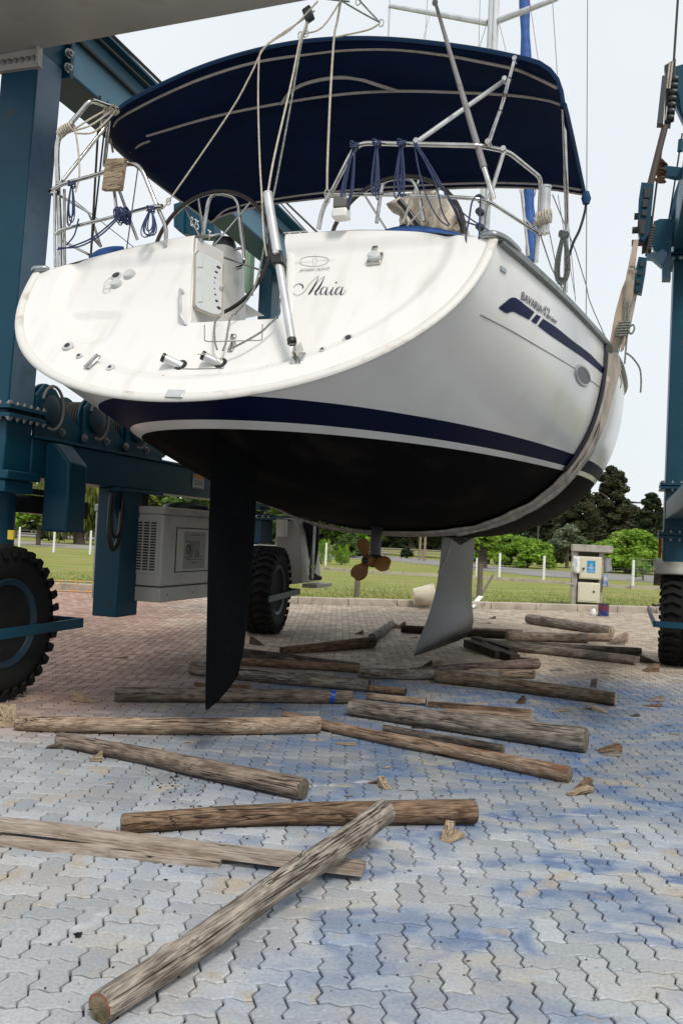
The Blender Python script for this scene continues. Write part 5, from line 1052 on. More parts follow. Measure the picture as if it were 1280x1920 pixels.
# top beams
tz0, tz1 = 5.60, 6.12
ty0 = cy1+.02; tb_x0, tb_x1 = cxt-.40, cxt+.02
lgs = lbox((tb_x0+.02, ty0+.06, tz0), (tb_x1, 6.7, tz1), 'top_side_beam', lblue, .006); MB().box((tb_x1, ty0+.06, tz0+.02), (tb_x1+.004, 6.7, tz1-.01)).build('beam_lit_web', mat('lift_lit_blue_paint', (.05, .14, .20), .5, col2=(.06, .155, .22), nscale=2), lgs)  # web sheet in paler blue: light on the beam's starboard face painted in
MB().box((tb_x1, ty0+.06, tz1-.19), (tb_x1+.05, 6.7, tz1-.165)).build('beam_groove', hole, lgs); lbox((tb_x0, ty0, tz1), (tb_x1+.16, 6.7, tz1+.03), 'beam_flange', lblue, .003, lgs)
lbox((tb_x0-.03, ty0, tz0-.06), (tb_x1+.05, ty0+.05, tz1+.06), 'end_plate', lblue, .004); bolts([(tb_x1+.03, ty0-.01, tz0+.02+.13*k) for k in range(4)], (1, -.3, 0), .03, .04)
# pale crossbeam over the stern of the yacht
ca = LF.y(80, 95, -.3); cbz = ca.z-.02; e0 = LF.y(590, 2, -.3)
xs0 = cxt-.46
MB().hexa([(xs0-.4, -1.15, cbz+.02), (e0.x+5, -1.15, cbz+.02+.05*5), (e0.x+5, -.30, e0.z+.20), (xs0-.4, -.30, cbz), (xs0-.4, -1.15, cbz+.7), (e0.x+5, -1.15, cbz+.9), (e0.x+5, -.30, cbz+.9), (xs0-.4, -.30, cbz+.7)]).build('crossbeam', bmgrey, lift, bevel=.01)
lbox((xs0-.3, -.33, cbz-.12), (ca.x, -.30, cbz+.04), 'beam_end_plate', bmgrey, .004); lbox((xs0-.3, -.345, cbz-.135), (ca.x+.01, -.29, cbz-.121), 'beam_end_lip', bmgrey, .002); lbox((ca.x-.02, -.36, cbz-.12), (ca.x+.005, -.30, cbz+.12), 'beam_end_web', bmgrey, .003)
bolts([(ca.x-.05-.062*k, -.332, cbz-.055) for k in range(8)], (0, -1, 0), .017, .022)
# hoist gear seen below the canopy at the far port side
def lslab(poly, y, th, name, m, par=lift, bevel=.004): return slab(poly, y, th, name, m, par, LF, bevel)
hb_ = lslab([(333, 388), (345, 384), (408, 418), (408, 448), (372, 446), (344, 440), (333, 430)], 5.4, .25, 'hoist_block', lblue); lslab([(334, 392), (346, 388), (346, 440), (336, 430)], 5.25, .06, 'block_cheek', lblue)
a, b, c_ = LF.y(359, 420, 5.26), LF.y(376, 429, 5.26), LF.y(359, 405, 5.26)
ex8 = LF.y(378, 434, 5.24)-LF.y(357, 421, 5.24); text_mesh('8.75', .20, whitep, LF.y(357, 422, 5.24), ex8, (0, 0, 1), hb_, 'lettering', sx=.5); text_mesh('T', .20, whitep, LF.y(389, 447, 5.24), ex8, (0, 0, 1), hb_, 'lettering', sx=.6)
lslab([(461, 437), (475, 441), (470, 552), (458, 548)], 6.0, .2, 'inner_post', mat('pale_green_paint', (.23, .36, .24), .5, dirt=(.4, .45, .38), dscale=5)); lslab([(468, 440), (472, 441), (467, 550), (464, 549)], 5.88, .03, 'inner_post', mat('pale_green_paint', (.23, .36, .24), .5))
for u0, v0, u1, v1, r in ((150, 38, 284, 165, .010), (180, 36, 305, 158, .016), (500, 353, 600, 462, .01), (498, 343, 620, 460, .014), (188, 180, 170, 495, .010), (202, 190, 168, 500, .008), (268, 250, 236, 480, .008), (140, 376, 262, 472, .006)):
    MB().cyl(LF.x(u0, v0, .6) if u0 < 310 and v0 < 200 else LF.y(u0, v0, 3.5), LF.x(u1, v1, .6) if u0 < 310 and v0 < 200 else LF.y(u1, v1, 3.5), r, n=6).build('wire_rope', cable, lift)
# starboard side: far column, side beam, top beam, sheave gear
rc = LF.y(1252, 880, 6.2); rc2 = LF.y(1259, 487, 6.2); rx = (rc.x+rc2.x)/2; rz = rc2.z
lbox((rx, 6.2, 1.35), (rx+.5, 6.7, rz), 'column')
for v in (910, 1003):
    z = LF.y(1250, v, 6.15).z
    for dz in (0, -.05): lbox((rx-.07, 6.12, z+dz), (rx+.6, 6.78, z+dz+.035), 'flange', bevel=.004)
    bolts([(rx-.03+.11*k, 6.15, z+.035) for k in range(5)], (0, 0, 1)); bolts([(rx-.03+.11*k, 6.15, z-.05) for k in range(5)], (0, 0, -1)); bolts([(rx-.05, 6.18+.1*k, z+.035) for k in range(4)], (0, 0, 1))
sb0 = LF.x(1252, 935, rx+.01); sb1 = LF.x(1252, 970, rx+.01); lbox((rx+.01, .2, sb1.z), (rx+.42, 6.19, sb0.z), 'side_beam')
for z in (rz, rz+.05): lbox((rx-.05, 6.1, z), (rx+.56, 6.78, z+.03), 'flange', bevel=.004)
bolts([(rx-.02+.1*k, 6.12, rz+.0) for k in range(6)], (0, -1, 0), .02, .03); bolts([(rx-.06, 6.15+.09*k, rz+.03) for k in range(5)], (-1, 0, 0), .02, .03)
lbox((rx-.02, 3.2, rz+.08), (rx+.45, 6.75, rz+.62), 'top_side_beam')
lslab([(1240, 452), (1257, 450), (1256, 526), (1240, 526)], 6.05, .2, 'end_bracket', lgrey)
lslab([(1224, 418), (1236, 413), (1262, 413), (1258, 460), (1240, 500), (1222, 466)], 5.7, .12, 'sheave_arm', lblue); lslab([(1212, 476), (1233, 476), (1241, 470), (1250, 478), (1239, 502), (1222, 487), (1210, 485)], 5.6, .16, 'sheave_arm', lgrey)
lslab([(1262, 130), (1282, 124), (1290, 240), (1276, 205), (1266, 154)], 4.0, .12, 'sheave_arm', lblue); lslab([(1260, 176), (1276, 170), (1288, 250), (1262, 196)], 4.1, .12, 'sheave_arm', lblue); lslab([(1236, 316), (1244, 313), (1290, 318), (1290, 330), (1268, 336), (1240, 330)], 4.6, .10, 'limit_switch_arm', lblue)
lslab([(1256, 400), (1262, 368), (1275, 330), (1284, 326), (1284, 460), (1252, 458)], 6.0, .2, 'gusset', lblue)
tk = lslab([(1240, 146), (1248, 145), (1242, 236), (1230, 236)], 3.0, .10, 'sheave_cheek', mat('grey_black_steel', (.05, .055, .06), .5, .3)); lslab([(1244, 127), (1266, 114), (1262, 180), (1256, 238), (1244, 236), (1247, 150)], 3.15, .10, 'sheave_cheek', blk)
for u in (1252, 1257): MB().tube([LF.y(u+3, 116, 3.0), LF.y(u-3, 166, 3.0)], .010, 6).build('sheave_edge', ropew, tk)
MB().tube([LF.y(1249, 200, 3.0), LF.y(1246, 225, 3.0)], .008, 6).build('sheave_edge', ropew, tk)
for k in range(7): c = LF.y(1263-k*1.3, 150+k*12, 3.1); MB().lathe(c, (1, 0, 0), [(.035, -.04), (.05, 0), (.035, .04)], 10).build('spring_collar', blk, tk)
MB().tube([LF.y(1271, -20, 3.05), LF.y(1262, 118, 3.05)], .014, 6).build('wire_rope', cable, lift); MB().tube([LF.y(1246, 236, 3.0), LF.y(1215, 358, 3.0)], .035, 10).build('hoist_rod', mat('brown_steel_rod', (.09, .07, .055), .5, .5), lift)
MB().tube([LF.y(1244, 240, 3.05), LF.y(1237, 300, 3.05)], .010, 6).build('wire_rope', cable, lift); MB().tube([LF.y(1231, 338, 3.05), LF.y(1222, 410, 3.05), LF.y(1210, 480, 3.05)], .012, 6).build('wire_rope', cable, lift); MB().tube([LF.y(1278, 250, 5), LF.y(1255, 400, 5), LF.y(1252, 415, 5)], .012, 6).build('wire_rope', cable, lift); MB().tube([LF.y(1276, 262, 4.9), LF.y(1274, 284, 4.9)], .035, 8).build('rope_socket', lblue, lift)
for k in range(9): c = LF.y(1237+2*sin(k*2), 302+k*4.6, 3.4); MB().lathe(c, (.3, 0, 1), [(.02, -.025), (.055+.02*sin(k*1.7), 0), (.02, .025)], 8).build('spring_collar', mat('rusty_brown_steel', (.12, .06, .035), .8), lift)
bk = lslab([(1201, 347), (1225, 349), (1220, 402), (1216, 436), (1206, 456), (1198, 452), (1194, 430), (1196, 380)], 3.0, .16, 'hoist_block', lblue)
lslab([(1207, 352), (1219, 352), (1217, 372), (1206, 372)], 2.91, .03, 'block_slot', hole, bk); lslab([(1204, 374), (1214, 374), (1213, 389), (1203, 389)], 2.91, .03, 'block_slot', hole, bk); lslab([(1202, 394), (1212, 394), (1211, 406), (1202, 404)], 2.91, .03, 'block_slot', hole, bk); lslab([(1196, 412), (1210, 412), (1207, 440), (1199, 438)], 2.91, .03, 'block_slot', hole, bk)
for u, v in ((1188, 406), (1184, 432), (1183, 456)): p = LF.y(u, v, 3.0); MB().cyl(p, p+V((.12, 0, 0)), .035, n=12).build('block_pin', cable, bk)
lslab([(1210, 410), (1224, 408), (1222, 440), (1214, 470), (1202, 474), (1203, 452)], 3.15, .12, 'sheave_cheek', blk)
for k in range(9): c = LF.y(1222-k*.9, 428+k*5, 3.1); MB().lathe(c, (1, 0, 0), [(.03, -.03), (.045, 0), (.03, .03)], 8).build('spring_collar', blk, lift)
b2 = lslab([(1196, 485), (1212, 487), (1209, 512), (1202, 552), (1186, 549), (1188, 520)], 2.9, .14, 'hoist_block', lblue)
for z in ((1199, 490, 1206, 500), (1196, 508, 1203, 516), (1193, 524, 1199, 532), (1191, 538, 1196, 546)): lslab([(z[0], z[1]), (z[2], z[1]+1), (z[2]-1, z[3]), (z[0]-1, z[3])], 2.82, .02, 'block_slot', hole, b2)
# ------------------------------------------------------------------ logs, planks and scraps on the yard
def zdist(p): return (V(p)-V((0, 0, EYE))).dot(cF)
def gpt(u, v, d, lift_=0):
    r = .06
    for _ in range(6): p = G(u, v, r+lift_); r = d/2*zdist(p)/F_PX
    return p, r
def log(label, e0, e1, m, me0=None, me1=None, bend=0, lift0=0, lift1=0, fine=0, seed=0, group='logs lying on the paving', burn=None, knots=0, taper=1, hollow=0, split=0):
    (u0, v0, d0), (u1, v1, d1) = e0, e1
    p0, r0 = gpt(u0, v0, d0, lift0); p1, r1 = gpt(u1, v1, d1, lift1); d = p1-p0; L = d.length; ex = d.normalized()
    ey = V((0, 0, 1)).cross(ex).normalized(); ez = ex.cross(ey); NR_, NS = ((200, 96) if fine == 2 else (150, 40)) if fine else (44, 16)
    rg = random.Random(seed*7+1); ph = rg.uniform(0, 9); rws = []; cp0 = rg.uniform(.3, 2.6)
    kn = [(rg.uniform(.1, .9), rg.uniform(0, pi)) for _ in range(knots)]
    for i in range(NR_+1):
        t = i/NR_; r = r0+(r1-r0)*t; r *= 1+.05*noise.noise(V((t*5+ph, 0, 0)))
        cy = bend*4*t*(1-t)+.030*(noise.noise(V((t*2.2+ph, 5, 0)))-noise.noise(V((ph, 5, 0)))*(1-t)-noise.noise(V((2.2+ph, 5, 0)))*t); row = []
        ed = min(1, min(t, 1-t)*L/.012+.93)
        for k in range(NS):
            a = 2*pi*k/NS; rr = r*ed*(1+.05*noise.noise(V((cos(a)*1.2, sin(a)*1.2, t*L*1.3+ph)))+.018*noise.noise(V((cos(a)*5, sin(a)*5, t*L*.8+ph))))
            if fine:
                n_ = noise.noise(V((cos(a)*7+3, sin(a)*7, t*L*.7+ph))); rr -= r*.035*max(0, 1-abs(n_)*9)
                da = (a-cp0-.35*t-.10*noise.noise(V((t*7, 2, ph)))+pi) % (2*pi)-pi; rr -= r*(.34 if fine == 2 else .16)*max(0, 1-abs(da)/(.055 if fine == 2 else .09))*(1 if fine == 1 or .01 < t < .93 else .2)
            for kt, ka in kn:
                da = (a-ka+pi) % (2*pi)-pi; dd = ((t-kt)*L/.03)**2+(da*r/.022)**2; rr += .010*math.exp(-dd)
            row.append((t*L, cy+rr*cos(a), rr*sin(a)))
        rws.append(row+[row[0]])
    w = NS+1; mb = MB().grid(rws)
    o = mb.build('log', m, None, ang=55)
    Mx = Matrix((ex, ey, ez)).transposed().to_4x4(); Mx.translation = p0; o.matrix_world = Mx
    for row, mm, s_ in ((rws[0], me0, -1), (rws[-1], me1, 1)):
        if mm is None: mm = w_end
        c = V((row[0][0], sum(q[1] for q in row[:-1])/NS, 0)); e = MB(); n0 = NS
        vs_ = [V(q)+V((s_*.0015, 0, 0)) for q in row[:-1]]; mid = [c+(q-c)*.5+V((s_*.003+s_*.002*rg.random(), 0, 0)) for q in vs_]
        e.add(vs_+mid+[c+V((s_*.002, 0, 0))], [(k, (k+1) % NS, NS+(k+1) % NS, NS+k) for k in range(NS)]+[(NS+k, NS+(k+1) % NS, 2*NS) for k in range(NS)])
        e.build('cut_end', mm, o, smooth=False)
    if burn:
        for s_ in burn:
            row = rws[1 if s_ < 0 else -2]; b = MB(); bw = .06
            idx = range(0, 4) if s_ < 0 else range(NR_-3, NR_+1); b.grid([[(q[0], q[1]*1.01+0, q[2]*1.02) for q in rws[i]] for i in idx]).build('burnt_band', burnt, o)
    tag(o, label, 'log', group); return o
big_ = log('pale thick log in the foreground, long crack, far end resting on another log', (187, 1890, 60), (722, 1521, 46), w_tan, None, None, lift0=0, lift1=.13, fine=2, seed=1, knots=5)
big_.data.materials[0] = woodmat('bleached_log_wood', (0.106, 0.083, 0.066), (0.386, 0.336, 0.281), slo=.58)
_r0 = (big_.data.vertices[0].co.y**2+big_.data.vertices[0].co.z**2)**.5
_e = big_.children[0]; _e.data.materials[0] = mat('damp_log_end', (.16, .12, .07), .9, col2=(.27, .21, .13), nscale=14, dirt=(.05, .045, .02), dscale=12, dlo=.45, dhi=.65, bump=.003, bscale=70)
MB().tube([(-.001, _r0*.95*cos(a), _r0*.95*sin(a)) for a in [-.2+i*pi/14 for i in range(17)]], .0025, 5).build('paint_ring', mat('red_brown_paint', (.28, .06, .03), .8), big_)
_a = [v.co for v in big_.data.vertices[97:97*2]]; _m = min(_a, key=lambda q: q.y**2+q.z**2); MB().prism([(-.004, 0, 0), (-.004, _m.y*1.05+.003, _m.z*1.05), (-.004, _m.y*1.05-.003, _m.z*1.05+.004)], (.01, 0, 0)).build('end_crack', burnt, big_)
o = log('brown log lying crosswise beneath the far end of the foreground log', (228, 1544, 36), (889, 1522, 46), w_brown, w_endd, burnt, bend=.05, fine=1, seed=2)
log('grey brown log with a round sawn end, second from front at left', (112, 1386, 26), (569, 1479, 42), woodmat('grey_brown_wood', (0.086, 0.059, 0.045), (0.286, 0.223, 0.176)), burnt, w_endd, fine=1, seed=3)
log('light tan debarked log on the left reaching to the rudder tip', (30, 1354, 30), (600, 1358, 32), w_tan, None, None, bend=-.09, fine=1, seed=4, knots=3)
log('long tan log with reddish bare wood at its right end', (532, 1342, 18), (1067, 1452, 31), woodmat('orange_tan_wood', (0.132, 0.083, 0.053), (0.370, 0.269, 0.193), stain=(.13, .045, .02), slo=.56), burnt, w_endd, bend=-.04, fine=1, seed=5)
log('thickest grey log, with its dark sawn end facing right', (657, 1326, 30), (1098, 1388, 46), w_grey, None, w_endd, fine=1, seed=6, knots=1)
o8 = log('grey brown log marked with a strip of blue tape', (216, 1302, 28), (660, 1307, 25), woodmat('umber_grey_wood', (0.079, 0.059, 0.046), (0.252, 0.202, 0.160)), None, w_endd, bend=.03, seed=7)
log('grey log passing behind the rudder with a split right end', (359, 1252, 26), (692, 1285, 24), w_grey, w_endd, burnt, bend=-.03, seed=8)
log('short dark forked log piece right of the split grey log', (690, 1290, 14), (760, 1297, 15), w_brown, None, burnt, seed=9)
log('thin brown log just behind the split grey log', (452, 1240, 15), (674, 1254, 16), w_brown, w_endd, w_endd, seed=10)
log('dark grey log furthest back of the three behind the rudder', (440, 1222, 18), (672, 1249, 13), w_dark, None, burnt, seed=11)
log('slim grey brown log in front of the propeller shadow', (672, 1262, 19), (935, 1268, 20), w_grey, w_endd, w_end, seed=12)
log('slim split log with a white sawn stripe, under the keel', (880, 1262, 16), (1000, 1264, 17), w_tan, None, burnt, seed=13)
log('reddish grey log with a flared end just in front of the keel', (770, 1258, 12), (1007, 1244, 20), woodmat('reddish_grey_wood', (0.086, 0.056, 0.046), (0.227, 0.168, 0.143)), w_endd, w_endd, seed=14)
log('dark brown log sloping down towards a pale sawn end on the right', (818, 1267, 26), (1153, 1311, 25), woodmat('olive_brown_wood', (0.059, 0.043, 0.030), (0.202, 0.155, 0.109)), burnt, w_end, bend=.05, fine=1, seed=15)
log('banded dark log half hidden behind the long tan log', (720, 1366, 14), (942, 1405, 19), w_dark, w_endd, w_endd, seed=16)
log('dark log right of the far wheel, meeting a smaller pale log', (528, 1219, 13), (700, 1203, 22), w_brown, burnt, w_endd, bend=-.03, seed=17)
log('small pale log leaning off towards the kerb, centre of the yard', (697, 1196, 16), (734, 1170, 13), w_grey, w_endd, w_end, seed=18)
log('nearly black charred log half hidden behind the keel', (752, 1179, 15), (955, 1191, 15), w_char, burnt, burnt, seed=19)
log('upper grey log nearest the electric cabinet', (989, 1160, 18), (1146, 1183, 19), w_grey, burnt, w_end, bend=-.03, seed=20)
log('two toned grey and brown log below the upper grey log', (950, 1193, 19), (1100, 1197, 17), woodmat('two_tone_wood', (0.106, 0.066, 0.046), (0.319, 0.260, 0.210)), w_endd, w_endd, seed=21)
log('pale end of a log showing beyond the two toned log', (1085, 1194, 15), (1144, 1195, 16), w_tan, None, w_end, seed=22)
log('long grey log closest to the starboard tyre', (905, 1206, 17), (1190, 1238, 18), w_grey, w_endd, w_end, bend=.04, seed=23)
log('thin dark log just behind the long grey log by the tyre', (930, 1206, 12), (1201, 1222, 15), w_dark, None, w_endd, seed=24)
log('long thin brown log low behind the thickest grey log', (690, 1306, 13), (798, 1316, 14), w_tan, w_endd, burnt, seed=25)
tp8 = MB(); r8 = o8.data.vertices; L8 = max(v.co.x for v in r8); t8 = .906*L8
ring8 = [v.co for v in r8 if abs(v.co.x-t8) < .02]
xs8 = sorted(set(round(v.co.x, 4) for v in r8)); near8 = min(xs8, key=lambda x: abs(x-t8)); rr8 = [v.co for v in r8 if abs(v.co.x-near8) < .001][:-1]
MB().grid([[(q.x+dx+.012*q.z/.06, q.y*1.03, q.z*1.04) for q in rr8] for dx in (-.022, .022)]).build('blue_tape', mat('blue_tape', (.01, .06, .35), .4), o8)
# planks
def plank(label, px, th, wd, m, z0=0, name='plank', cat='plank', seed=0, roll=0, group='planks and boards on the paving'):
    (u0, v0), (u1, v1) = px; p0, p1 = G(u0, v0, z0+th/2), G(u1, v1, z0+th/2); d = p1-p0; L = d.length; ex = d.normalized(); ey = V((0, 0, 1)).cross(ex).normalized(); ez = ex.cross(ey)
    n = 10; rws = []; rg = random.Random(seed)
    for i in range(n+1):
        t = i/n; dy = .004*rg.uniform(-1, 1); dz = .004*noise.noise(V((t*3, seed, 0))); a = wd/2; b = th/2
        rws.append([(t*L, y+dy, z+dz) for y, z in ((-a, -b), (a, -b), (a, b), (-a, b), (-a, -b))])
    mb = MB().grid(rws); mb.add(rws[0][:4], [(0, 1, 2, 3)]); mb.add(rws[-1][:4], [(3, 2, 1, 0)])
    bm_ = mb.build(name, m, None, smooth=False); Mx = Matrix((ex, ey, ez)).transposed().to_4x4(); Mx.translation = p0; bm_.matrix_world = Mx @ Matrix.Rotation(roll, 4, 'X')
    return tag(bm_, label, cat, group)
w_plk = woodmat('pale_plank_wood', (0.218, 0.165, 0.125), (0.437, 0.370, 0.311), stain=(.28, .13, .06), slo=.66)
plank('long bleached board at left running under the foreground log', ((-6, 1544), (682, 1629)), .035, .11, w_plk, .03, seed=1); plank('darker thin lower board under the long bleached board', ((-4, 1576), (414, 1618)), .03, .07, w_plk, 0, seed=2)
plank('brown split plank behind the thickest grey log', ((802, 1320), (995, 1336)), .05, .06, w_brown, 0, seed=4); plank('tan split plank in front of its brown twin', ((835, 1336), (996, 1346)), .06, .07, w_tan, 0, seed=5)
plank('thin tan batten lying behind the keel foot', ((882, 1179), (978, 1184)), .05, .06, w_tan, 0, seed=6); plank('white topped batten on the dark logs right of the keel', ((846, 1180), (905, 1181)), .04, .04, w_tan, .10, seed=7)
plank('thin brown batten behind the rudder next to the umber log', ((366, 1283), (470, 1288)), .03, .05, w_brown, 0, seed=8)
for i, (a, b, l) in enumerate((((876, 1206), (935, 1228), 'left charred block of the burnt stack right of the keel'), ((890, 1200), (962, 1222), 'rear charred block of the burnt stack'), ((905, 1212), (965, 1236), 'front charred block of the burnt stack'))):
    plank(l, (a, b), .11, .13, w_char, .0+.0*i, 'charred_block', 'wood block', 20+i, group='charred blocks right of the keel')
plank('dark offcut lying right of the charred stack', ((962, 1235), (996, 1238)), .05, .08, w_char, 0, 'charred_block', 'wood block', 24, group='charred blocks right of the keel')
# wedges and splinters
def wedge(label, u, v, s, head, m=w_ply, h_=.5, w_=.45, seed=0, tilt=0, name='wooden_wedge', group='wooden wedges scattered on the paving'):
    p = G(u, v, 0); s_ = s*zdist(p)/F_PX; hh = s_*h_; ww = s_*w_
    mb = MB().prism([(-s_/2, -ww/2, .002), (s_/2, -ww/2, .002), (s_/2, -ww/2, hh)], (0, ww, 0)); o = mb.build(name, m, None, smooth=False, bevel=.002)
    o.location = p; o.rotation_euler = (tilt, 0, head); return tag(o, label, 'wedge', group)
W0 = [('tan wedge left of the umber log end', 160, 1314, 45, 2.9, w_ply, .4, .3), ('pale wedge at the left edge against the tan log', 10, 1358, 40, 1.9, w_ply, .9, .9), ('small block wedge in front of the grey brown log', 180, 1424, 22, .4, w_ply, .8, .7), ('dark wedge under the left end of the grey brown log', 108, 1400, 42, .1, w_dark, .35, .5),
      ('upright pale wedge leaning beside the foreground log crossing', 838, 1570, 40, 1.2, w_ply, .7, .45), ('flat wedge just right of the crossing logs', 848, 1572, 50, .9, w_ply, .2, .4), ('pale pointed wedge between the logs, centre', 720, 1474, 34, 2.0, w_ply, .5, .4), ('rust brown chip beside the pale pointed wedge', 698, 1467, 18, .1, w_brown, .3, .5),
      ('open pair of thin wedges right of the reddish log end', 1085, 1486, 56, .55, w_ply, .22, .35), ('upper thin wedge standing on the open pair', 1092, 1476, 48, .8, w_brown, .35, .3), ('brown wedge right of the thickest log', 1140, 1407, 46, .25, w_brown, .32, .4), ('grey underside wedge beneath the brown wedge', 1145, 1414, 36, .1, w_grey, .2, .5),
      ('flat square chip behind the thickest log end', 1053, 1330, 26, 0, w_ply, .08, .8), ('tan wedge in the middle of the right-hand chips', 1125, 1332, 30, 2.4, w_ply, .3, .5), ('thin dark splinter beside the right-hand tan wedge', 1104, 1328, 26, .1, w_dark, .15, .3), ('small dark chip right of the chips', 1189, 1341, 16, .3, w_dark, .3, .6),
      ('grey wedge right of the sloping brown log', 1227, 1313, 32, .2, w_grey, .35, .4), ('reddish flat splinter below the grey wedge', 1222, 1322, 36, .1, w_brown, .12, .3), ('small upright block right of the sloping brown log', 1112, 1286, 14, 1.2, w_dark, 1, .8), ('brown wedge nearest the starboard tyre', 1218, 1257, 30, .4, w_brown, .5, .5),
      ('grey wedge left of the tyre wedge', 1216, 1240, 34, 2.8, w_dark, .4, .5), ('thin tall wedge at the right end of the pale logs', 1158, 1202, 40, .5, w_tan, .45, .25), ('lower wedge beneath the thin tall wedge', 1152, 1206, 34, .2, w_grey, .3, .4), ('cardboard coloured flat chip in front of the rudder', 648, 1393, 36, -.1, w_ply, .06, .6),
      ('flat tan chip on the reddish paving at left', 226, 1231, 26, .1, w_ply, .12, .4), ('yellow flat chip under the sloping brown log', 973, 1284, 28, .1, w_ply, .08, .5), ('small wedge behind the thin brown log', 482, 1207, 30, 2.6, w_brown, .5, .3), ('light block on the paving left of the keel', 672, 1187, 16, .2, w_ply, .5, .7), ('flat light chip near the keel tip', 774, 1194, 16, .1, w_ply, .15, .5),
      ('tan block under the keel tip', 813, 1247, 30, .1, w_ply, .35, .5), ('dark brown block left of the tan block', 800, 1249, 18, .2, w_char, .7, .6), ('tiny splinter at the right edge', 1262, 1375, 18, -.3, w_ply, .15, .3), ('thin twig like splinter by the right edge', 1250, 1358, 20, .0, w_tan, .1, .15), ('black wedge under the tan log in the middle', 784, 1363, 26, .1, w_char, .3, .5),
      ('brown peak shaped chip on the split planks', 975, 1317, 18, .6, w_brown, .8, .5), ('small chip behind the upper grey log', 922, 1158, 12, .2, w_dark, .4, .6), ('thin flat lath behind the keel', 911, 1167, 18, .0, w_tan, .1, .2), ('grey chip on the paving behind the split log', 1040, 1255, 26, .3, w_grey, .15, .4), ('tan chip left of the brown tyre wedge', 1132, 1262, 18, .2, w_tan, .3, .5), ('small offcut behind the dark log centre', 750, 1176, 20, .6, w_brown, .6, .4), ('rear offcut beside the charred log', 738, 1175, 16, .9, w_tan, .5, .4)]
for i, (l, u, v, s, hd, m, h_, w_) in enumerate(W0): wedge(l, u, v+2, s, hd, m, h_, w_, i)
ch = MB(); rg = random.Random(9)
for k in range(420):
    if k < 210: u, v = rg.gauss(345, 45), rg.gauss(1465, 22)
    else: u, v = rg.uniform(20, 1270), rg.uniform(1290, 1880)
    p = G(u, v, .002); s_ = abs(rg.gauss(.0, .006))+.002; a = rg.uniform(0, pi); e = V((cos(a), sin(a), 0))*s_; f = V((-sin(a), cos(a), 0))*s_*rg.uniform(.3, .8)
    ch.add([p+e+V((0, 0, .002)), p+f+V((0, 0, .004)), p-e+V((0, 0, .002)), p-f], [(0, 1, 2, 3)])
o = ch.build('bark_crumbs', burnt, smooth=False); tag(o, 'loose dark bark crumbs sprinkled over the front paving', 'debris', kind='stuff')
sp_w = MB(); rg = random.Random(19)
for k in range(260):
    u, v = rg.uniform(20, 1240), 1180+abs(rg.gauss(0, 130)); p = G(u, v, .001); L_ = rg.uniform(.012, .06); w_ = L_*rg.uniform(.1, .3); a = rg.gauss(0, .8); e = V((cos(a), sin(a), 0))*L_; f = V((-sin(a), cos(a), 0))*w_
    sp_w.add([p-e, p-f*.7+V((0, 0, .004)), p+e+V((0, 0, .003)), p+f+V((0, 0, .006))], [(0, 1, 2, 3)])
tag(sp_w.build('wood_splinters', w_ply, smooth=False), 'thin tan wood splinters littering the paving around the logs', 'debris', kind='stuff')
p = G(146, 1758, 0); mb = MB()
for k in range(5): a = k*1.3; mb.add([p+V((.012*cos(a), .012*sin(a), .002)), p+V((.02*cos(a+.8), .02*sin(a+.8), .016)), p+V((0, 0, .02)), p+V((.008*cos(a+2), .008*sin(a+2), .004))], [(0, 1, 2, 3)])
tag(mb.build('dried_leaf', burnt, smooth=False), 'small crumpled black leaf alone on the front left paving', 'leaf')
# ------------------------------------------------------------------ by the kerb
p = G(790, 1140, 0); s_ = zdist(p)/F_PX; bb = empty('plastic_tub', None, p, .15); tag(bb, 'tipped over dirty white tub lying against the kerb left of the keel', 'tub')
MB().lathe((0, 0, 0), (0, 0, 1), [(.17, 0), (.19, .02), (.25, .42), (.265, .43), (.265, .47), (.245, .47)], 24).build('tub_body', mat('dirty_cream_plastic', (.62, .55, .42), .6, dirt=(.30, .2, .11), dscale=3, dlo=.5, dhi=.75), bb)
bb.location = p+V((-.20, -.05, .25)); bb.rotation_euler = (.1, radians(82), .15)
a, b = G(883, 1139, .03), G(901, 1118, .25); MB().bar(a, b, .12, .02).build('white_board', whpost, None); tag(bpy.data.objects['white_board'], 'small white board propped against the kerb right of the keel', 'board')
p = G(1020, 1132, .12); o = MB().box((-.75, -.2, 0), (.75, .2, .04)).build('flat_slab', mat('pale_slab', (.5, .46, .38), .8), None); o.location = (p.x, p.y+.3, .05); tag(o, 'pale flat slab lying on the grass behind the kerb', 'slab')
pc2 = G(1130, 1155, 0); can_ = empty('paint_can', None, pc2); tag(can_, 'open paint tin with red and blue label beside the cabinet foot', 'paint tin')
MB().lathe((0, 0, 0), (0, 0, 1), [(.115, 0), (.12, .01), (.12, .27), (.115, .28)], 24).build('tin_body', mat('blue_label_print', (.015, .04, .18), .4), can_); MB().lathe((0, 0, .12), (0, 0, 1), [(.1215, 0), (.1215, .14)], 24).build('red_label', mat('mottled_red_label', (.20, .015, .015), .5, col2=(.012, .02, .09), nscale=25), can_); MB().lathe((0, 0, .27), (0, 0, 1), [(.126, 0), (.126, .018)], 24).build('tin_rim', cable, can_)
MB().tube(arc([(-.12, 0, .24), (-.13, -.04, .12), (-.10, -.12, .03), (-.02, -.16, .01)], 5), .006, 5).build('wire_handle', bolt, can_)
o = MB().lathe((0, 0, 0), (0, 0, 1), [(.05, 0), (.07, .05), (.05, .13), (.02, .16)], 9).build('plastic_bag', whpost, None); o.location = pc2+V((-.22, .0, 0)); tag(o, 'crumpled white bag on the paving left of the paint tin', 'bag')
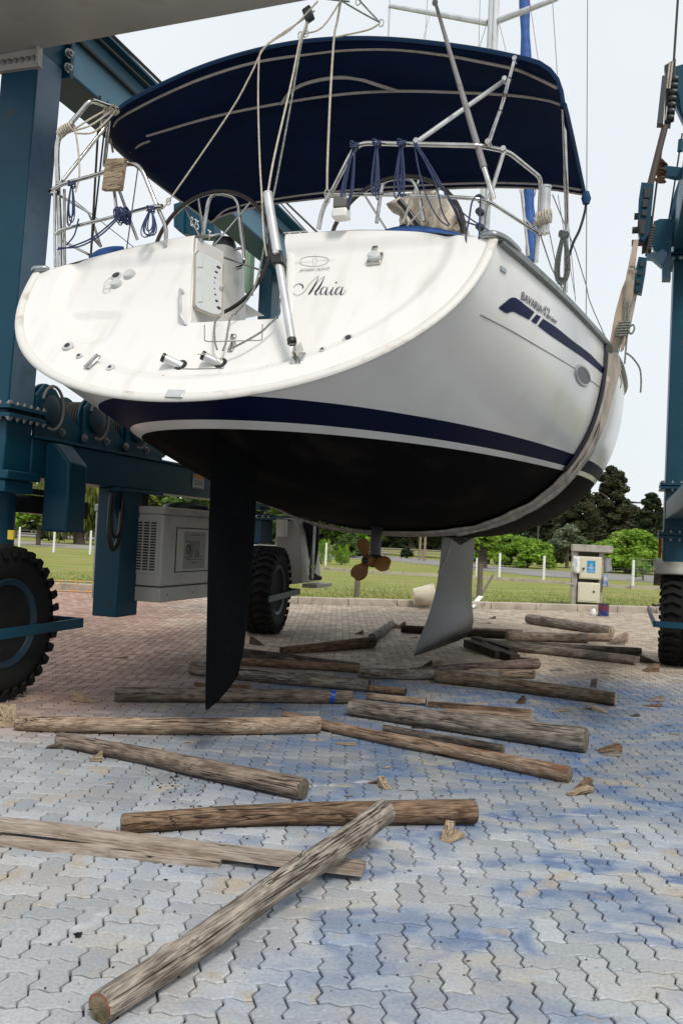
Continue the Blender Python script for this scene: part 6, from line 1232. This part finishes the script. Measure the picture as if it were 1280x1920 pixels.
# electric cabinet in a concrete housing
pcb = G(1104, 1133, .12); sc_ = zdist(pcb)/F_PX; cb = empty('electric_cabinet', None, (pcb.x, pcb.y+.32, .03), -.20); tag(cb, 'concrete pillar housing with two cream electric boxes beyond the kerb', 'electric cabinet')
Wc, Hc = 57*sc_, 118*sc_; hw = Wc/2
lb = lambda a, b, n, m, bv=.008, par=None: MB().box(a, b).build(n, m, par or cb, bevel=bv)
lb((-hw, -.28, 0), (-hw+.13, .30, Hc-.18), 'side_wall', conc); lb((hw-.12, -.22, 0), (hw-.0, .30, Hc-.18), 'side_wall', conc); lb((-hw+.13, .15, 0), (hw-.12, .26, Hc-.18), 'back_wall', conc); lb((-hw-.02, -.36, Hc-.18), (hw+.20, .38, Hc+.0), 'roof_slab', conc, .015)
up_ = lb((-hw+.17, -.34, .99*Hc*.395+.10), (hw-.06, .14, Hc*.80+.02), 'upper_box', cabm, .015); lw_ = lb((-hw+.15, -.38, .13), (hw-.08, .14, Hc*.40), 'lower_box', cabm, .015)
ux0, ux1 = -hw+.17, hw-.06
lb((ux0+.03, -.352, Hc*.41+.10), (ux1-.03, -.341, Hc*.80-.01), 'door', cabm, .004, up_); lb((ux0+.01, -.392, .17), (ux1-.06, -.381, Hc*.40-.04), 'door', cabm, .004, lw_)
sg2 = lb((-.03, -.358, Hc*.56), (.17, -.353, Hc*.56+.30), 'warning_sign', bluesg, .001, up_)
MB().prism([(.04, -.3595, Hc*.56+.18), (.10, -.3595, Hc*.56+.18), (.07, -.3595, Hc*.56+.24)], (0, .001, 0)).build('warning_triangle', yelm, up_)
for a, b, z in ((.02, .12, .14), (.0, .14, .115), (.03, .11, .09), (-.015, .155, .035)): MB().box((a, -.3595, Hc*.56+z), (b, -.3585, Hc*.56+z+.010)).build('print_line', whitep, up_)
for x, z, pr_x in ((ux0+.10, Hc*.62, up_), (ux1-.17, .42*Hc*.62, lw_)): MB().cyl((x, -.40, z), (x, -.33, z), .028, n=12).build('lock', blk, pr_x)
MB().tube([(-hw-.06, -.3, Hc*.36), (-hw+.05, -.3, Hc*.36)], .02, 8).build('tap', bolt, cb); MB().tube([(-hw-.01, -.3, Hc*.36), (-hw-.01, -.36, Hc*.33)], .015, 6).build('tap', bolt, cb)
def rag(label, c, w, h_, m, seed):
    rws = []
    for i in range(8):
        t = i/7; rws.append([(c[0]+(x-.5)*w*(.6+.5*t)+.03*noise.noise(V((x*4, t*3, seed))), c[1]+.06*sin(x*6+seed)*(.3+t)-.03, c[2]-h_*t+.05*abs(x-.5)) for x in [k/8 for k in range(9)]])
    o = MB().grid(rws).build('cloth', m, None); s2 = o.modifiers.new('s', 'SOLIDIFY'); s2.thickness = .015; o.location = cb.location; o.rotation_euler = (0, 0, -.2); return tag(o, label, 'cloth')
rag('white rag stuffed beside the upper cream box on its left', (-hw+.10, -.30, Hc*.80), .24, .42, whpost, 1); rag('grey cloth hanging at the right side of the cabinet', (hw+.09, -.2, Hc*.80), .24, .36, mat('grey_rag', (.25, .25, .26), .9), 2); rag('white and blue cloth bundle below the grey cloth', (hw+.05, -.25, Hc*.53), .14, .3, mat('white_blue_rag', (.5, .52, .55), .9, col2=(.02, .12, .35), nscale=5), 3)
# orange rebar truss on the left kerb
tr0, tr1 = V((-6.8, 20.1, .02)), V((-3.55, 20.55, .02)); tt = MB(); up2 = V((0, .12, .22))
ladd = empty('rebar_truss', None, (0, 0, 0)); tag(ladd, 'orange lattice girder lying along the kerb at left', 'lattice girder')
MB().tube([tr0, tr1], .018, 6).build('chord', orng, ladd); MB().tube([tr0+up2, tr1+up2], .018, 6).build('chord', orng, ladd)
n = 9
for k in range(n): a = tr0.lerp(tr1, k/n); b = tr0.lerp(tr1, (k+.55)/n)+up2; MB().tube([a, b, tr0.lerp(tr1, (k+.15)/n)], .009, 5).build('lattice_bar', orng, ladd)
# black twisted thing at the kerb right
p = G(1222, 1142, .1); o = MB().tube([p+V((.05*k, .02*sin(k), .10+.02*cos(k*1.7))) for k in range(10)], [.03+.012*sin(k*2.1) for k in range(10)], 7).build('twisted_rag', blk, None); tag(o, 'black twisted rag lying on the kerb left of the starboard tyre', 'rag')
# ------------------------------------------------------------------ fence posts, park fences
wp_ = None
for i, (u, vt, vb, l) in enumerate(((36, 988, 1029, 'white fence post nearest the left frame edge'), (101, 991, 1036, 'white fence post between the round left tree and the willow'), (169, 995, 1040, 'white fence post right of the willow trunk'), (610, 1018, 1061, 'white fence post among the young bushes behind the propeller'), (694, 1020, 1062, 'white fence post hidden behind the propeller shaft'), (892, 1046, 1084, 'thin white fence post just right of the keel'), (935, 1037, 1086, 'white fence post in the middle between keel and cabinet'), (1018, 1042, 1091, 'white fence post just left of the cabinet'), (1185, 1050, 1101, 'white fence post between cabinet and starboard wheel'))):
    p = G(u, vb, .03); hgt = (vb-vt)*zdist(p)/F_PX; w_ = .05 if i != 5 else .035
    mb = MB().hexa([(-w_, -w_, 0), (w_, -w_, 0), (w_, w_, 0), (-w_, w_, 0), (-w_*.85, -w_*.85, hgt), (w_*.85, -w_*.85, hgt), (w_*.85, w_*.85, hgt), (-w_*.85, w_*.85, hgt)])
    o = mb.build('fence_post', whpost, None, bevel=.01); o.location = p; tag(o, l, 'fence post', 'white fence posts')
for u, vt, vb, l in ((668, 1060, 1119, 'old wooden post behind the propeller at the kerb'), (897, 1057, 1130, 'old wooden post right of the keel with a leaning brace')):
    p = G(u, vb, .03); hgt = (vb-vt)*zdist(p)/F_PX; o = MB().tube([(0, 0, 0), (.01, 0, hgt*.5), (0, 0, hgt)], [.075, .07, .072], 10).build('wooden_post', woodpost, None); o.location = p; tag(o, l, 'wooden post', 'old wooden fence posts')
a, b = G(897, 1124, .03), G(925, 1122, .03); br = MB().tube([V(a)+V((.05, 0, .1)), V(b)+V((-.02, .2, .62))], .035, 8).build('post_brace', woodpost, None); tag(br, 'rough branch propped against the wooden post right of the keel', 'branch')
wf = empty('wire_fence', None, (0, 0, 0)); tag(wf, 'thin wire mesh fence crossing the lawn between the old posts', 'wire fence')
mb = MB(); wy0, wy1 = G(560, 1112, .03), G(1232, 1146, .03); d = wy1-wy0
for k in range(7): z = .12+.15*k; mb.tube([V(wy0)+V((0, 0, z)), V(wy1)+V((0, 0, z))], .0016, 4)
mb.build('line_wire', wirem, wf); mb = MB()
for k in range(70): q = V(wy0)+d*k/70; mb.tube([q, q+V((0, 0, 1.05))], .0012, 3)
tag(mb.build('mesh_wire', wirem, wf), kind='stuff')
w2 = empty('weld_mesh_fence', None, (0, 0, 0)); tag(w2, 'weld mesh fence panel running right from the last white post', 'mesh fence')
mb = MB(); a = G(1187, 1100, .03); b = V((a.x+5, a.y-.7, .03))
for k in range(9): mb.tube([a+V((0, 0, .1+.13*k)), b+V((0, 0, .1+.13*k))], .006, 4)
for k in range(40): q = a.lerp(b, k/40); mb.tube([q, q+V((0, 0, 1.15))], .005, 4)
tag(mb.build('mesh_wire', wirem, w2), kind='stuff')
def park_fence(label, u0, v0, u1, v1, n, hgt, m, rails=2):
    f = empty('park_fence', None, (0, 0, 0)); tag(f, label, 'fence'); a, b = G(u0, v0, .04), G(u1, v1, .04)
    for k in range(rails): z = hgt*(.95-.4*k); MB().bar(a+V((0, 0, z)), b+V((0, 0, z)), .05, .10).build('fence_rail', m, f)
    src = None
    for k in range(n+1):
        q = a.lerp(b, k/n)
        if src is None: src = MB().box((-.07, -.07, 0), (.07, .07, hgt)).build('fence_stake', m, f); src.location = q
        else: c = src.copy(); COL.objects.link(c); c.location = q
railm = mat('dark_rail_wood', (.07, .06, .05), .9); paler = mat('grey_rail_wood', (.22, .2, .17), .9)
park_fence('low dark rail fence beyond the path on the left', 30, 1010, 330, 1022, 7, .8, railm)
park_fence('low grey rail fence beyond the road in the middle', 560, 1036, 830, 1048, 7, .7, paler); park_fence('low grey rail fence beyond the road on the right', 890, 1052, 1240, 1068, 7, .7, paler)
for u, vt, vb, l in ((786, 1008, 1050, 'left slender pale pole standing in the park'), (795, 1009, 1052, 'right slender pale pole standing in the park'), (1006, 995, 1052, 'dark slim pole behind the white posts on the right')):
    p = G(u, vb, .03); hgt = (vb-vt)*zdist(p)/F_PX; o = MB().cyl((0, 0, 0), (0, 0, hgt+.6), .09, n=8).build('park_pole', w_tan if u < 900 else railm, None); o.location = p; tag(o, l, 'pole')
hb = empty('low_house', None, G(750, 1036, .03)); tag(hb, 'low white house glimpsed between the dark tree trunks', 'house')
q = zdist(hb.location)/F_PX; hb.location = G(752, 1030.5, .03); q = zdist(hb.location)/F_PX
MB().box((-62*q, 0, 0), (75*q, 60*q, 9*q)).build('wall', whpost, hb); MB().prism([(-70*q, -4*q, 9*q), (-70*q, 64*q, 9*q), (-70*q, 30*q, 24*q)], (150*q, 0, 0)).build('roof', mat('slate_roof', (.10, .11, .13), .7), hb)
for x in (-40, -15, 20, 50): MB().box((x*q, -.03, 2.5*q), ((x+8)*q, .05, 7*q)).build('window', glass, hb)
# ------------------------------------------------------------------ trees and bushes
f_bright = foliage_mat('bright_green_leaves', (.13, .24, .02), (.23, .37, .04)); f_mid = foliage_mat('mid_green_leaves', (.055, .10, .02), (.10, .16, .03)); f_dark = foliage_mat('dark_conifer_needles', (.020, .034, .014), (.045, .06, .022)); f_brown = foliage_mat('brown_green_conifer', (.032, .042, .018), (.075, .072, .030)); f_olive = foliage_mat('grey_olive_leaves', (.10, .13, .07), (.17, .20, .12)); f_willow = foliage_mat('yellow_green_willow', (.12, .15, .03), (.2, .22, .05))
def tree(name, label, cat, u, vb, vt, wpx, fm, shape='round', dens=2600, leaf=.22, seed=0, trunk=.25, limbs=5, low=.25, group='trees beyond the yard', sq=1, top=1, lean=0, dist=None):
    p = G(u, vb, .03)
    if dist: r_ = cR*((u-640)/F_PX)+cU*((960-vb)/F_PX)+cF; k = dist/r_.dot(cF); p = V((r_.x*k, r_.y*k, .03))
    Z = zdist(p); base_v = vb; s_ = Z/F_PX
    # ground row at this distance
    q = V((p.x, p.y, .03))-V((0, 0, EYE)); vg = 960-F_PX*q.dot(cU)/q.dot(cF)
    Hh = (vg-vt)*s_; Wd = wpx*s_/2; rg = random.Random(seed); t = empty(name, None, p); tag(t, label, cat, group)
    tk = MB(); zc = Hh*low; tk.tube([(0, 0, -.1), (lean*.3+.05*Hh*rg.uniform(-.2, .2), 0, Hh*.3), (lean, 0, Hh*(.75 if shape != 'cone' else .95))], [trunk, trunk*.75, trunk*.2], 9)
    tips = []
    for k in range(limbs):
        a = rg.uniform(0, 2*pi); z0 = Hh*rg.uniform(low*.7, .55); L_ = Wd*rg.uniform(.5, .9); e = V((cos(a)*L_+lean*.6, sin(a)*L_, z0+Hh*rg.uniform(.1, .35))); tk.tube([(lean*z0/Hh*.7, 0, z0), V((lean*z0/Hh, 0, z0)).lerp(e, .5)+V((0, 0, .06*Hh)), e], [trunk*.45, trunk*.3, trunk*.08], 6); tips.append(e)
    tk.build('trunk', barkm, t)
    bl = []
    nb = 26 if shape == 'round' else (60 if shape == 'dome' else 34)
    for k in range(nb):
        if shape == 'round':
            a = rg.uniform(0, 2*pi); ph = rg.uniform(-.45, 1)*pi/2; rr = rg.uniform(.45, .92); c = V((cos(a)*cos(ph)*Wd*rr+lean, sin(a)*cos(ph)*Wd*rr*.8, Hh*(low+(1-low)*.42)+sin(ph)*Hh*(1-low)*.5*rr)); R_ = Wd*rg.uniform(.22, .38)
        elif shape == 'dome':
            a = rg.uniform(0, 2*pi); rr = sqrt(rg.random()); zz = sqrt(max(0, 1-rr*rr)); c = V((cos(a)*Wd*rr*.86, sin(a)*Wd*rr*.7, Hh*low+(Hh*(1-low))*(zz*.86)*rg.uniform(.55, 1))); R_ = Wd*rg.uniform(.17, .27)
        elif shape == 'cone':
            z = (k+.5)/nb; a = k*2.4; w_ = Wd*(1.02-z)**.6*(.55+.45*rg.random()); c = V((cos(a)*w_*.7, sin(a)*w_*.6, Hh*(low+(1-low)*z*.97))); R_ = Wd*rg.uniform(.22, .38)*(1.1-z*.6)
        else:
            a = rg.uniform(0, 2*pi); rr = rg.uniform(.2, .95); c = V((cos(a)*Wd*rr, sin(a)*Wd*rr*.8, Hh*rg.uniform(low+.15, .92))); R_ = Wd*rg.uniform(.2, .3)
        bl.append((c, R_, rg.uniform(.5, 1)))
    mb = MB(); vs_ = mb.v; fs_ = mb.f
    for i in range(dens):
        c, R_, flat = bl[rg.randrange(len(bl))]
        while True:
            d = V((rg.uniform(-1, 1), rg.uniform(-1, 1), rg.uniform(-1, 1)))
            if .05 < d.length <= 1: break
        d = d.normalized()*rg.uniform(.45, 1.08)**.7; pt = c+V((d.x*R_, d.y*R_, d.z*R_*.62*sq))
        if shape == 'willow': pt.z -= rg.random()**2*Hh*.30
        if pt.z < .1: continue
        sz = leaf*rg.uniform(.5, 1.2); n_ = (d+V((rg.gauss(0, .7), rg.gauss(0, .7), rg.gauss(.3, .7)))).normalized(); a, b = perp(n_)
        if shape == 'willow': a = V((0, 0, -1)); b = V((cos(i), sin(i), 0)); sx, sy = sz*1.3, sz*.28
        else: sx, sy = sz*rg.uniform(.8, 1.2), sz*rg.uniform(.45, .75)
        k = len(vs_); vs_ += [tuple(pt-a*sx*.5), tuple(pt+b*sy*.5), tuple(pt+a*sx*.5), tuple(pt-b*sy*.5)]; fs_.append((k, k+1, k+2, k+3)); mb.m.append(0)
    mb.build('crown', fm, t, smooth=False); return t
tree('bush_tree', 'round bright green tree at the left behind the white posts', 'tree', 72, 1026, 925, 108, f_bright, 'dome', 4200, .30, 1, .16, low=.30, sq=.8, dist=58)
tree('willow_tree', 'willow with drooping yellow green branches and leaning dark trunk', 'tree', 150, 1014, 885, 170, f_willow, 'willow', 5200, .5, 2, .45, low=.22, lean=-1.0, dist=66)
tree('willow_tree', 'second willow trunk leaning right, partly behind the box leg', 'tree', 190, 1014, 880, 150, f_willow, 'willow', 4000, .5, 12, .35, low=.25, lean=2.4, dist=68)
for i, (u, vt, w_, l) in enumerate(((-20, 880, 200, 'leftmost mid green tree in the far background row'), (120, 868, 180, 'mid green tree behind the willow'), (245, 872, 170, 'mid green tree behind the generator housing'), (330, 880, 150, 'mid green tree showing above the generator lid'))):
    tree('leafy_tree', l, 'tree', u, 1006, vt, w_, f_mid if i % 2 else f_willow, 'round', 3600, .55, 20+i, .4, low=.12, dist=85)
def hedge(label, u, vb, vt, w_, fm, dist, seed): return tree('clipped_bush', label, 'bush', u, vb, vt, w_, fm, 'dome', 1800, .3, seed, .1, 3, .0, 'bushes in the park', dist=dist)
hedge('low dark clipped hedge below the willow', 93, 1005, 988, 52, f_dark, 74, 30)
hedge('small dark round bush in front of the low house', 762, 1040, 1024, 22, f_dark, 70, 31)
for i, (u, vt, w_, fm, l, dist) in enumerate(((560, 930, 150, f_mid, 'mid green tree behind the control cabin', 80), (640, 962, 130, f_mid, 'mid green tree above the young feathery bushes', 78), (705, 950, 120, f_dark, 'dark spreading tree right of the propeller shaft', 84), (770, 960, 120, f_dark, 'dark tree over the low white house', 80), (838, 955, 120, f_dark, 'dark tree just left of the keel', 76), (905, 975, 90, f_bright, 'bright green tree with a crooked trunk right of the keel', 52), (690, 985, 60, f_bright, 'small bright green tree directly behind the propeller', 75))):
    tree('park_tree', l, 'tree', u, 1045, vt, w_, fm, 'round', 3800, .42, 40+i, .30, low=.34, dist=dist)
for i, (u, vt, w_, l) in enumerate(((602, 1008, 52, 'feathery young pepper bush left of the white post behind the propeller'), (640, 1020, 34, 'smaller feathery bush left of the propeller blades'), (585, 1016, 30, 'feathery bush beside the grab pole of the cabin'))):
    tree('feathery_bush', l, 'bush', u, 1062, vt, w_, f_bright, 'willow', 1500, .14, 60+i, .05, low=.0, group='bushes in the park', dist=47)
tree('round_shrub', 'rounded bright green shrub tree left of the olive tree', 'tree', 985, 1062, 998, 116, f_bright, 'dome', 14000, .24, 70, .2, low=.04, dist=58)
for i, (u, vt, w_, fm, l) in enumerate(((915, 1008, 70, f_bright, 'low bright shrub between keel and the first right-hand white post'), (1035, 1004, 60, f_mid, 'mid green shrub left of the olive tree'), (1100, 1006, 70, f_mid, 'mid green shrub directly behind the cabinet'), (655, 1000, 70, f_mid, 'mid green shrub between the feathery bushes and propeller'))):
    tree('round_shrub', l, 'shrub', u, 1062, vt, w_, fm, 'dome', 6000, .24, 90+i, .12, low=.04, group='bushes in the park', dist=64)
tree('olive_tree', 'grey green olive like tree between the bright shrubs', 'tree', 1062, 1062, 968, 72, f_olive, 'round', 3400, .26, 71, .14, low=.12, dist=62)
tree('umbrella_tree', 'broad bright green umbrella shaped tree behind the cabinet', 'tree', 1178, 1066, 984, 160, f_bright, 'dome', 22000, .24, 72, .28, low=.02, dist=56)
tree('feathery_bush', 'small bright bush at the foot of the white post by the starboard wheel', 'bush', 1205, 1080, 1046, 50, f_bright, 'round', 1500, .13, 73, .05, low=.0, group='bushes in the park', dist=44)
tree('conifer_tree', 'tall brown green conifer behind the olive tree', 'tree', 1142, 1050, 872, 150, f_brown, 'cone', 17000, .40, 80, .5, low=.03, dist=95)
tree('conifer_tree', 'brown green conifer hidden partly by the hull, left of the tallest', 'tree', 1080, 1050, 905, 150, f_brown, 'cone', 14000, .42, 81, .4, low=.03, dist=92)
tree('conifer_tree', 'dark cypress like tree just left of the starboard column', 'tree', 1218, 1050, 924, 110, f_dark, 'cone', 12000, .40, 82, .4, low=.03, dist=90)
tree('conifer_tree', 'lower dark conifer filling the gap under the hull bow', 'tree', 1020, 1050, 945, 150, f_dark, 'cone', 10000, .5, 83, .4, low=.05, dist=98); tree('conifer_tree', 'dark broad conifer behind the umbrella shaped tree', 'tree', 1180, 1050, 950, 170, f_brown, 'cone', 10000, .5, 84, .4, low=.05, dist=100)
tree('conifer_tree', 'dark tree right of the frame edge behind the starboard column', 'tree', 1290, 1050, 930, 120, f_dark, 'cone', 4200, .5, 85, .4, low=.05, dist=94)
fb = MB(); rg = random.Random(77)
for i in range(26000):
    x = rg.uniform(-75, 80); dn = 118+6*sin(x*.11)+rg.uniform(-4, 4); hh_ = 5.2+2.2*noise.noise(V((x*.06, 1, 1)))+1.5*noise.noise(V((x*.3, 2, 1))); z = rg.random()**.7*hh_; s_ = rg.uniform(.3, .8); n_ = V((rg.gauss(0, 1), rg.gauss(-.5, 1), rg.gauss(.4, 1))).normalized(); a, b = perp(n_); c = V((x, dn, z)); fb.add([c-a*s_, c+b*s_*.6, c+a*s_, c-b*s_*.6], [(0, 1, 2, 3)])
o = fb.build('distant_woodland', foliage_mat('distant_leaves', (.035, .055, .02), (.07, .09, .03)), smooth=False); tag(o, 'dark distant belt of trees closing the far side of the park', 'woodland', kind='stuff')
# ------------------------------------------------------------------ person standing on the step of the control cabin
foot = LF.w(LF.y(578, 1087, hy+.30)); pe = empty('person', None, foot, -.9); tag(pe, 'person in dark work clothes with a hi vis ankle band standing on the cabin step', 'person')
def skinned(name, joints, edges, radii, m, root=0, sub=2):
    me = bpy.data.meshes.new(name); me.from_pydata([V(j) for j in joints], edges, []); me.materials.append(m); o = bpy.data.objects.new(name, me); COL.objects.link(o); o.parent = pe
    o.modifiers.new('skin', 'SKIN'); sv = me.skin_vertices[0].data
    for i, r in enumerate(radii): sv[i].radius = (r, r) if not isinstance(r, tuple) else r; sv[i].use_root = (i == root)
    s2 = o.modifiers.new('sub', 'SUBSURF'); s2.levels = sub; s2.render_levels = sub; return o
J = [(0, 0, .93), (0, 0, 1.12), (0, .01, 1.32), (0, .01, 1.47), (0, .0, 1.56), (.10, 0, .86), (.11, .02, .50), (.11, -.02, .10), (.12, .10, .035), (-.10, 0, .86), (-.11, .04, .50), (-.11, .0, .10), (-.12, .12, .035), (.19, 0, 1.42), (.25, .02, 1.14), (.26, .16, .93), (-.19, 0, 1.42), (-.25, .05, 1.14), (-.24, .24, 1.02)]
E_ = [(0, 1), (1, 2), (2, 3), (3, 4), (0, 5), (5, 6), (6, 7), (7, 8), (0, 9), (9, 10), (10, 11), (11, 12), (3, 13), (13, 14), (14, 15), (3, 16), (16, 17), (17, 18)]
Rr = [(.15, .11), (.14, .10), (.16, .11), (.10, .08), .055, .095, .065, .05, .045, .095, .065, .05, .045, .06, .045, .035, .06, .045, .035]
skinned('body', J, E_, Rr, cloth)
MB().lathe((0, .015, 1.56), (0, 0, 1), [(.05, 0), (.065, .04), (.085, .10), (.09, .15), (.08, .20), (.05, .235), (.01, .245)], 18).build('head', skin, pe); MB().lathe((0, .0, 1.67), (0, 0, 1), [(.093, 0), (.096, .06), (.085, .10), (.05, .14), (.01, .148)], 18).build('hair', burnt, pe)
MB().prism([(-.012, .10, 1.655), (.012, .10, 1.655), (0, .125, 1.655)], (0, -.004, .05)).build('nose', skin, pe)
for s_ in (-1, 1):
    MB().lathe((s_*.03, .092, 1.70), (0, 1, 0), [(.003, 0), (.009, .004), (.003, .008)], 8).build('eye', lttr, pe); MB().lathe((s_*.09, .01, 1.68), (s_, 0, 0), [(.02, 0), (.022, .008), (.01, .014)], 8).build('ear', skin, pe)
    kx, ky = (.115, -.01) if s_ > 0 else (-.11, .015); MB().lathe((kx, ky, .20), (0, 0, 1), [(.068, 0), (.068, .05)], 16).build('reflective_band', hivis, pe)
    MB().tube([(s_*.115, -.05 if s_ > 0 else -.03, .05), (s_*.12, .05, .05), (s_*.125, .16, .035)], [.05, .048, .035], 10).build('shoe', blk, pe)
    wr = V((.26, .16, .93)) if s_ > 0 else V((-.24, .24, 1.02)); d = V((0, .75, -.35 if s_ > 0 else .1)).normalized(); hnd = MB().tube([wr, wr+d*.04, wr+d*.09], [.028, .038, .034], 8)
    for f in range(4): b0 = wr+d*.085+V((-.024+.016*f, 0, 0)); hnd.tube([b0, b0+d*.035, b0+d*.05+V((0, 0, -.025)), b0+d*.045+V((0, 0, -.045))], [.009, .0085, .008, .006], 6)
    b0 = wr+d*.04+V((s_*-.03, 0, 0)); hnd.tube([b0, b0+d*.03+V((s_*-.02, 0, 0)), b0+d*.055+V((s_*-.018, 0, -.01))], [.011, .010, .007], 6); hnd.build('hand', skin, pe)
